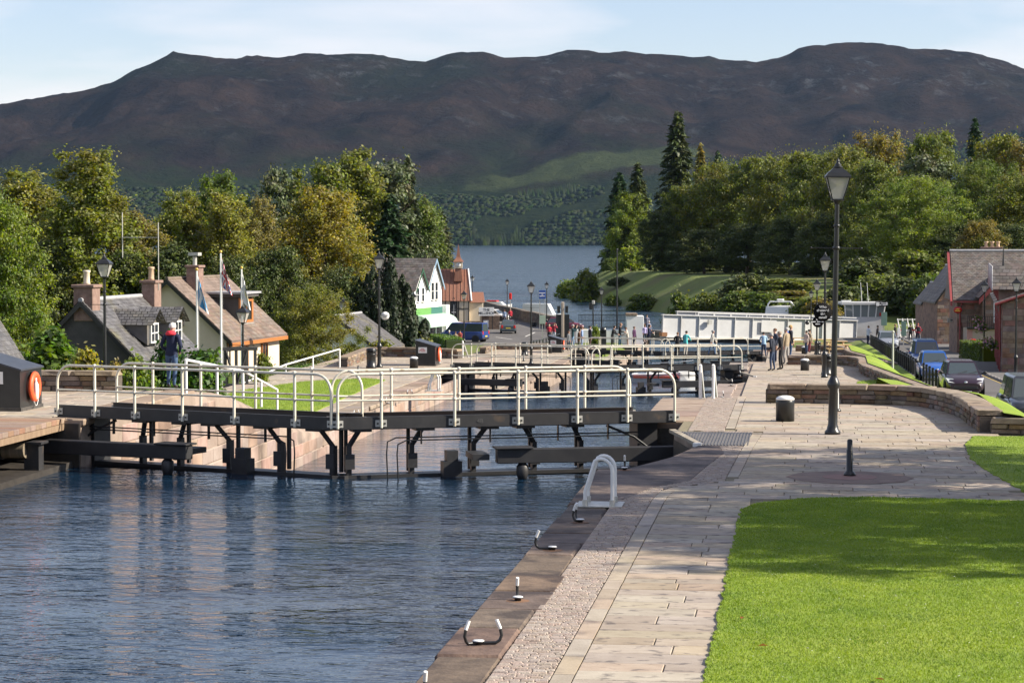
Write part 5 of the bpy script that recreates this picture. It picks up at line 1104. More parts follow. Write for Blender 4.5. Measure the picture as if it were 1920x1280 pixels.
def courses(name, parent, p00, p10, p11, p01, row=0.26, col=0.3, mat=None, th=0.018, seed=1, lim=0):
    """overlapping slates on the slope p00-p10 (eave) to p01-p11 (ridge)"""
    a, b, c, d = (Vector(p) for p in (p00, p10, p11, p01)); n = (b - a).cross(d - a).normalized(); 
    if n.z < 0: n = -n
    Ls = ((d - a).length + (c - b).length) / 2; rows = max(2, int(Ls / row)); rr = random.Random(seed); mj = MB(); k = 0
    for i in range(rows):
        t0, t1 = i / rows, (i + 1.25) / rows; l0, r0 = a.lerp(d, t0), b.lerp(c, t0); t1 = min(t1, 1.0); l1, r1 = a.lerp(d, t1), b.lerp(c, t1)
        w = (r0 - l0).length; nc = max(1, int(w / col)); off_ = 0.5 * (i % 2)
        for j in range(-1, nc + 1):
            u0, u1 = (j + off_) / nc, (j + 1 + off_) / nc; u0, u1 = max(0, u0), min(1, u1)
            if u1 - u0 < 0.05 / nc: continue
            g_ = 0.01 / w; u0 += g_; u1 -= g_; e = th * rr.uniform(0.9, 1.5)
            q = [l0.lerp(r0, u0) + n * e, l0.lerp(r0, u1) + n * e, l1.lerp(r1, u1) + n * 0.004, l1.lerp(r1, u0) + n * 0.004, l0.lerp(r0, u0) - n * .004, l0.lerp(r0, u1) - n * .004]
            fs = [(0, 1, 2, 3), (4, 5, 1, 0)]
            if lim and k < lim: MB().add(q, fs).build(name, mat, parent); k += 1
            else: mj.add(q, fs)
    if mj.v: o = mj.build(name + 's', mat, parent); o['kind'] = 'stuff'
def window(parent, M, w, h, frame=None, cols=2, rows=2, sill=True, glassm=None, fr=0.06):
    """local: x right, z up, facing -y, origin bottom centre"""
    frame = frame or M_white; m = MB(); 
    for a in (m.box(-w / 2, -w / 2 + fr, -0.05, 0.03, 0, h, M), m.box(w / 2 - fr, w / 2, -0.05, 0.03, 0, h, M), m.box(-w / 2 + fr, w / 2 - fr, -0.05, 0.03, h - fr, h, M), m.box(-w / 2 + fr, w / 2 - fr, -0.05, 0.03, 0, fr, M)): pass
    for i in range(1, cols): x = -w / 2 + w * i / cols; m.box(x - .02, x + .02, -0.04, 0.02, fr, h - fr, M)
    for i in range(1, rows): z = h * i / rows; m.box(-w / 2 + fr, w / 2 - fr, -0.045, 0.02, z - .02, z + .02, M)
    wi = part('window', m, frame, parent); part('pane', MB().box(-w / 2 + fr, w / 2 - fr, -0.012, 0.0, fr, h - fr, M), glassm or M_pane, wi)
    if sill: part('sill', MB().box(-w / 2 - .06, w / 2 + .06, -0.12, 0.02, -0.08, -0.005, M), M_kerb, wi)
    return wi
def face(loc, ang): return Matrix.Translation(loc) @ Matrix.Rotation(ang, 4, 'Z')
FX_P, FX_N, FY_N = math.pi / 2, -math.pi / 2, 0.0     # faces +x, -x, -y
def chimney(parent, x, y, z0, z1, wx, wy, pots=1, mat=None, pot=None):
    m = MB(); m.cbox(x - wx / 2, x + wx / 2, y - wy / 2, y + wy / 2, z0, z1 - .12, .02); m.cbox(x - wx / 2 - .07, x + wx / 2 + .07, y - wy / 2 - .07, y + wy / 2 + .07, z1 - .12, z1, .02); c = part('chimney', m, mat or M_chim, parent)
    for i in range(pots):
        yy = y + (i - (pots - 1) / 2) * wy / max(1, pots) * 0.9; part('chimney_pot', MB().lathe([(.14, 0), (.12, .08), (.11, .42), (.14, .46), (.14, .52), (.09, .53)], 12, (x, yy, z1)), pot or M_pot, c)
    return c
def house_root(name, label, px, d, zb, rz): x, y = A(px, d); return thing(name, label, 'house', (x, y, zb), rz)
def walls_gable(o, hw, L, ze, zr, mat, base=-1.5, name='wall'):
    """ridge along +y from y=0; gable outline"""
    m = MB(); out = [(-hw, base), (hw, base), (hw, ze), (0, zr), (-hw, ze)]; vs = [(x, 0, z) for x, z in out] + [(x, L, z) for x, z in out]
    m.add(vs, [(0, 1, 2, 3, 4), (9, 8, 7, 6, 5)] + [(i, i + 5, (i + 1) % 5 + 5, (i + 1) % 5) for i in range(5)]); return part(name, m, mat, o)
def roof_pair(o, hw, L, ze, zr, mat, over=0.25, overy=0.2, tile='slate', row=0.17, col=0.22, lim=0, under=None, bell=0.0, seed=1, y0=0.0):
    s = (zr - ze) / hw; ex = hw + over; ez = ze - over * s + bell
    m = MB()
    for q in (1, -1): m.add([(q * ex, y0 - overy, ez), (q * ex, L + overy, ez), (0, L + overy, zr + .06), (0, y0 - overy, zr + .06), (q * ex, y0 - overy, ez - .1), (q * ex, L + overy, ez - .1), (0, L + overy, zr - .06), (0, y0 - overy, zr - .06)], [(0, 1, 2, 3), (7, 6, 5, 4), (0, 4, 5, 1), (3, 7, 4, 0), (1, 5, 6, 2)])
    r = part('roof', m, under or mat, o)
    for q in (1, -1): courses(tile, r, (q * ex, y0 - overy, ez + .03), (q * ex, L + overy, ez + .03), (0, L + overy, zr + .09), (0, y0 - overy, zr + .09), row, col, mat, seed=seed, lim=lim if q == 1 else 0)
    part('ridge', MB().tube([(0, y0 - overy, zr + .08), (0, L + overy, zr + .08)], .09, 8), M_lead if tile == 'slate' else mat, r)
    for q in (1, -1): part('bargeboard', MB().add([(q * ex, y0 - overy - .03, ez), (0, y0 - overy - .03, zr + .04), (0, y0 - overy - .03, zr - .16), (q * ex, y0 - overy - .03, ez - .2), (q * ex, y0 - overy + .02, ez), (0, y0 - overy + .02, zr + .04), (0, y0 - overy + .02, zr - .16), (q * ex, y0 - overy + .02, ez - .2)], [(0, 1, 2, 3), (4, 7, 6, 5), (0, 4, 5, 1), (2, 6, 7, 3)]), M_black, r)
    return r
# 1 dark cottage
zb = -4.0; c1 = house_root('cottage', 'dark grey cottage with slate roof, two dormers and chimney at each end', 154, 85, zb, R(-3))
ze, zr = 2.65, 5.6; walls_gable(c1, 3.0, 7.0, ze, zr, M_render_d); roof_pair(c1, 3.0, 7.0, ze, zr, M_slate, seed=2)
chimney(c1, 0.05, 0.35, 4.9, 6.25, 0.75, 0.8, 1, pot=pm('pale_pot', (0.55, 0.47, 0.36), (0.65, 0.57, 0.45), 5, .8)); chimney(c1, 0.3, 6.9, 5.0, 6.3, 0.55, 0.8, 1)
for yy in (1.6, 4.4):
    dn = MB(); xf = 1.95; zt, zs, zbm = 5.25, 4.75, 3.95
    dn.add([(xf, yy, zbm), (xf, yy + 1.3, zbm), (xf, yy + 1.3, zs), (xf, yy + .65, zt), (xf, yy, zs), (0.8, yy, zs), (0.8, yy + 1.3, zs)], [(0, 1, 2, 3, 4), (0, 4, 5), (1, 6, 2)]); dm = part('dormer', dn, M_slate, c1)
    for q in (0, 1):
        y_e = yy - .15 if q == 0 else yy + 1.45; courses('slate', dm, (0.7, y_e, zs - .05), (xf + .3, y_e, zs - .05), (xf + .3, yy + .65, zt + .04), (0.4, yy + .65, zt + .04), .15, .2, M_slate, seed=int(yy * 9) + q)
    window(dm, face((xf + .04, yy + .65, zbm + .06), FX_P), 0.85, 0.75, M_white, 2, 2, False)
part('aerial', MB().tube([(0.6, 6.9, 5.9), (0.6, 6.9, 8.6)], .02, 6).tube([(0.6, 6.9, 8.0), (-0.9, 6.9, 8.0)], .015, 6).tube([(-0.9, 6.9, 7.2), (-0.9, 6.9, 9.0)], .02, 6), M_galv, c1)
# 2 house with brown tiles
zb = -4.4; c2 = house_root('house', 'cream house with brown tiled roof and orange framed dormer behind the flagpoles', 316, 108, zb, R(-5))
ze, zr = 3.85, 6.4; walls_gable(c2, 2.85, 8.0, ze, zr, M_cream); r2_ = roof_pair(c2, 2.85, 8.0, ze, zr, M_tile, 0.35, 0.25, 'roof_tile', 0.24, 0.36, 290, M_slate2, 0.0, 5)
part('fascia', MB().box(3.16, 3.24, -0.25, 8.25, 3.32, 3.5), M_orangew, c2)
dm = part('dormer', MB().box(0.9, 2.35, 3.2, 5.2, 3.9, 5.55).box(0.5, 2.65, 3.0, 5.4, 5.55, 5.7), M_render_d, c2); part('dormer_roof', MB().box(0.3, 2.75, 2.9, 5.5, 5.7, 5.8), M_lead, dm)
window(dm, face((2.4, 4.2, 4.3), FX_P), 1.7, 1.15, M_orangew, 2, 1, True, fr=.13); [part('trim', MB().box(2.36, 2.44, q, q + .18, 4.2, 5.5), M_orangew, dm) for q in (3.2, 5.02)]
chimney(c2, 0.55, 2.1, 5.2, 7.1, 0.6, 0.75, 0, M_chim); part('flue_cowl', MB().tube([(.55, 2.1, 7.1), (.55, 2.1, 7.5)], .1, 10).box(.3, .8, 1.85, 2.35, 7.55, 7.7), M_galv, c2)
window(c2, face((0.55, -0.02, 4.35), FY_N), 0.3, 0.8, M_orangew, 1, 1)
for yy in (2.5, 5.5): window(c2, face((2.9, yy, 2.0), FX_P), 0.9, 1.25, M_orangew, 2, 1)
part('drainpipe', MB().tube([(2.95, 0.2, 3.4), (2.95, 0.2, -1)], .04, 6), M_black, c2)
# far left slate house corner
c3_ = house_root('house', 'stone house corner with slate roof and white drainpipe beside the yellow-green tree', -118, 74, -3.0, R(0))
walls_gable(c3_, 1.0, 5.0, 2.9, 4.4, M_redstone); roof_pair(c3_, 1.0, 5.0, 2.9, 4.4, M_slate, 0.25, 0.2, seed=8); part('drainpipe', MB().tube([(0.85, -.08, 2.9), (0.85, -.08, -1)], .05, 6), M_white, c3_)
# white outbuilding behind the garden maple
c4 = house_root('house', 'small white cottage half hidden behind the garden maple', 628, 140, -5.2, R(-4)); walls_gable(c4, 2.6, 6, 2.6, 4.4, M_whitew); roof_pair(c4, 2.6, 6, 2.6, 4.4, M_slate, seed=9); window(c4, face((1.2, -.02, 1.2), FY_N), 0.8, 1.0)
# 4 white gabled shop
x, y = A(776, 238); xe, ye = A(829, 247); rzz = math.atan2(ye - y, xe - x) - math.pi / 2
zb = gz(x, y) - 0.1; sh = thing('shop_building', 'white shop with two gables, slate roof and pale green awning', 'shop', (x, y, zb), rzz)
# local: facade along +y (0..9.4) facing +x, depth to -x
def wing(y0, w, ze, zr, dep, nm):
    m = MB(); out = [(y0, -0.5), (y0 + w, -0.5), (y0 + w, ze), (y0 + w / 2, zr), (y0, ze)]; vs = [(0, a, z) for a, z in out] + [(-dep, a, z) for a, z in out]
    m.add(vs, [(0, 1, 2, 3, 4), (9, 8, 7, 6, 5)] + [(i, i + 5, (i + 1) % 5 + 5, (i + 1) % 5) for i in range(5)]); part('wall', m, M_whitew, sh)
    rf = MB(); 
    for a, e in ((y0 - .2, 0), (y0 + w + .2, 1)): rf.add([(0.25, a, ze - .15), (-dep - .2, a, ze - .15), (-dep - .2, y0 + w / 2, zr + .1), (0.25, y0 + w / 2, zr + .1)], [(0, 1, 2, 3)])
    r = part('roof', rf, M_slate2, sh)
    for a, e in ((y0 - .22, 0), (y0 + w + .22, 1)): courses('slate', r, (0.25, a, ze - .12), (-dep - .2, a, ze - .12), (-dep - .2, y0 + w / 2, zr + .14), (0.25, y0 + w / 2, zr + .14), .3, .4, M_slate2, seed=int(w * 7) + e)
    for a in (y0 - .2, y0 + w + .2): part('bargeboard', MB().add([(.28, a, ze - .2), (.28, y0 + w / 2, zr + .12), (.28, y0 + w / 2, zr - .2), (.28, a, ze - .5), (.34, a, ze - .2), (.34, y0 + w / 2, zr + .12), (.34, y0 + w / 2, zr - .2), (.34, a, ze - .5)], [(3, 2, 1, 0), (4, 5, 6, 7), (0, 1, 5, 4), (3, 7, 6, 2)]), M_green if nm == 's' else pm('blue_grey_paint', (0.2, 0.3, 0.4), (0.25, 0.35, 0.45), 5, .5), r)
wing(0.0, 4.2, 5.2, 7.3, 7.5, 's'); wing(4.2, 5.0, 5.5, 8.3, 9.5, 'b')
for yy in (1.2, 2.8): window(sh, face((0.03, yy, 3.9), FX_P), 0.8, 1.5, M_white, 1, 2)
for yy in (6.0, 7.3): window(sh, face((0.03, yy, 4.0), FX_P), 0.9, 1.9, M_white, 1, 2)
part('fascia', MB().box(0.02, 0.16, 0.0, 5.2, 2.55, 3.25), pm('lime_fascia', (0.1, 0.26, 0.06), (0.13, 0.31, 0.08), 4, .6), sh); part('fascia', MB().box(0.02, 0.16, 5.22, 9.0, 2.55, 3.25), pm('teal_fascia', (0.03, 0.12, 0.1), (0.04, 0.15, 0.12), 4, .6), sh)
m = MB(); n = 8; vs = []
for yy in (0.0, 9.3): vs += [(0.1 + 1.7 * math.sin(math.pi / 2 * i / n), yy, 1.55 + 1.0 * math.cos(math.pi / 2 * i / n)) for i in range(n + 1)]
m.add(vs, [(i, i + 1, n + 2 + i, n + 1 + i) for i in range(n)], True); m.box(1.78, 1.82, 0, 9.3, 1.3, 1.56); part('awning', m, pm('mint_awning', (0.5, 0.72, 0.55), (0.6, 0.8, 0.64), 3, .7, transl=.3), sh)
part('shopfront', MB().box(0.01, 0.06, 0.3, 9.0, 0.3, 1.9), M_pane, sh)
for yy in (0.3, 2.5, 4.7, 6.9, 9.0): part('pilaster', MB().box(0.02, 0.16, yy - .12, yy + .12, 0, 2.5), M_white, sh)
part('porch', MB().box(-0.5, .5, 9.25, 10.4, 0, 3.4), M_whitew, sh)
# 5 clock house
x, y = A(824, 286); zb = gz(x, y) - .1; ck = thing('clock_house', 'cream clock house with rust red roof and little spire', 'building', (x, y, zb), YAW)
s_ = 286 / F
def pxw(p): return (p - 824) * s_
def pz(p): return H(p, 286) - zb
m = MB(); m.box(pxw(826), pxw(880), 0, 5, -.5, pz(563)); part('wall', m, M_cream, ck)
for zz in (pz(578), pz(563)): part('timber_band', MB().box(pxw(826), pxw(880), -.04, 0.0, zz - .08, zz + .04), M_black, ck)
for q in (835, 860, 879): part('timber_post', MB().box(pxw(q) - .06, pxw(q) + .06, -.05, -.001, 0, pz(563)), M_black, ck)
rf = MB(); e0, e1 = pz(564), pz(505); rf.add([(pxw(822), -.3, e0), (pxw(884), -.3, e0), (pxw(877), 2.5, e1), (pxw(823), 2.5, e1), (pxw(822), 5.3, e0), (pxw(884), 5.3, e0)], [(0, 1, 2, 3), (1, 5, 2), (5, 4, 3, 2)]); r = part('roof', rf, M_copper, ck)
for i in range(9): xx = pxw(823) + i * (pxw(878) - pxw(823)) / 8; part('batten', MB().tube([(xx + .02, -.3, e0 + .03), (xx, 2.5, e1 + .03)], .04, 5), M_copper, r)
part('verge', MB().tube([(pxw(884), -.3, e0 + .02), (pxw(877), 2.5, e1 + .05)], .1, 6), M_white, r)
tx = pxw(859); t0 = pz(520); m = MB(); m.lathe([(0.75, t0 - .5), (0.55, pz(503))], 4, (tx, 1.6, 0), False, phase=math.pi / 4); tw = part('turret_base', m, M_copper, r)
part('clock_stage', MB().box(tx - .5, tx + .5, 1.1, 2.1, pz(503), pz(490)), M_cream, tw); part('clock_face', MB().lathe([(0.3, 0), (0.3, .03), (.001, .031)], 20, M=Matrix.Translation((tx, 1.1, pz(496.5))) @ Matrix.Rotation(R(90), 4, 'X')), M_white, tw)
m = MB(); 
for an in (0.3, 2.0): m.box(-.015, .015, -.05, -.04, 0, .22, Matrix.Translation((tx, 1.1, pz(496.5))) @ Matrix.Rotation(an, 4, 'Y'))
part('clock_hands', m, M_black, tw)
part('spire', MB().lathe([(0.95, pz(491)), (0.5, pz(485)), (0.36, pz(482)), (0.001, pz(457))], 4, (tx, 1.6, 0), False, phase=math.pi / 4), M_copper, tw)
m = MB(); m.box(pxw(880), pxw(905), .6, 4, -.5, pz(566)); part('annex', m, M_cream, ck)
rf = MB(); rf.add([(pxw(879), .3, pz(567)), (pxw(908), .3, pz(567)), (pxw(906), 2, pz(548)), (pxw(880), 2, pz(548)), (pxw(908), 4, pz(567)), (pxw(879), 4, pz(567))], [(0, 1, 2, 3), (1, 4, 2), (4, 5, 3, 2)]); part('annex_roof', rf, M_copper, ck)
wx = pxw(851); m = MB(); m.prism([(wx - .45, 0), (wx + .45, 0), (wx + .45, pz(573)), (wx, pz(565)), (wx - .45, pz(573))], 0, .1, Matrix.Translation((0, -.03, pz(595) * 0 + .5)) @ Matrix.Rotation(R(90), 4, 'X')); w_ = part('arched_window', m, M_black, ck)
m = MB(); m.prism([(wx - .28, .15), (wx + .28, .15), (wx + .28, pz(573) - .1), (wx, pz(566) - .1), (wx - .28, pz(573) - .1)], 0, .03, Matrix.Translation((0, -.13, .5)) @ Matrix.Rotation(R(90), 4, 'X')); part('pane', m, M_pane, w_); part('glazing_bar', MB().box(wx - .28, wx + .28, -.18, -.165, 1.4, 1.47).box(wx - .02, wx + .02, -.18, -.165, .7, 2.4), M_white, w_)

# ------------------------------------------------------------------ right hand stone houses
def stones_on(parent, M, w, h, seed, mat=None, ch=0.32, holes=()):
    """coursed stones standing proud of a wall face; local x right, z up, facing -y"""
    rr = random.Random(seed); m = MB(); z = 0
    while z < h - .1:
        hh = min(ch * rr.uniform(.8, 1.2), h - z); x = -rr.random() * .3
        while x < w:
            l = rr.uniform(.35, .9); x0, x1 = max(x, 0), min(x + l, w)
            if x1 - x0 > .1 and not any(a < x1 - .02 and b > x0 + .02 and c < z + hh - .02 and d > z + .02 for a, b, c, d in holes): m.slab(x0 + .012, x1 - .012, z + .012, z + hh - .012, 0, rr.uniform(.012, .035), .01, M=M @ Matrix.Rotation(R(90), 4, 'X'))
            x += l
        z += hh
    o = part('facing_stones', m, mat or M_block, parent); o['kind'] = 'stuff'
x, y = A(1795, 172); zb = gz(x, y) - .1; ph = thing('stone_house', 'big slate roofed stone house with red bargeboards and balcony', 'house', (x, y, zb), R(1))
s_ = 172 / F; qx = lambda p: (p - 1795) * s_; qz = lambda p: H(p, 172) - zb
part('wall', MB().box(0, 9.5, 0.05, 7, -1, qz(560)), M_redstone, ph); stones_on(ph, face((0, 0.05, qz(612)), FY_N), qx(1832), qz(562) - qz(612), 3)
ez, rz_ = qz(563), qz(472); rf = MB(); rf.add([(-.35, -.4, ez), (10, -.4, ez), (10, 3.6, rz_), (-.25, 3.6, rz_), (-.35, 7.6, ez), (10, 7.6, ez)], [(0, 1, 2, 3), (4, 3, 2, 5), (0, 3, 4)]); r = part('roof', rf, M_slate2, ph)
courses('slate', r, (-.35, -.4, ez + .04), (10, -.4, ez + .04), (10, 3.6, rz_ + .04), (-.25, 3.6, rz_ + .04), .18, .26, M_slate2, seed=14); part('ridge', MB().tube([(-.3, 3.6, rz_ + .06), (10, 3.6, rz_ + .06)], .11, 8), M_lead, r)
part('bargeboard', MB().add([(-.4, -.5, ez - .05), (-.3, 3.6, rz_), (-.3, 3.6, rz_ - .45), (-.4, -.5, ez - .4), (-.55, -.5, ez - .05), (-.5, 3.6, rz_), (-.5, 3.6, rz_ - .45), (-.55, -.5, ez - .4)], [(3, 2, 1, 0), (4, 5, 6, 7), (0, 1, 5, 4), (3, 7, 6, 2), (0, 4, 7, 3)]), M_redtrim, r)
part('gutter', MB().box(-.3, qx(1838), -.5, -.36, ez - .16, ez - .03), M_redtrim, r); part('downpipe', MB().tube([(.35, -.1, ez - .2), (.2, -.06, ez - .6), (.2, -.06, 0)], .06, 6), M_redtrim, ph)
# projecting gabled bay with balcony
bx0, bx1 = qx(1830), qx(1915); bm = (bx0 + bx1) / 2; m = MB(); m.prism([(bx0 + .4, 0), (bx1, 0), (bx1, qz(548)), (bm, qz(512)), (bx0 + .4, qz(556))], -.5, 3, Matrix.Rotation(R(90), 4, 'X')); bay = part('gabled_bay', m, M_redstone, ph)
bm2 = Matrix.Translation((0, 0, 0)); stones_on(bay, face((bx0 + .42, -3.0, qz(612)), FY_N), bx1 - bx0 - .5, qz(556) - qz(612), 5, holes=[(qx(1853) - bx0 - .4, qx(1874) - bx0 - .4, 0.2, 2.6)])
for a, za in ((bx0 - .1, qz(556)), (bx1 + .4, qz(548))): part('bargeboard', MB().add([(a, -3.3, za - .1), (bm, -3.3, qz(510)), (bm, -3.3, qz(510) - .4), (a, -3.3, za - .5), (a, -3.2, za - .1), (bm, -3.2, qz(510)), (bm, -3.2, qz(510) - .4), (a, -3.2, za - .5)], [(0, 1, 2, 3), (7, 6, 5, 4), (0, 4, 5, 1), (3, 2, 6, 7)]), M_redtrim, bay)
rf = MB(); rf.add([(bx0 - .1, -3.25, qz(556)), (bm, -3.25, qz(509)), (bm, 2, qz(509)), (bx0 - .1, .3, qz(556)), (bx1 + .4, -3.25, qz(548)), (bx1 + .4, .5, qz(548))], [(0, 1, 2, 3), (1, 4, 5, 2)]); br_ = part('bay_roof', rf, M_slate2, bay)
window(bay, face((qx(1864), -3.02, qz(602)), FY_N), 0.75, 1.75, M_white, 3, 5, False)
part('ground_floor', MB().box(qx(1806), qx(1875), -3.9, -.02, -.5, qz(613)), M_beige, ph); part('quoin', MB().box(qx(1806) - .03, qx(1806) + .35, -3.94, -3.6, 0, qz(613)), pm('pink_quoin', (0.4, 0.22, 0.19), (0.46, 0.27, 0.23), 4, .8), ph)
bl = part('balcony', MB().box(qx(1804), qx(1874), -4.2, -2.9, qz(613) + .01, qz(610)), M_black, ph)
for i in range(20): xx = qx(1805) + i * (qx(1873) - qx(1805)) / 19; part('baluster', MB().box(xx - .015, xx + .015, -4.17, -4.13, qz(610), qz(590)), M_black, bl)
part('balcony_rail', MB().box(qx(1804), qx(1874), -4.18, -4.12, qz(590), qz(589)), M_black, bl)
chimney(ph, qx(1868), 4.4, rz_ - .6, rz_ + .35, 1.5, .8, 0, M_chim)
for i in range(3): part('chimney_pot', MB().lathe([(.16, 0), (.12, .1), (.12, .3), (.17, .36), (.17, .42)], 10, (qx(1858) + i * .45, 4.4, rz_ + .35)), M_pot, ph)
# near house wall along the pavement, right edge
x, y = (11.35, 131.5); zb = gz(x, y); nh = thing('stone_house', 'red sandstone house with drainpipes, flower baskets and slate dormers', 'house', (x, y, zb), R(-4.0))
zt = H(566, 130) - zb; part('wall', MB().box(0.04, 9, 0.04, 24.5, -1, zt), M_redstone, nh)
holes = [(a, a + 1.1, b, b + 1.6) for a in (3, 7.5, 12, 16.5, 21) for b in (0.9,)] + [(a, a + 1.0, 3.0, 4.2) for a in (3, 8, 13, 18)]
Mw = face((0.04, 24.5, 0), FX_N); stones_on(nh, Mw, 24.4, zt, 8, holes=[(24.5 - b, 24.5 - a, c, d) for a, b, c, d in holes]); stones_on(nh, face((0.04, 0.04, 0), FY_N), 6, zt, 9)
for a, b, c, d in holes: window(nh, face((0.03, (a + b) / 2, c), FX_N), b - a, d - c, pm('brown_frame', (0.09, 0.055, 0.04), (0.13, 0.08, 0.06), 5, .6), 2, 2)
for yy in (1.2, 5.8, 10.5, 15.0, 19.8): part('drainpipe', MB().tube([(-.08, yy, 0), (-.08, yy, zt)], .05, 6), M_redtrim, nh)
zr2 = H(510, 140) - zb; rf = MB(); rf.add([(-.4, -.3, zt - .1), (-.4, 24.8, zt - .1), (4.5, 24.8, zr2), (4.5, -.3, zr2), (9.4, -.3, zt - .1), (9.4, 24.8, zt - .1)], [(1, 0, 3, 2), (4, 5, 2, 3)]); r = part('roof', rf, M_slate2, nh); part('gable', MB().add([(.04, .03, zt - .1), (8.9, .03, zt - .1), (4.5, .03, zr2 - .1)], [(0, 1, 2)]), M_redstone, nh); [part('bargeboard', MB().tube([(a, -.32, zt - .12), (4.5, -.32, zr2)], .07, 5), M_redtrim, r) for a in (-.4, 9.4)]; courses('slate', r, (-.4, 24.8, zt - .06), (-.4, -.3, zt - .06), (4.5, -.3, zr2 + .04), (4.5, 24.8, zr2 + .04), .3, .4, M_slate2, seed=31)
for i, yy in enumerate((2.5, 8, 13.5, 19)):
    zd = zt + 1.9; m = MB(); m.add([(-.15, yy, zt - .6), (-.15, yy + 2, zt - .6), (-.15, yy + 2, zt + .9), (-.15, yy + 1, zd), (-.15, yy, zt + .9), (3, yy, zt + .9), (3, yy + 2, zt + .9), (4, yy + 1, zd)], [(1, 0, 4, 3, 2), (0, 5, 4), (1, 2, 6)]); dm = part('dormer', m, M_redstone, nh)
    for q, ye_ in ((0, yy - .25), (1, yy + 2.25)):
        m = MB(); m.add([(-.5, ye_, zt + .65), (3, ye_, zt + .65), (4.4, yy + 1, zd + .08), (-.5, yy + 1, zd + .08)], [(0, 1, 2, 3)]); dr_ = part('dormer_roof', m, M_slate2, dm); courses('slate', dr_, (-.5, ye_, zt + .68), (3, ye_, zt + .68), (4.4, yy + 1, zd + .11), (-.5, yy + 1, zd + .11), .28, .36, M_slate2, seed=50 + i)
        part('bargeboard', MB().tube([(-.52, ye_, zt + .62), (-.52, yy + 1, zd + .1)], .05, 5), M_lead if q == 0 else M_redtrim, dm)
    window(dm, face((-.17, yy + 1, zt - .3), FX_N), 1.0, 1.1, M_redtrim, 2, 2, False)
part('lead_ridge', MB().tube([(4.5, -.3, zr2 + .08), (4.5, 24.8, zr2 + .08)], .14, 6), M_lead, r); part('finial', MB().tube([(.2, 8.9, zt + 1.9), (.2, 8.9, zt + 3.2)], [.08, .02], 6), M_black, r)
fl_m = pm('pink_flowers', (0.6, 0.2, 0.3), (0.75, 0.5, 0.55), 8, .7)
for i, (yy, zz) in enumerate(((2.5, 1.6), (6.3, 1.5), (10, 2.3), (13, 2.5))):
    fb = thing('flower_basket', 'hanging basket of %s on the sandstone wall' % ['pink flowers nearest the lamp', 'pink flowers beside the second drainpipe', 'green trailing leaves', 'pale flowers by the far drainpipe'][i], 'flower basket', (x - 0.3, y + yy, zb + zz), 0, 'hanging baskets on the stone house')
    part('basket', MB().lathe([(0.03, -.22), (.2, -.1), (.26, .05), (.001, .06)], 10), M_black, fb)
    rg_ = np.random.default_rng(i + 5); c = rg_.normal(size=(160, 3)) * .17; v, f = quads(c, rg_.normal(size=(160, 3)), np.full(160, .1), r=rg_); npmesh('leaves', v, f, LF['green'], fb); c = rg_.normal(size=(40, 3)) * .17 + np.array([-.05, -.05, .05]); v, f = quads(c, rg_.normal(size=(40, 3)), np.full(40, .12), 1.0, r=rg_); npmesh('flowers', v, f, fl_m, fb)
# smaller gables beyond
x, y = A(1770, 205); zb = gz(x, y); g5 = thing('stone_house', 'stone gable with pale verge between garage and the small dark house', 'house', (x + 1.5, y, zb), R(6)); walls_gable(g5, 2.1, 8, H(560, 205) - zb, H(500, 205) - zb, M_redstone); roof_pair(g5, 2.1, 8, H(560, 205) - zb, H(500, 205) - zb, M_slate2, seed=41, row=.3, col=.4); window(g5, face((-.4, -.03, 4.6), FY_N), .8, 1.3); stones_on(g5, face((-2.1, 0, 0), FY_N), 4.2, H(562, 205) - zb, 19)
x, y = A(1742, 228); zb = gz(x, y); g6 = thing('stone_house', 'small dark stone house with finial behind the road barrier', 'house', (x + .9, y, zb), R(4)); walls_gable(g6, 1.5, 6, H(565, 228) - zb, H(532, 228) - zb, M_redstone); roof_pair(g6, 1.5, 6, H(565, 228) - zb, H(532, 228) - zb, M_slate2, seed=43, row=.3, col=.4); window(g6, face((.2, -.03, 1.2), FY_N), .5, 1.6); part('finial', MB().tube([(0, 0, H(532, 228) - zb), (0, 0, H(520, 228) - zb)], .06, 6), M_redtrim, g6)
x, y = A(1790, 182); zb = gz(x, y); g7 = thing('garage', 'lean-to stone garage with green doors below the post sign', 'garage', (x, y, zb), R(-3)); part('wall', MB().box(0, 3, 0, 11, -1, 2.2), M_redstone, g7); part('roof', MB().add([(-.3, -.3, 2.15), (-.3, 11.2, 2.15), (3.2, 11.2, 4.0), (3.2, -.3, 4.0)], [(3, 2, 1, 0)]), M_slate2, g7)
for yy in (1, 4.5, 8): part('door', MB().box(-.06, 0, yy, yy + 2.2, 0, 1.95), M_green, g7)
# ------------------------------------------------------------------ roads
def sheet(name, xf0, xf1, ya, yb, label, mat, lift=0.05, nxs=8, dy=2.0, zf=None):
    yy = np.arange(ya, yb + dy * .5, dy); vs = []
    for y in yy:
        for i in range(nxs): x = xf0(y) + (xf1(y) - xf0(y)) * i / (nxs - 1); vs.append((x, y, (zf(x, y) if zf else gz(x, y)) + lift))
    n = len(yy); fs = [(i * nxs + j, i * nxs + j + 1, (i + 1) * nxs + j + 1, (i + 1) * nxs + j) for i in range(n - 1) for j in range(nxs - 1)]
    return tag(npmesh(name, np.array(vs), np.array(fs), mat, smooth=True), label, kind='structure')
rzf = lambda x, y: road_z(float(y))
sheet('road', lambda y: 6.2, lambda y: 10.3, 60, 236, 'asphalt road running downhill past the stone houses', M_asph, 0.03, 6, 2, rzf)
sheet('pavement', lambda y: 10.42, lambda y: 13.4, 60, 236, 'narrow pavement beside the stone houses', pm('pavement_tar', (0.1, 0.095, 0.088), (0.15, 0.14, 0.13), 1.5, .85, .2, 40), 0.15, 4, 2, rzf)
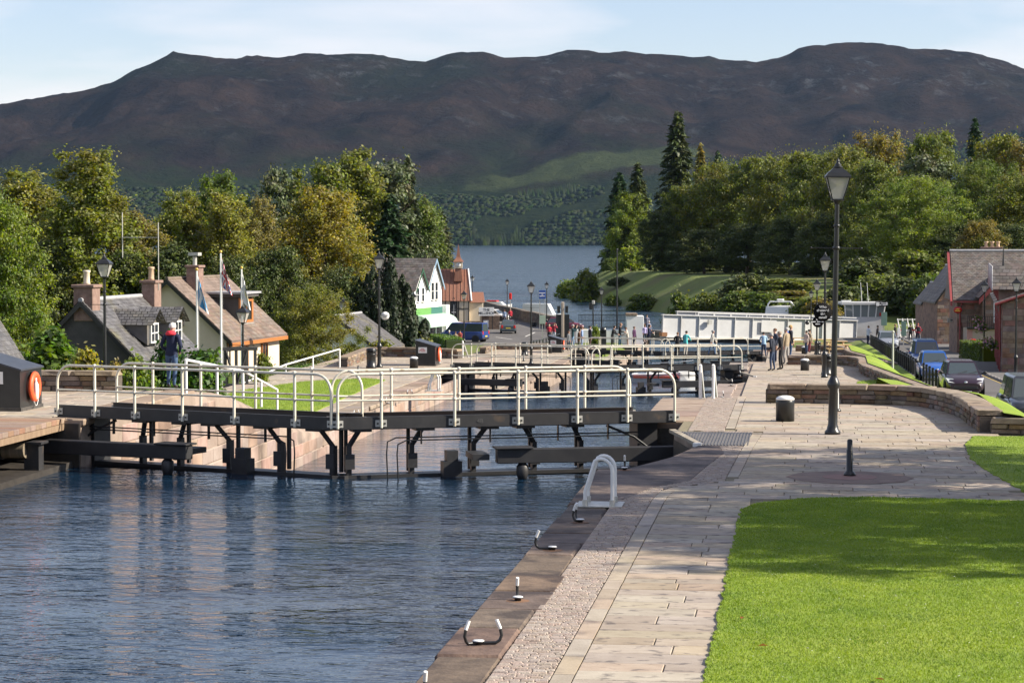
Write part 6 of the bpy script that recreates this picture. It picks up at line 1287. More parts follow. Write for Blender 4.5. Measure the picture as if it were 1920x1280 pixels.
kb = tag(bpy.data.objects.new('kerb', None), 'row of kerb stones beside the stone houses', kind='structure'); COL.objects.link(kb)
for i in range(80): y = 76 + i * 2.0; m = MB(); m.cbox(10.28, 10.43, y + .005, y + 1.995, road_z(y + 1) - .1, road_z(y + 1) + .15, .02); m.build('kerb_stone', M_kerb, kb)
ln = tag(bpy.data.objects.new('road_marking', None), 'faded yellow line along the kerb and white road marks', kind='structure'); COL.objects.link(ln)
def dash(pts, w, mat, lift):
    P = [Vector((p[0], p[1], 0)) for p in pts]; vs = []
    for i, p in enumerate(P):
        d = (P[min(i + 1, len(P) - 1)] - P[max(i - 1, 0)]).normalized(); n = Vector((-d.y, d.x, 0)) * w / 2
        for q in (p - n, p + n): vs.append((q.x, q.y, lift(q.x, q.y)))
    MB().add(vs, [(2 * i, 2 * i + 1, 2 * i + 3, 2 * i + 2) for i in range(len(P) - 1)]).build('line', mat, ln)
dash([(10.12, y) for y in np.arange(76, 236, 4)], .09, M_yel, lambda x, y: road_z(y) + .036)
dash([(6.4, 101.9), (10.0, 101.3)], .12, M_paint, lambda x, y: road_z(y) + .036)
for i in range(7): dash([(8.3, 116 + i * 16), (8.3, 119 + i * 16)], .09, M_paint, lambda x, y: road_z(y) + .036)
lz = lambda x, y: gz(x, y)
sheet('road', lambda y: -64, lambda y: -16.2 - max(0, (y - 246)) * .33, 224, 284, 'wide asphalt junction in front of the white shop', M_asph, 0.06, 10, 2)
sheet('road', lambda y: -47 - (y - 284) * .2, lambda y: -31 - (y - 284) * .33, 284, 330, 'narrow lane climbing behind the dry stone wall', M_asph, 0.07, 5, 2)
sheet('road', lambda y: 3.9, lambda y: 26, 228, 262, 'asphalt approach behind the red and white barrier', M_asph, 0.08, 8, 2, lambda x, y: -6.2)
for a, b in (((1050, 630), (1078, 620)), ((985, 632), (1003, 624)), ((930, 612), (948, 610)), ((1000, 618), (1010, 615)), ((960, 637), (930, 633)), ((900, 620), (960, 619))):
    p, q = G(*a, -6.35), G(*b, -6.35); dash([p, q], .14, M_paint, lambda x, y: gz(x, y) + .068)

# ------------------------------------------------------------------ cars
M_tyre = pm('tyre_rubber', (0.014, 0.014, 0.014), (0.024, 0.024, 0.024), 9, .85); M_rim = pm('alloy_rim', (0.4, 0.4, 0.41), rough=.35, metal=.7); M_plast = pm('black_plastic', (0.018, 0.018, 0.02), rough=.6)
M_lens = pm('headlamp_lens', (0.55, 0.56, 0.58), rough=.12, spec=.8); M_tail = pm('tail_lamp', (0.45, 0.02, 0.015), rough=.2); M_plateW = pm('plate_white', (0.7, 0.7, 0.66), rough=.5); M_plateY = pm('plate_yellow', (0.65, 0.5, 0.05), rough=.5); M_chrome = pm('chrome', (0.6, 0.6, 0.6), rough=.2, metal=.9)
M_cglass = glass('car_glass', (0.05, 0.065, 0.07), 0.04)
def paintm(n, c): return pm('car_paint_' + n, c, rough=.35, spec=.5, coat=.6)
def car(label, xy, z, rz, L=4.2, Wd=1.75, Ht=1.48, col=None, style='hatch', plate='', group='cars', cat='car', name='parked_car', front_plate=True):
    o = thing(name, label, cat, (*xy, z), rz, group); w = Wd / 2; hL = L / 2
    if style == 'van': st = [(-hL, .35, 1.02, .93), (-hL + .1, .28, 1.08, .98), (-hL + .6, .22, 1.1, 1), (0, .2, 1.1, 1), (hL - 1.1, .2, 1.08, 1), (hL - .55, .24, .98, .97), (hL - .15, .28, .82, .9), (hL, .36, .62, .78)]; belt = 1.08; cow = hL - .85; rf = hL - 1.55; rr_ = -hL + .12; rb = -hL + .05
    elif style == 'suv': st = [(-hL, .5, .98, .93), (-hL + .1, .42, 1.04, .98), (-hL + .6, .36, 1.06, 1), (0, .34, 1.06, 1), (hL - 1.2, .36, 1.06, 1), (hL - .4, .4, 1.0, .97), (hL - .1, .44, .92, .93), (hL, .5, .8, .86)]; belt = 1.04; cow = hL - 1.25; rf = hL - 1.85; rr_ = -hL + .3; rb = -hL + .1
    else: st = [(-hL, .38, .82, .86), (-hL + .1, .28, .92, .95), (-hL + .6, .2, .95, 1), (0, .18, .94, 1), (hL - 1.15, .18, .93, 1), (hL - .6, .2, .82, .97), (hL - .2, .22, .7, .91), (hL, .3, .55, .76)]; belt = .93; cow = hL - 1.05; rf = hL - 1.85; rr_ = -hL + .55; rb = -hL + .12
    if style == 'saloon': rr_ = -hL + 1.1; rb = -hL + .5
    m = MB(); vs = []; half = lambda zb, zt, k: [(0, zb), (w * k * .85, zb), (w * k * .97, zb + .09), (w * k, zb + .33 * (zt - zb)), (w * k * .985, zt - .14), (w * k * .93, zt - .02), (w * k * .6, zt + .025), (0, zt + .04)]
    for x, zb, zt, k in st:
        h = half(zb, zt, k); vs += [(x, y, q) for y, q in h] + [(x, -y, q) for y, q in h[-2:0:-1]]
    n = 14; m.add(vs, [(i * n + j, i * n + (j + 1) % n, (i + 1) * n + (j + 1) % n, (i + 1) * n + j) for i in range(len(st) - 1) for j in range(n)], True); m.add(vs[:n], [tuple(range(n))]); m.add(vs[-n:], [tuple(range(n - 1, -1, -1))]); body = part('body', m, col, o)
    # cabin
    B = [(cow, w * .86), (rb, w * .84)]; T = [(rf, w * .68), (rr_, w * .66)]
    lv = [(0.0, 1.0), (0.0, 1.0)]
    def ring(t, zz, sh=1.0): xf = cow + (rf - cow) * t; xr_ = rb + (rr_ - rb) * t; a = (w * .9 + (w * .72 - w * .9) * t) * sh; return [(xf, a * .92, zz), ((xf + xr_) / 2, a, zz), (xr_, a * .95, zz), (xr_, -a * .95, zz), ((xf + xr_) / 2, -a, zz), (xf, -a * .92, zz)]
    zr = Ht - .07; rings = [ring(0, belt - .03), ring(.93, zr), ring(1.03, Ht - .01, .9)]
    m = MB(); v = rings[0] + rings[1] + rings[2]; m.add(v, [(i * 6 + j, i * 6 + (j + 1) % 6, (i + 1) * 6 + (j + 1) % 6, (i + 1) * 6 + j) for i in range(2) for j in range(6)][::1], False); m.add(rings[2], [tuple(range(6))]); cab = part('cabin', m, col, o)
    def quad_on(a, b, c, d, ins, nm, mt, par):
        a, b, c, d = map(Vector, (a, b, c, d)); ce = (a + b + c + d) / 4; nrm = (b - a).cross(d - a).normalized(); 
        if nrm.dot(ce - Vector((0, 0, belt + .1))) < 0: nrm = -nrm
        u = [p + (ce - p).normalized() * ins + nrm * .012 for p in (a, b, c, d)]; return part(nm, MB().add(u + [p - nrm * .006 for p in u], [(0, 1, 2, 3), (0, 4, 5, 1), (1, 5, 6, 2), (2, 6, 7, 3), (3, 7, 4, 0)]), mt, par)
    r0, r1 = rings[0], rings[1]
    quad_on(r0[5], r0[0], r1[0], r1[5], .07, 'windscreen', M_cglass, cab); quad_on(r0[2], r0[3], r1[3], r1[2], .09, 'rear_window', M_cglass, cab)
    for a, b in ((0, 1), (1, 2), (3, 4), (4, 5)): quad_on(r0[a], r0[b], r1[b], r1[a], .07, 'side_window', M_cglass, cab)
    for sx, sy in ((1, 1), (1, -1), (-1, 1), (-1, -1)):
        xx = sx * (hL - .8) - (.05 if sx < 0 else 0); rw = .31 if style == 'hatch' else .34; M4 = Matrix.Translation((xx, sy * (w - .1), rw)) @ Matrix.Rotation(R(-90 * sy), 4, 'X')
        wh = part('wheel', MB().lathe([(rw - .08, -.09), (rw - .02, -.09), (rw, -.06), (rw, .08), (rw - .02, .112), (rw - .09, .114)], 22, M=M4), M_tyre, o); part('rim', MB().lathe([(rw - .09, .1), (rw - .12, .09), (.08, .085), (.06, .11), (.001, .112)], 14, M=M4), M_rim, wh)
        part('wheel_arch', MB().lathe([(rw + .01, .085), (rw + .075, .085), (rw + .08, .1), (rw + .01, .1)], 20, M=M4), M_plast, o)
    hz_ = .62 if style == 'hatch' or style == 'saloon' else .78
    for sy in (1, -1):
        m = MB(); p = [(hL - .03, sy * w * .42, hz_ - .03), (hL - .09, sy * w * .84, hz_ - .0), (hL - .46, sy * w * .96, hz_ + .185), (hL - .3, sy * w * .62, hz_ + .16)]; m.add(p + [(a - .12, b, c - .05) for a, b, c in p], [(0, 1, 2, 3), (0, 4, 5, 1), (1, 5, 6, 2), (2, 6, 7, 3), (3, 7, 4, 0)]); part('headlight', m, M_lens, o)
        zt_ = .8 if style != 'van' else 1.0; m = MB(); m.cbox(-hL - .015, -hL + .12, sy * w * .78 - .13, sy * w * .78 + .1, zt_ - .22, zt_ + .12, .03); part('tail_light', m, M_tail, o)
        m = MB(); m.ball((cow - .12, sy * (w + .09), belt + .06), .1, 10, 6, (.55, 1, .75)); m.tube([(cow - .12, sy * w * .86, belt + .01), (cow - .12, sy * (w + .05), belt + .03)], .03, 6); part('mirror', m, M_plast if style != 'van' else col, o)
    part('grille', MB().cbox(hL - .12, hL + .012, -w * .6, w * .6, hz_ - .3, hz_ - .16, .02), M_plast, o); part('bumper', MB().cbox(hL - .2, hL + .02, -w * .74, w * .74, .2, hz_ - .34, .04), M_plast if style == 'suv' else col, o); part('bumper', MB().cbox(-hL - .03, -hL + .2, -w * .86, w * .86, .3, .52, .05), M_plast if style in ('van', 'saloon') else col, o)
    pf = part('number_plate', MB().box(hL + .021, hL + .032, -.26, .26, hz_ - .5 + .02, hz_ - .39 + .02), M_plateW, o); pr = part('number_plate', MB().box(-hL - .045, -hL - .031, -.26, .26, .56, .67), M_plateY, o)
    if plate: text('lettering', plate, .12, M_txtk, pf, (hL + .034, 0, hz_ - .425), (R(90), 0, R(90)), ext=.001)
    part('badge', MB().lathe([(.07, 0), (.05, .015), (.001, .016)], 10, M=Matrix.Translation((hL - .03, 0, hz_ + .0)) @ Matrix.Rotation(R(80), 4, 'Y')), M_chrome, o)
    for q in (-.3, .25): part('wiper', MB().tube([(cow + .02, q * w, belt + .03), (cow - .18, q * w + .45, belt + .13)], .01, 4), M_plast, cab)
    part('roof_aerial', MB().tube([(rf - .1, 0, Ht - .01), (rf - .35, 0, Ht + .25)], .008, 4), M_plast, cab)
    return o
FR = R(-90)
P_plum = paintm('plum', (0.022, 0.008, 0.014)); P_blue = paintm('blue', (0.015, 0.09, 0.36)); P_blue2 = paintm('midblue', (0.03, 0.09, 0.28)); P_dkblue = paintm('charcoal', (0.03, 0.034, 0.042)); P_silver = paintm('steel', (0.2, 0.22, 0.26)); P_van = paintm('vanblue', (0.015, 0.045, 0.2)); P_grey = paintm('bluegrey', (0.055, 0.075, 0.09)); P_whitec = paintm('white', (0.7, 0.7, 0.7)); P_maroon = paintm('maroon', (0.12, 0.012, 0.03))
def rc_(px, d): x, y = A(px, d); return (x, y), road_z(y) + .032
gp = 'cars parked along the kerb'
for lb, px, d, rz, kw in (('dark plum hatchback parked nearest the low stone wall', 1803, 103, FR, dict(col=P_plum, L=4.2, plate='xxxx xxx')), ('bright blue small car parked between plum car and blue van', 1752, 120, FR, dict(col=P_blue, L=3.8, Wd=1.68, Ht=1.5, plate='xxxx xxx')), ('mid blue tall car at the back of the parked row', 1736, 133, FR, dict(col=P_blue2, L=4.2, Wd=1.75, Ht=1.85, style='van')), ('steel grey car parked alone near the road barrier', 1664, 190, FR, dict(col=P_silver, L=4.4, style='saloon')), ('dark off-road car cut off beside the grass bank', 1935, 76, FR, dict(col=P_dkblue, L=4.4, Wd=1.85, Ht=1.75, style='suv'))):
    xy, z = rc_(px, d); car(lb, xy, z, rz + R(2), group=gp, **kw)
def lc(px, d): x, y = A(px, d); return (x, y), gz(x, y) + .062
for lb, px, d, rz, kw in (('blue minibus parked beside the square hedge', 868, 230, R(165), dict(col=P_van, L=5.0, Wd=1.9, Ht=1.95, style='van')), ('blue-grey estate car driving away past the shop sign', 953, 252, R(97), dict(col=P_grey, L=4.5, Ht=1.45)), ('maroon car parked behind the visitors in red', 1059, 258, R(5), dict(col=P_maroon, L=4.3, Ht=1.5)), ('white car behind the shop sign board', 928, 292, R(-20), dict(col=P_whitec, L=4.1)), ('white car nose beside the shop awning', 842, 262, R(0), dict(col=P_whitec, L=4.2))):
    xy, z = lc(px, d); car(lb, xy, z, rz, group='cars around the junction', **kw)

# ------------------------------------------------------------------ swing bridge
M_bridge = pm('white_bridge_paint', (0.5, 0.5, 0.49), (0.58, 0.58, 0.57), 1.0, .6, c3=(0.42, 0.41, 0.39), c3scale=.5, c3pos=(.55, .75))
pa = Vector((*A(1240, 228), 0)); pb = Vector((*A(1606, 236), 0)); dirb = (pb - pa); Lb = dirb.length; ab = math.atan2(dirb.y, dirb.x)
br = thing('swing_bridge', 'white plate girder swing bridge standing half open over the canal', 'bridge', (pa.x, pa.y, H(632, 228)), ab)
br.rotation_euler = (0, math.atan2(.8, 20.5), ab)
HT = H(589, 228) - H(632, 228)
for gi, (yo, x0, x1, dz) in enumerate(((0, 0, Lb, 0), (5.2, 4.0, Lb + 4.6, 0.3))):
    gd = part('girder', MB().box(x0, x1, yo - .02, yo + .02, 0.1, HT - .1 + dz), M_bridge, br)
    part('top_flange', MB().cbox(x0 - .05, x1 + .05, yo - .22, yo + .22, HT - .1 + dz, HT + dz, .02), M_bridge, gd); part('bottom_flange', MB().cbox(x0 - .05, x1 + .05, yo - .22, yo + .22, 0, .1, .02), M_bridge, gd)
    n = 11
    for i in range(n + 1): xx = x0 + .08 + (x1 - x0 - .16) * i / n; part('stiffener', MB().box(xx - .025, xx + .025, yo - .19, yo - .021, .1, HT - .1 + dz), M_bridge, gd)
part('deck', MB().box(0.5, Lb + 3, .25, 5.0, .35, .6), M_asph, br); part('underframe', MB().box(0.6, Lb, .4, 4.8, -.45, .3), M_gate, br)
part('handrail', MB().tube([(4, .1, HT + .22), (Lb, .1, HT + .22)], .05, 6), M_bridge, br)
for i in range(9): part('rail_stanchion', MB().box(4 + i * 1.8, 4.08 + i * 1.8, .06, .14, HT, HT + .25), M_bridge, br)
part('service_box', MB().box(4.95, 5.35, -.45, -.2, HT - .85, HT - .4), M_galv, br); part('access_panel', MB().box(11.0, 12.7, -.24, -.195, .8, 2.0), M_bridge, br); part('end_block', MB().box(-.1, .5, -.35, .3, .1, .5), M_rust, br)
x, y = A(1580, 238); zc_ = H(613, 238); cb = thing('control_cabin', 'white bridge control cabin with slanted windows and flat roof', 'cabin', (x, y, zc_), YAW); s_ = 238 / F; cw = lambda p: (p - 1580) * s_; chh = lambda p: H(p, 238) - zc_
part('base', MB().box(cw(1586), cw(1656), 0, 2.6, -1.2, chh(594)), M_bridge, cb); part('roof', MB().box(cw(1577), cw(1663), -.5, 3.0, chh(571), chh(566.5)), M_bridge, cb); part('roof_light', MB().box(cw(1578), cw(1596), -.1, .5, chh(566.4), chh(563)), M_white, cb)
for i in range(6):
    xx0 = cw(1586 + i * 14); xx1 = xx0 + (cw(1600) - cw(1586)); 
    part('mullion', MB().tube([(xx0, 0, chh(594)), (xx0 + (i - 2.5) * .06, -.3, chh(571))], .07, 6), M_white, cb)
    if i < 5: part('pane', MB().add([(xx0, 0.01, chh(594)), (xx1, 0.01, chh(594)), (xx1 + (i - 1.5) * .06, -.29, chh(571)), (xx0 + (i - 2.5) * .06, -.29, chh(571))], [(0, 1, 2, 3)]), glass('cabin_glass', (0.22, 0.25, 0.25), .08), cb)
sg = part('name_board', MB().box(cw(1640), cw(1660), -.62, -.55, chh(574), chh(565)), M_plast, cb); part('logo', MB().box(cw(1641), cw(1646), -.66, -.63, chh(573), chh(566)), M_white, cb); text('lettering', 'xxxx xxxxxxxx\nxxxxx xxxxxx', .17, M_txtw, cb, (cw(1653.5), -.63, chh(569.5)))
part('extinguisher', MB().box(cw(1649), cw(1652), -.1, 0, chh(592), chh(585)), M_tail, cb)
for q in (1619, 1631): part('whip_aerial', MB().tube([(cw(q), 1, chh(567)), (cw(q) - .15, 1, chh(530))], .025, 5), M_white, cb)
# white abutment and railings on the village side
x, y = A(1175, 228); zq = -6.5; ab_ = thing('bridge_pier', 'white painted square pier with stone cap at the bridge end', 'pier', (x, y, zq), YAW); s_ = 228 / F
part('shaft', MB().cbox(0, 32 * s_, 0, 1.7, -1.5, H(592, 228) - zq, .03), M_whitew, ab_); part('cap', MB().cbox(-.08, 20 * s_, -.08, 1.5, H(592, 228) - zq, H(587, 228) - zq, .04), M_coping, ab_); part('side_wall', MB().cbox(-95 * s_, -.01, .2, 1.2, -.6, H(618, 228) - zq, .03), M_whitew, ab_)
fr_ = thing('railings', 'black iron railings beside the white pier', 'railings', (*A(1085, 230), H(618, 228)), YAW); hh = H(590, 228) - H(618, 228)
for i in range(34): xx = i * .14; part('bar', MB().box(xx - .015, xx + .015, -.015, .015, 0, hh), M_black, fr_)
for zz in (.15, hh * .55, hh - .12): part('rail', MB().box(-.05, 4.75, -.02, .02, zz, zz + .05), M_black, fr_)
# barrier with no entry disc
x, y = A(1689, 226); bz = gz(x, y); bar = thing('road_barrier', 'red and white barrier pole with round no entry disc across the road', 'barrier', (x, y, bz), YAW + R(2)); s_ = 226 / F
for i in range(9): part('pole_section', MB().box(i * .49, (i + 1) * .49 - .002, -.05, .05, 1.0, 1.16), M_tail if i % 2 == 0 else M_white, bar)
part('no_entry_disc', MB().lathe([(.26, 0), (.26, .03)], 20, M=Matrix.Translation((2.5, -.06, 1.08)) @ Matrix.Rotation(R(90), 4, 'X')), M_tail, bar); part('disc_bar', MB().box(2.33, 2.67, -.105, -.095, 1.05, 1.12), M_white, bar)
for i in range(12): part('skirt_rod', MB().box(i * .4, i * .4 + .02, -.02, .02, .15, 1.0), M_white, bar)
part('pivot_post', MB().box(-.3, -.02, -.15, .15, 0, 1.3), M_white, bar); part('rest_post', MB().box(4.42, 4.5, -.06, .06, 0, 1.2), M_white, bar)
wf = thing('white_fence', 'white tubular fence panels behind the barrier', 'fence', (*A(1690, 236), gz(*A(1690, 236))), YAW)
for i in range(9): part('post', MB().tube([(i * .5, 0, 0), (i * .5 - .3, .5, 2.0)], .06, 6), M_white, wf)
for zz in (.7, 1.3, 1.9): part('rail', MB().tube([(-.3, .25 * zz, zz), (4.0, .25 * zz, zz)], .05, 6), M_white, wf)

# ------------------------------------------------------------------ boats
M_gel = pm('white_gelcoat', (0.68, 0.68, 0.66), (0.76, 0.76, 0.74), 2, .25)
def boat(label, px, d, rz, L=8.0, B=2.8, fb=1.1, sup=1.5, stripe=None, arch=False, z=None, cover=None):
    x, y = A(px, d); o = thing('motor_boat', label, 'boat', (x, y, LOCH if z is None else z), rz, 'boats on the water'); st = [(-L / 2, .92, .0), (-L / 4, 1, .02), (0, 1, .05), (L / 4, .86, .15), (L * .4, .5, .28), (L / 2, .04, .4)]
    m = MB(); vs = []
    for xx, k, sh in st: b = B / 2 * k; vs += [(xx, 0, -.35), (xx, b * .75, -.1), (xx, b, fb + sh), (xx, b * .9, fb + sh + .02), (xx, -b * .9, fb + sh + .02), (xx, -b, fb + sh), (xx, -b * .75, -.1)]
    m.add(vs, [(i * 7 + j, i * 7 + (j + 1) % 7, (i + 1) * 7 + (j + 1) % 7, (i + 1) * 7 + j) for i in range(len(st) - 1) for j in range(7)]); m.add(vs[:7], [tuple(range(7))]); part('hull', m, M_gel, o)
    b = B * .38; c = MB(); x0, x1 = -L * .28, L * .2; v = [(x0, b, fb), (x1 + .9, b * .7, fb), (x1 + .9, -b * .7, fb), (x0, -b, fb), (x0 + .1, b * .85, fb + sup), (x1, b * .62, fb + sup), (x1, -b * .62, fb + sup), (x0 + .1, -b * .85, fb + sup)]; c.add(v, [(4, 5, 6, 7), (0, 1, 5, 4), (1, 2, 6, 5), (2, 3, 7, 6), (3, 0, 4, 7)]); cb = part('cabin', c, M_gel, o)
    for a, b_, cc, dd in ((0, 1, 5, 4), (1, 2, 6, 5), (2, 3, 7, 6)):
        q = [Vector(v[i]) for i in (a, b_, cc, dd)]; ce = sum(q, Vector()) / 4; n = (q[1] - q[0]).cross(q[3] - q[0]).normalized(); u = [q[0].lerp(q[3], .35), q[1].lerp(q[2], .35), q[1].lerp(q[2], .85), q[0].lerp(q[3], .85)]; u = [p + (ce - p) * .12 + n * .02 for p in u]; part('cabin_window', MB().add(u, [(0, 1, 2, 3)]), M_pane, cb)
    if stripe: part('stripe', MB().box(-L / 2 + .1, L * .22, -B / 2 - .02, B / 2 + .02, fb * .55, fb * .75), stripe, o)
    if cover: part('canopy', MB().cbox(-L * .2, L * .1, -B * .3, B * .3, fb + sup, fb + sup + .25, .1), cover, o)
    part('rail', MB().tube([(L * .45, 0, fb + .9), (L * .2, B * .4, fb + .75), (-L * .2, B * .45, fb + .65)], .025, 5), M_chrome, o)
    if arch:
        zt = arch; m = MB(); 
        m.tube([(-1.0, B * .42, fb + sup - .3), (-1.2, B * .36, zt - .25), (-1.25, B * .3, zt)], .09, 6).tube([(-1.0, -B * .42, fb + sup - .3), (-1.2, -B * .36, zt - .25), (-1.25, -B * .3, zt)], .09, 6).tube([(-1.25, B * .3, zt), (-1.25, -B * .3, zt)], .09, 6).tube([(-1.15, B * .4, zt - .7), (-1.15, -B * .4, zt - .7)], .04, 6); part('radar_arch', m, M_white, o); part('radar', MB().cbox(-1.5, -1.0, -.4, .4, zt + .09, zt + .32, .08), M_white, o)
    return o
boat('white motor cruiser moored below the blue sign', 1010, 318, R(-12), 7.5, 2.8, 1.0, 1.7, cover=None)
boat('small boat with red cover by the dry stone wall end', 927, 372, R(-10), 6.0, 2.4, .8, .7, cover=M_tail)
boat('tall cruiser with radar arch behind the bridge girder', 1468, 268, YAW + R(70), 11, 4.0, 1.8, 2.0, arch=4.35)
boat('small white launch with red stripe in the third lock', 1246, 150, YAW + R(-5), 4.2, 1.8, .5, .45, stripe=M_orange, z=ZW[2])
# ------------------------------------------------------------------ people
def skin_body(name, pose):
    """one continuous figure 1.75 m tall facing -y; returns mesh with slots skin/top/trousers/shoes"""
    J = {}; E = []; RAD = {}; SEG = []
    def j(n, p, r): J[n] = Vector(p); RAD[n] = r
    lean = pose.get('lean', 0.0); st = pose.get('stride', 0.05); hd = pose.get('head', (0, -0.02))
    j('pelvis', (0, 0, .95), (.165, .125)); j('waist', (0, -lean * .3, 1.1), (.155, .115)); j('chest', (0, -lean * .7, 1.3), (.185, .125)); j('shoulders', (0, -lean, 1.43), (.13, .09)); j('neck', (0, -lean * 1.05 - .01, 1.51), (.058, .06)); j('jaw', (hd[0] * .5, -lean * 1.1 + hd[1] * .6 - .01, 1.575), (.07, .082)); j('head', (hd[0], -lean * 1.1 + hd[1], 1.655), (.079, .096)); j('crown', (hd[0], -lean * 1.1 + hd[1] + .01, 1.725), (.05, .062))
    j('nose', (hd[0] * 1.4, -lean * 1.1 + hd[1] - .105, 1.635), (.013, .013))
    ch = [('pelvis', 'waist', 1), ('waist', 'chest', 1), ('chest', 'shoulders', 1), ('shoulders', 'neck', 1), ('neck', 'jaw', 0), ('jaw', 'head', 0), ('head', 'crown', 0), ('head', 'nose', 0)]
    for s, sd in ((1, 'L'), (-1, 'R')):
        y = st * s; j('hip' + sd, (.095 * s, 0, .88), (.1, .105)); j('knee' + sd, (.11 * s, -y * .6 - .02, .49), (.066, .07)); j('ankle' + sd, (.115 * s, y * -1.0 + .03, .085), (.042, .045)); j('toe' + sd, (.135 * s, y * -1.0 - .13, .03), (.04, .03))
        ch += [('pelvis', 'hip' + sd, 2), ('hip' + sd, 'knee' + sd, 2), ('knee' + sd, 'ankle' + sd, 2), ('ankle' + sd, 'toe' + sd, 3)]
        ar = pose['arm' + sd]; j('sh' + sd, (.19 * s, -lean, 1.405), (.075, .075)); e = Vector((ar[0][0] * s, ar[0][1] - lean * .6, ar[0][2])); h = Vector((ar[1][0] * s, ar[1][1] - lean * .5, ar[1][2])); j('el' + sd, e, (.052, .054)); j('wr' + sd, h, (.034, .036)); d = (h - e).normalized(); j('palm' + sd, h + d * .075, (.036, .022))
        ch += [('shoulders', 'sh' + sd, 1), ('sh' + sd, 'el' + sd, 1), ('el' + sd, 'wr' + sd, 1), ('wr' + sd, 'palm' + sd, 0)]
        side = d.cross(Vector((s, 0, 0))); side = side.normalized() if side.length > .1 else Vector((0, 1, 0)); cur = Vector((-s, 0, 0))
        for k in range(4):
            o = side * (k - 1.5) * .02; l = (.055, .066, .062, .048)[k]; j('f%d%s' % (k, sd), h + d * (.09 + l * .6) + o, (.0095, .0095)); j('g%d%s' % (k, sd), h + d * (.09 + l) + o + cur * .025, (.008, .008)); ch += [('palm' + sd, 'f%d%s' % (k, sd), 0), ('f%d%s' % (k, sd), 'g%d%s' % (k, sd), 0)]
        j('th' + sd, h + d * .07 - side * .05 + cur * .02, (.01, .01)); ch += [('wr' + sd, 'th' + sd, 0)]
    names = list(J); ix = {n: i for i, n in enumerate(names)}; me = bpy.data.meshes.new('armature'); me.from_pydata([J[n] for n in names], [(ix[a], ix[b]) for a, b, c in ch], []); ob = bpy.data.objects.new('tmp', me); COL.objects.link(ob)
    md = ob.modifiers.new('s', 'SKIN'); md.use_smooth_shade = True
    for n, v in zip(names, me.skin_vertices[0].data): v.radius = RAD[n]; v.use_root = (n == 'pelvis')
    sb = ob.modifiers.new('u', 'SUBSURF'); sb.levels = 1; sb.render_levels = 1
    bpy.context.view_layer.update(); out = bpy.data.meshes.new_from_object(ob.evaluated_get(bpy.context.evaluated_depsgraph_get())); bpy.data.objects.remove(ob)
    segs = [(np.array(J[a]), np.array(J[b]), c) for a, b, c in ch]; C = np.array([p.center[:] for p in out.polygons]); D = []
    for a, b, c in segs: ab = b - a; t = np.clip(((C - a) @ ab) / (ab @ ab), 0, 1); D.append(np.linalg.norm(C - (a + t[:, None] * ab), axis=1))
    k = np.array([c for _, _, c in segs])[np.argmin(np.array(D), 0)]
    k = np.where((k == 1) & (C[:, 2] > 1.5), 0, k); k = np.where((k == 2) & (C[:, 2] > .86), 1, k); k = np.where((k == 1) & (C[:, 2] < pose.get('hem', .86)) & (np.abs(C[:, 0]) < .17), 2, k); k = np.where((k == 2) & (C[:, 2] < .1), 3, k)
    out.materials.clear()
    for i in range(4): out.materials.append(M_black)
    out.polygons.foreach_set('material_index', k.astype(np.int32)); out.polygons.foreach_set('use_smooth', np.ones(len(k), bool)); out.name = name; return out, J['head']
DOWN = ((.25, .0, 1.14), (.24, -.06, .9)); POCK = ((.3, .06, 1.14), (.19, -.1, .98)); FWD = ((.25, -.05, 1.15), (.14, -.3, 1.12)); UP = ((.27, -.2, 1.25), (.08, -.3, 1.58)); RAILP = ((.27, -.16, 1.16), (.2, -.42, 1.06))
POSES = dict(stand=skin_body('b1', dict(armL=DOWN, armR=DOWN)), pocket=skin_body('b2', dict(armL=POCK, armR=POCK, head=(0, -.05), lean=.03)), photo=skin_body('b3', dict(armL=UP, armR=UP)), walk=skin_body('b4', dict(armL=((.24, -.1, 1.15), (.22, -.22, .95)), armR=((.25, .1, 1.15), (.24, .1, .92)), stride=.24, lean=.05)), lean=skin_body('b5', dict(armL=RAILP, armR=RAILP, lean=.12, head=(0, -.06))), front=skin_body('b6', dict(armL=FWD, armR=FWD, lean=.04, head=(0, -.05))))
M_skin = pm('skin', (0.42, 0.25, 0.18), (0.5, 0.31, 0.23), 6, .6); M_shoe = pm('dark_shoes', (0.02, 0.018, 0.016), (0.04, 0.034, 0.03), 6, .6)
CLO = {}
def cloth(c):
    k = tuple(c)
    if k not in CLO: CLO[k] = pm('cloth_%d' % len(CLO), tuple(v * .85 for v in c), tuple(min(1, v * 1.15) for v in c), 9, .9, .4, 30)
    return CLO[k]
HAIR = {}
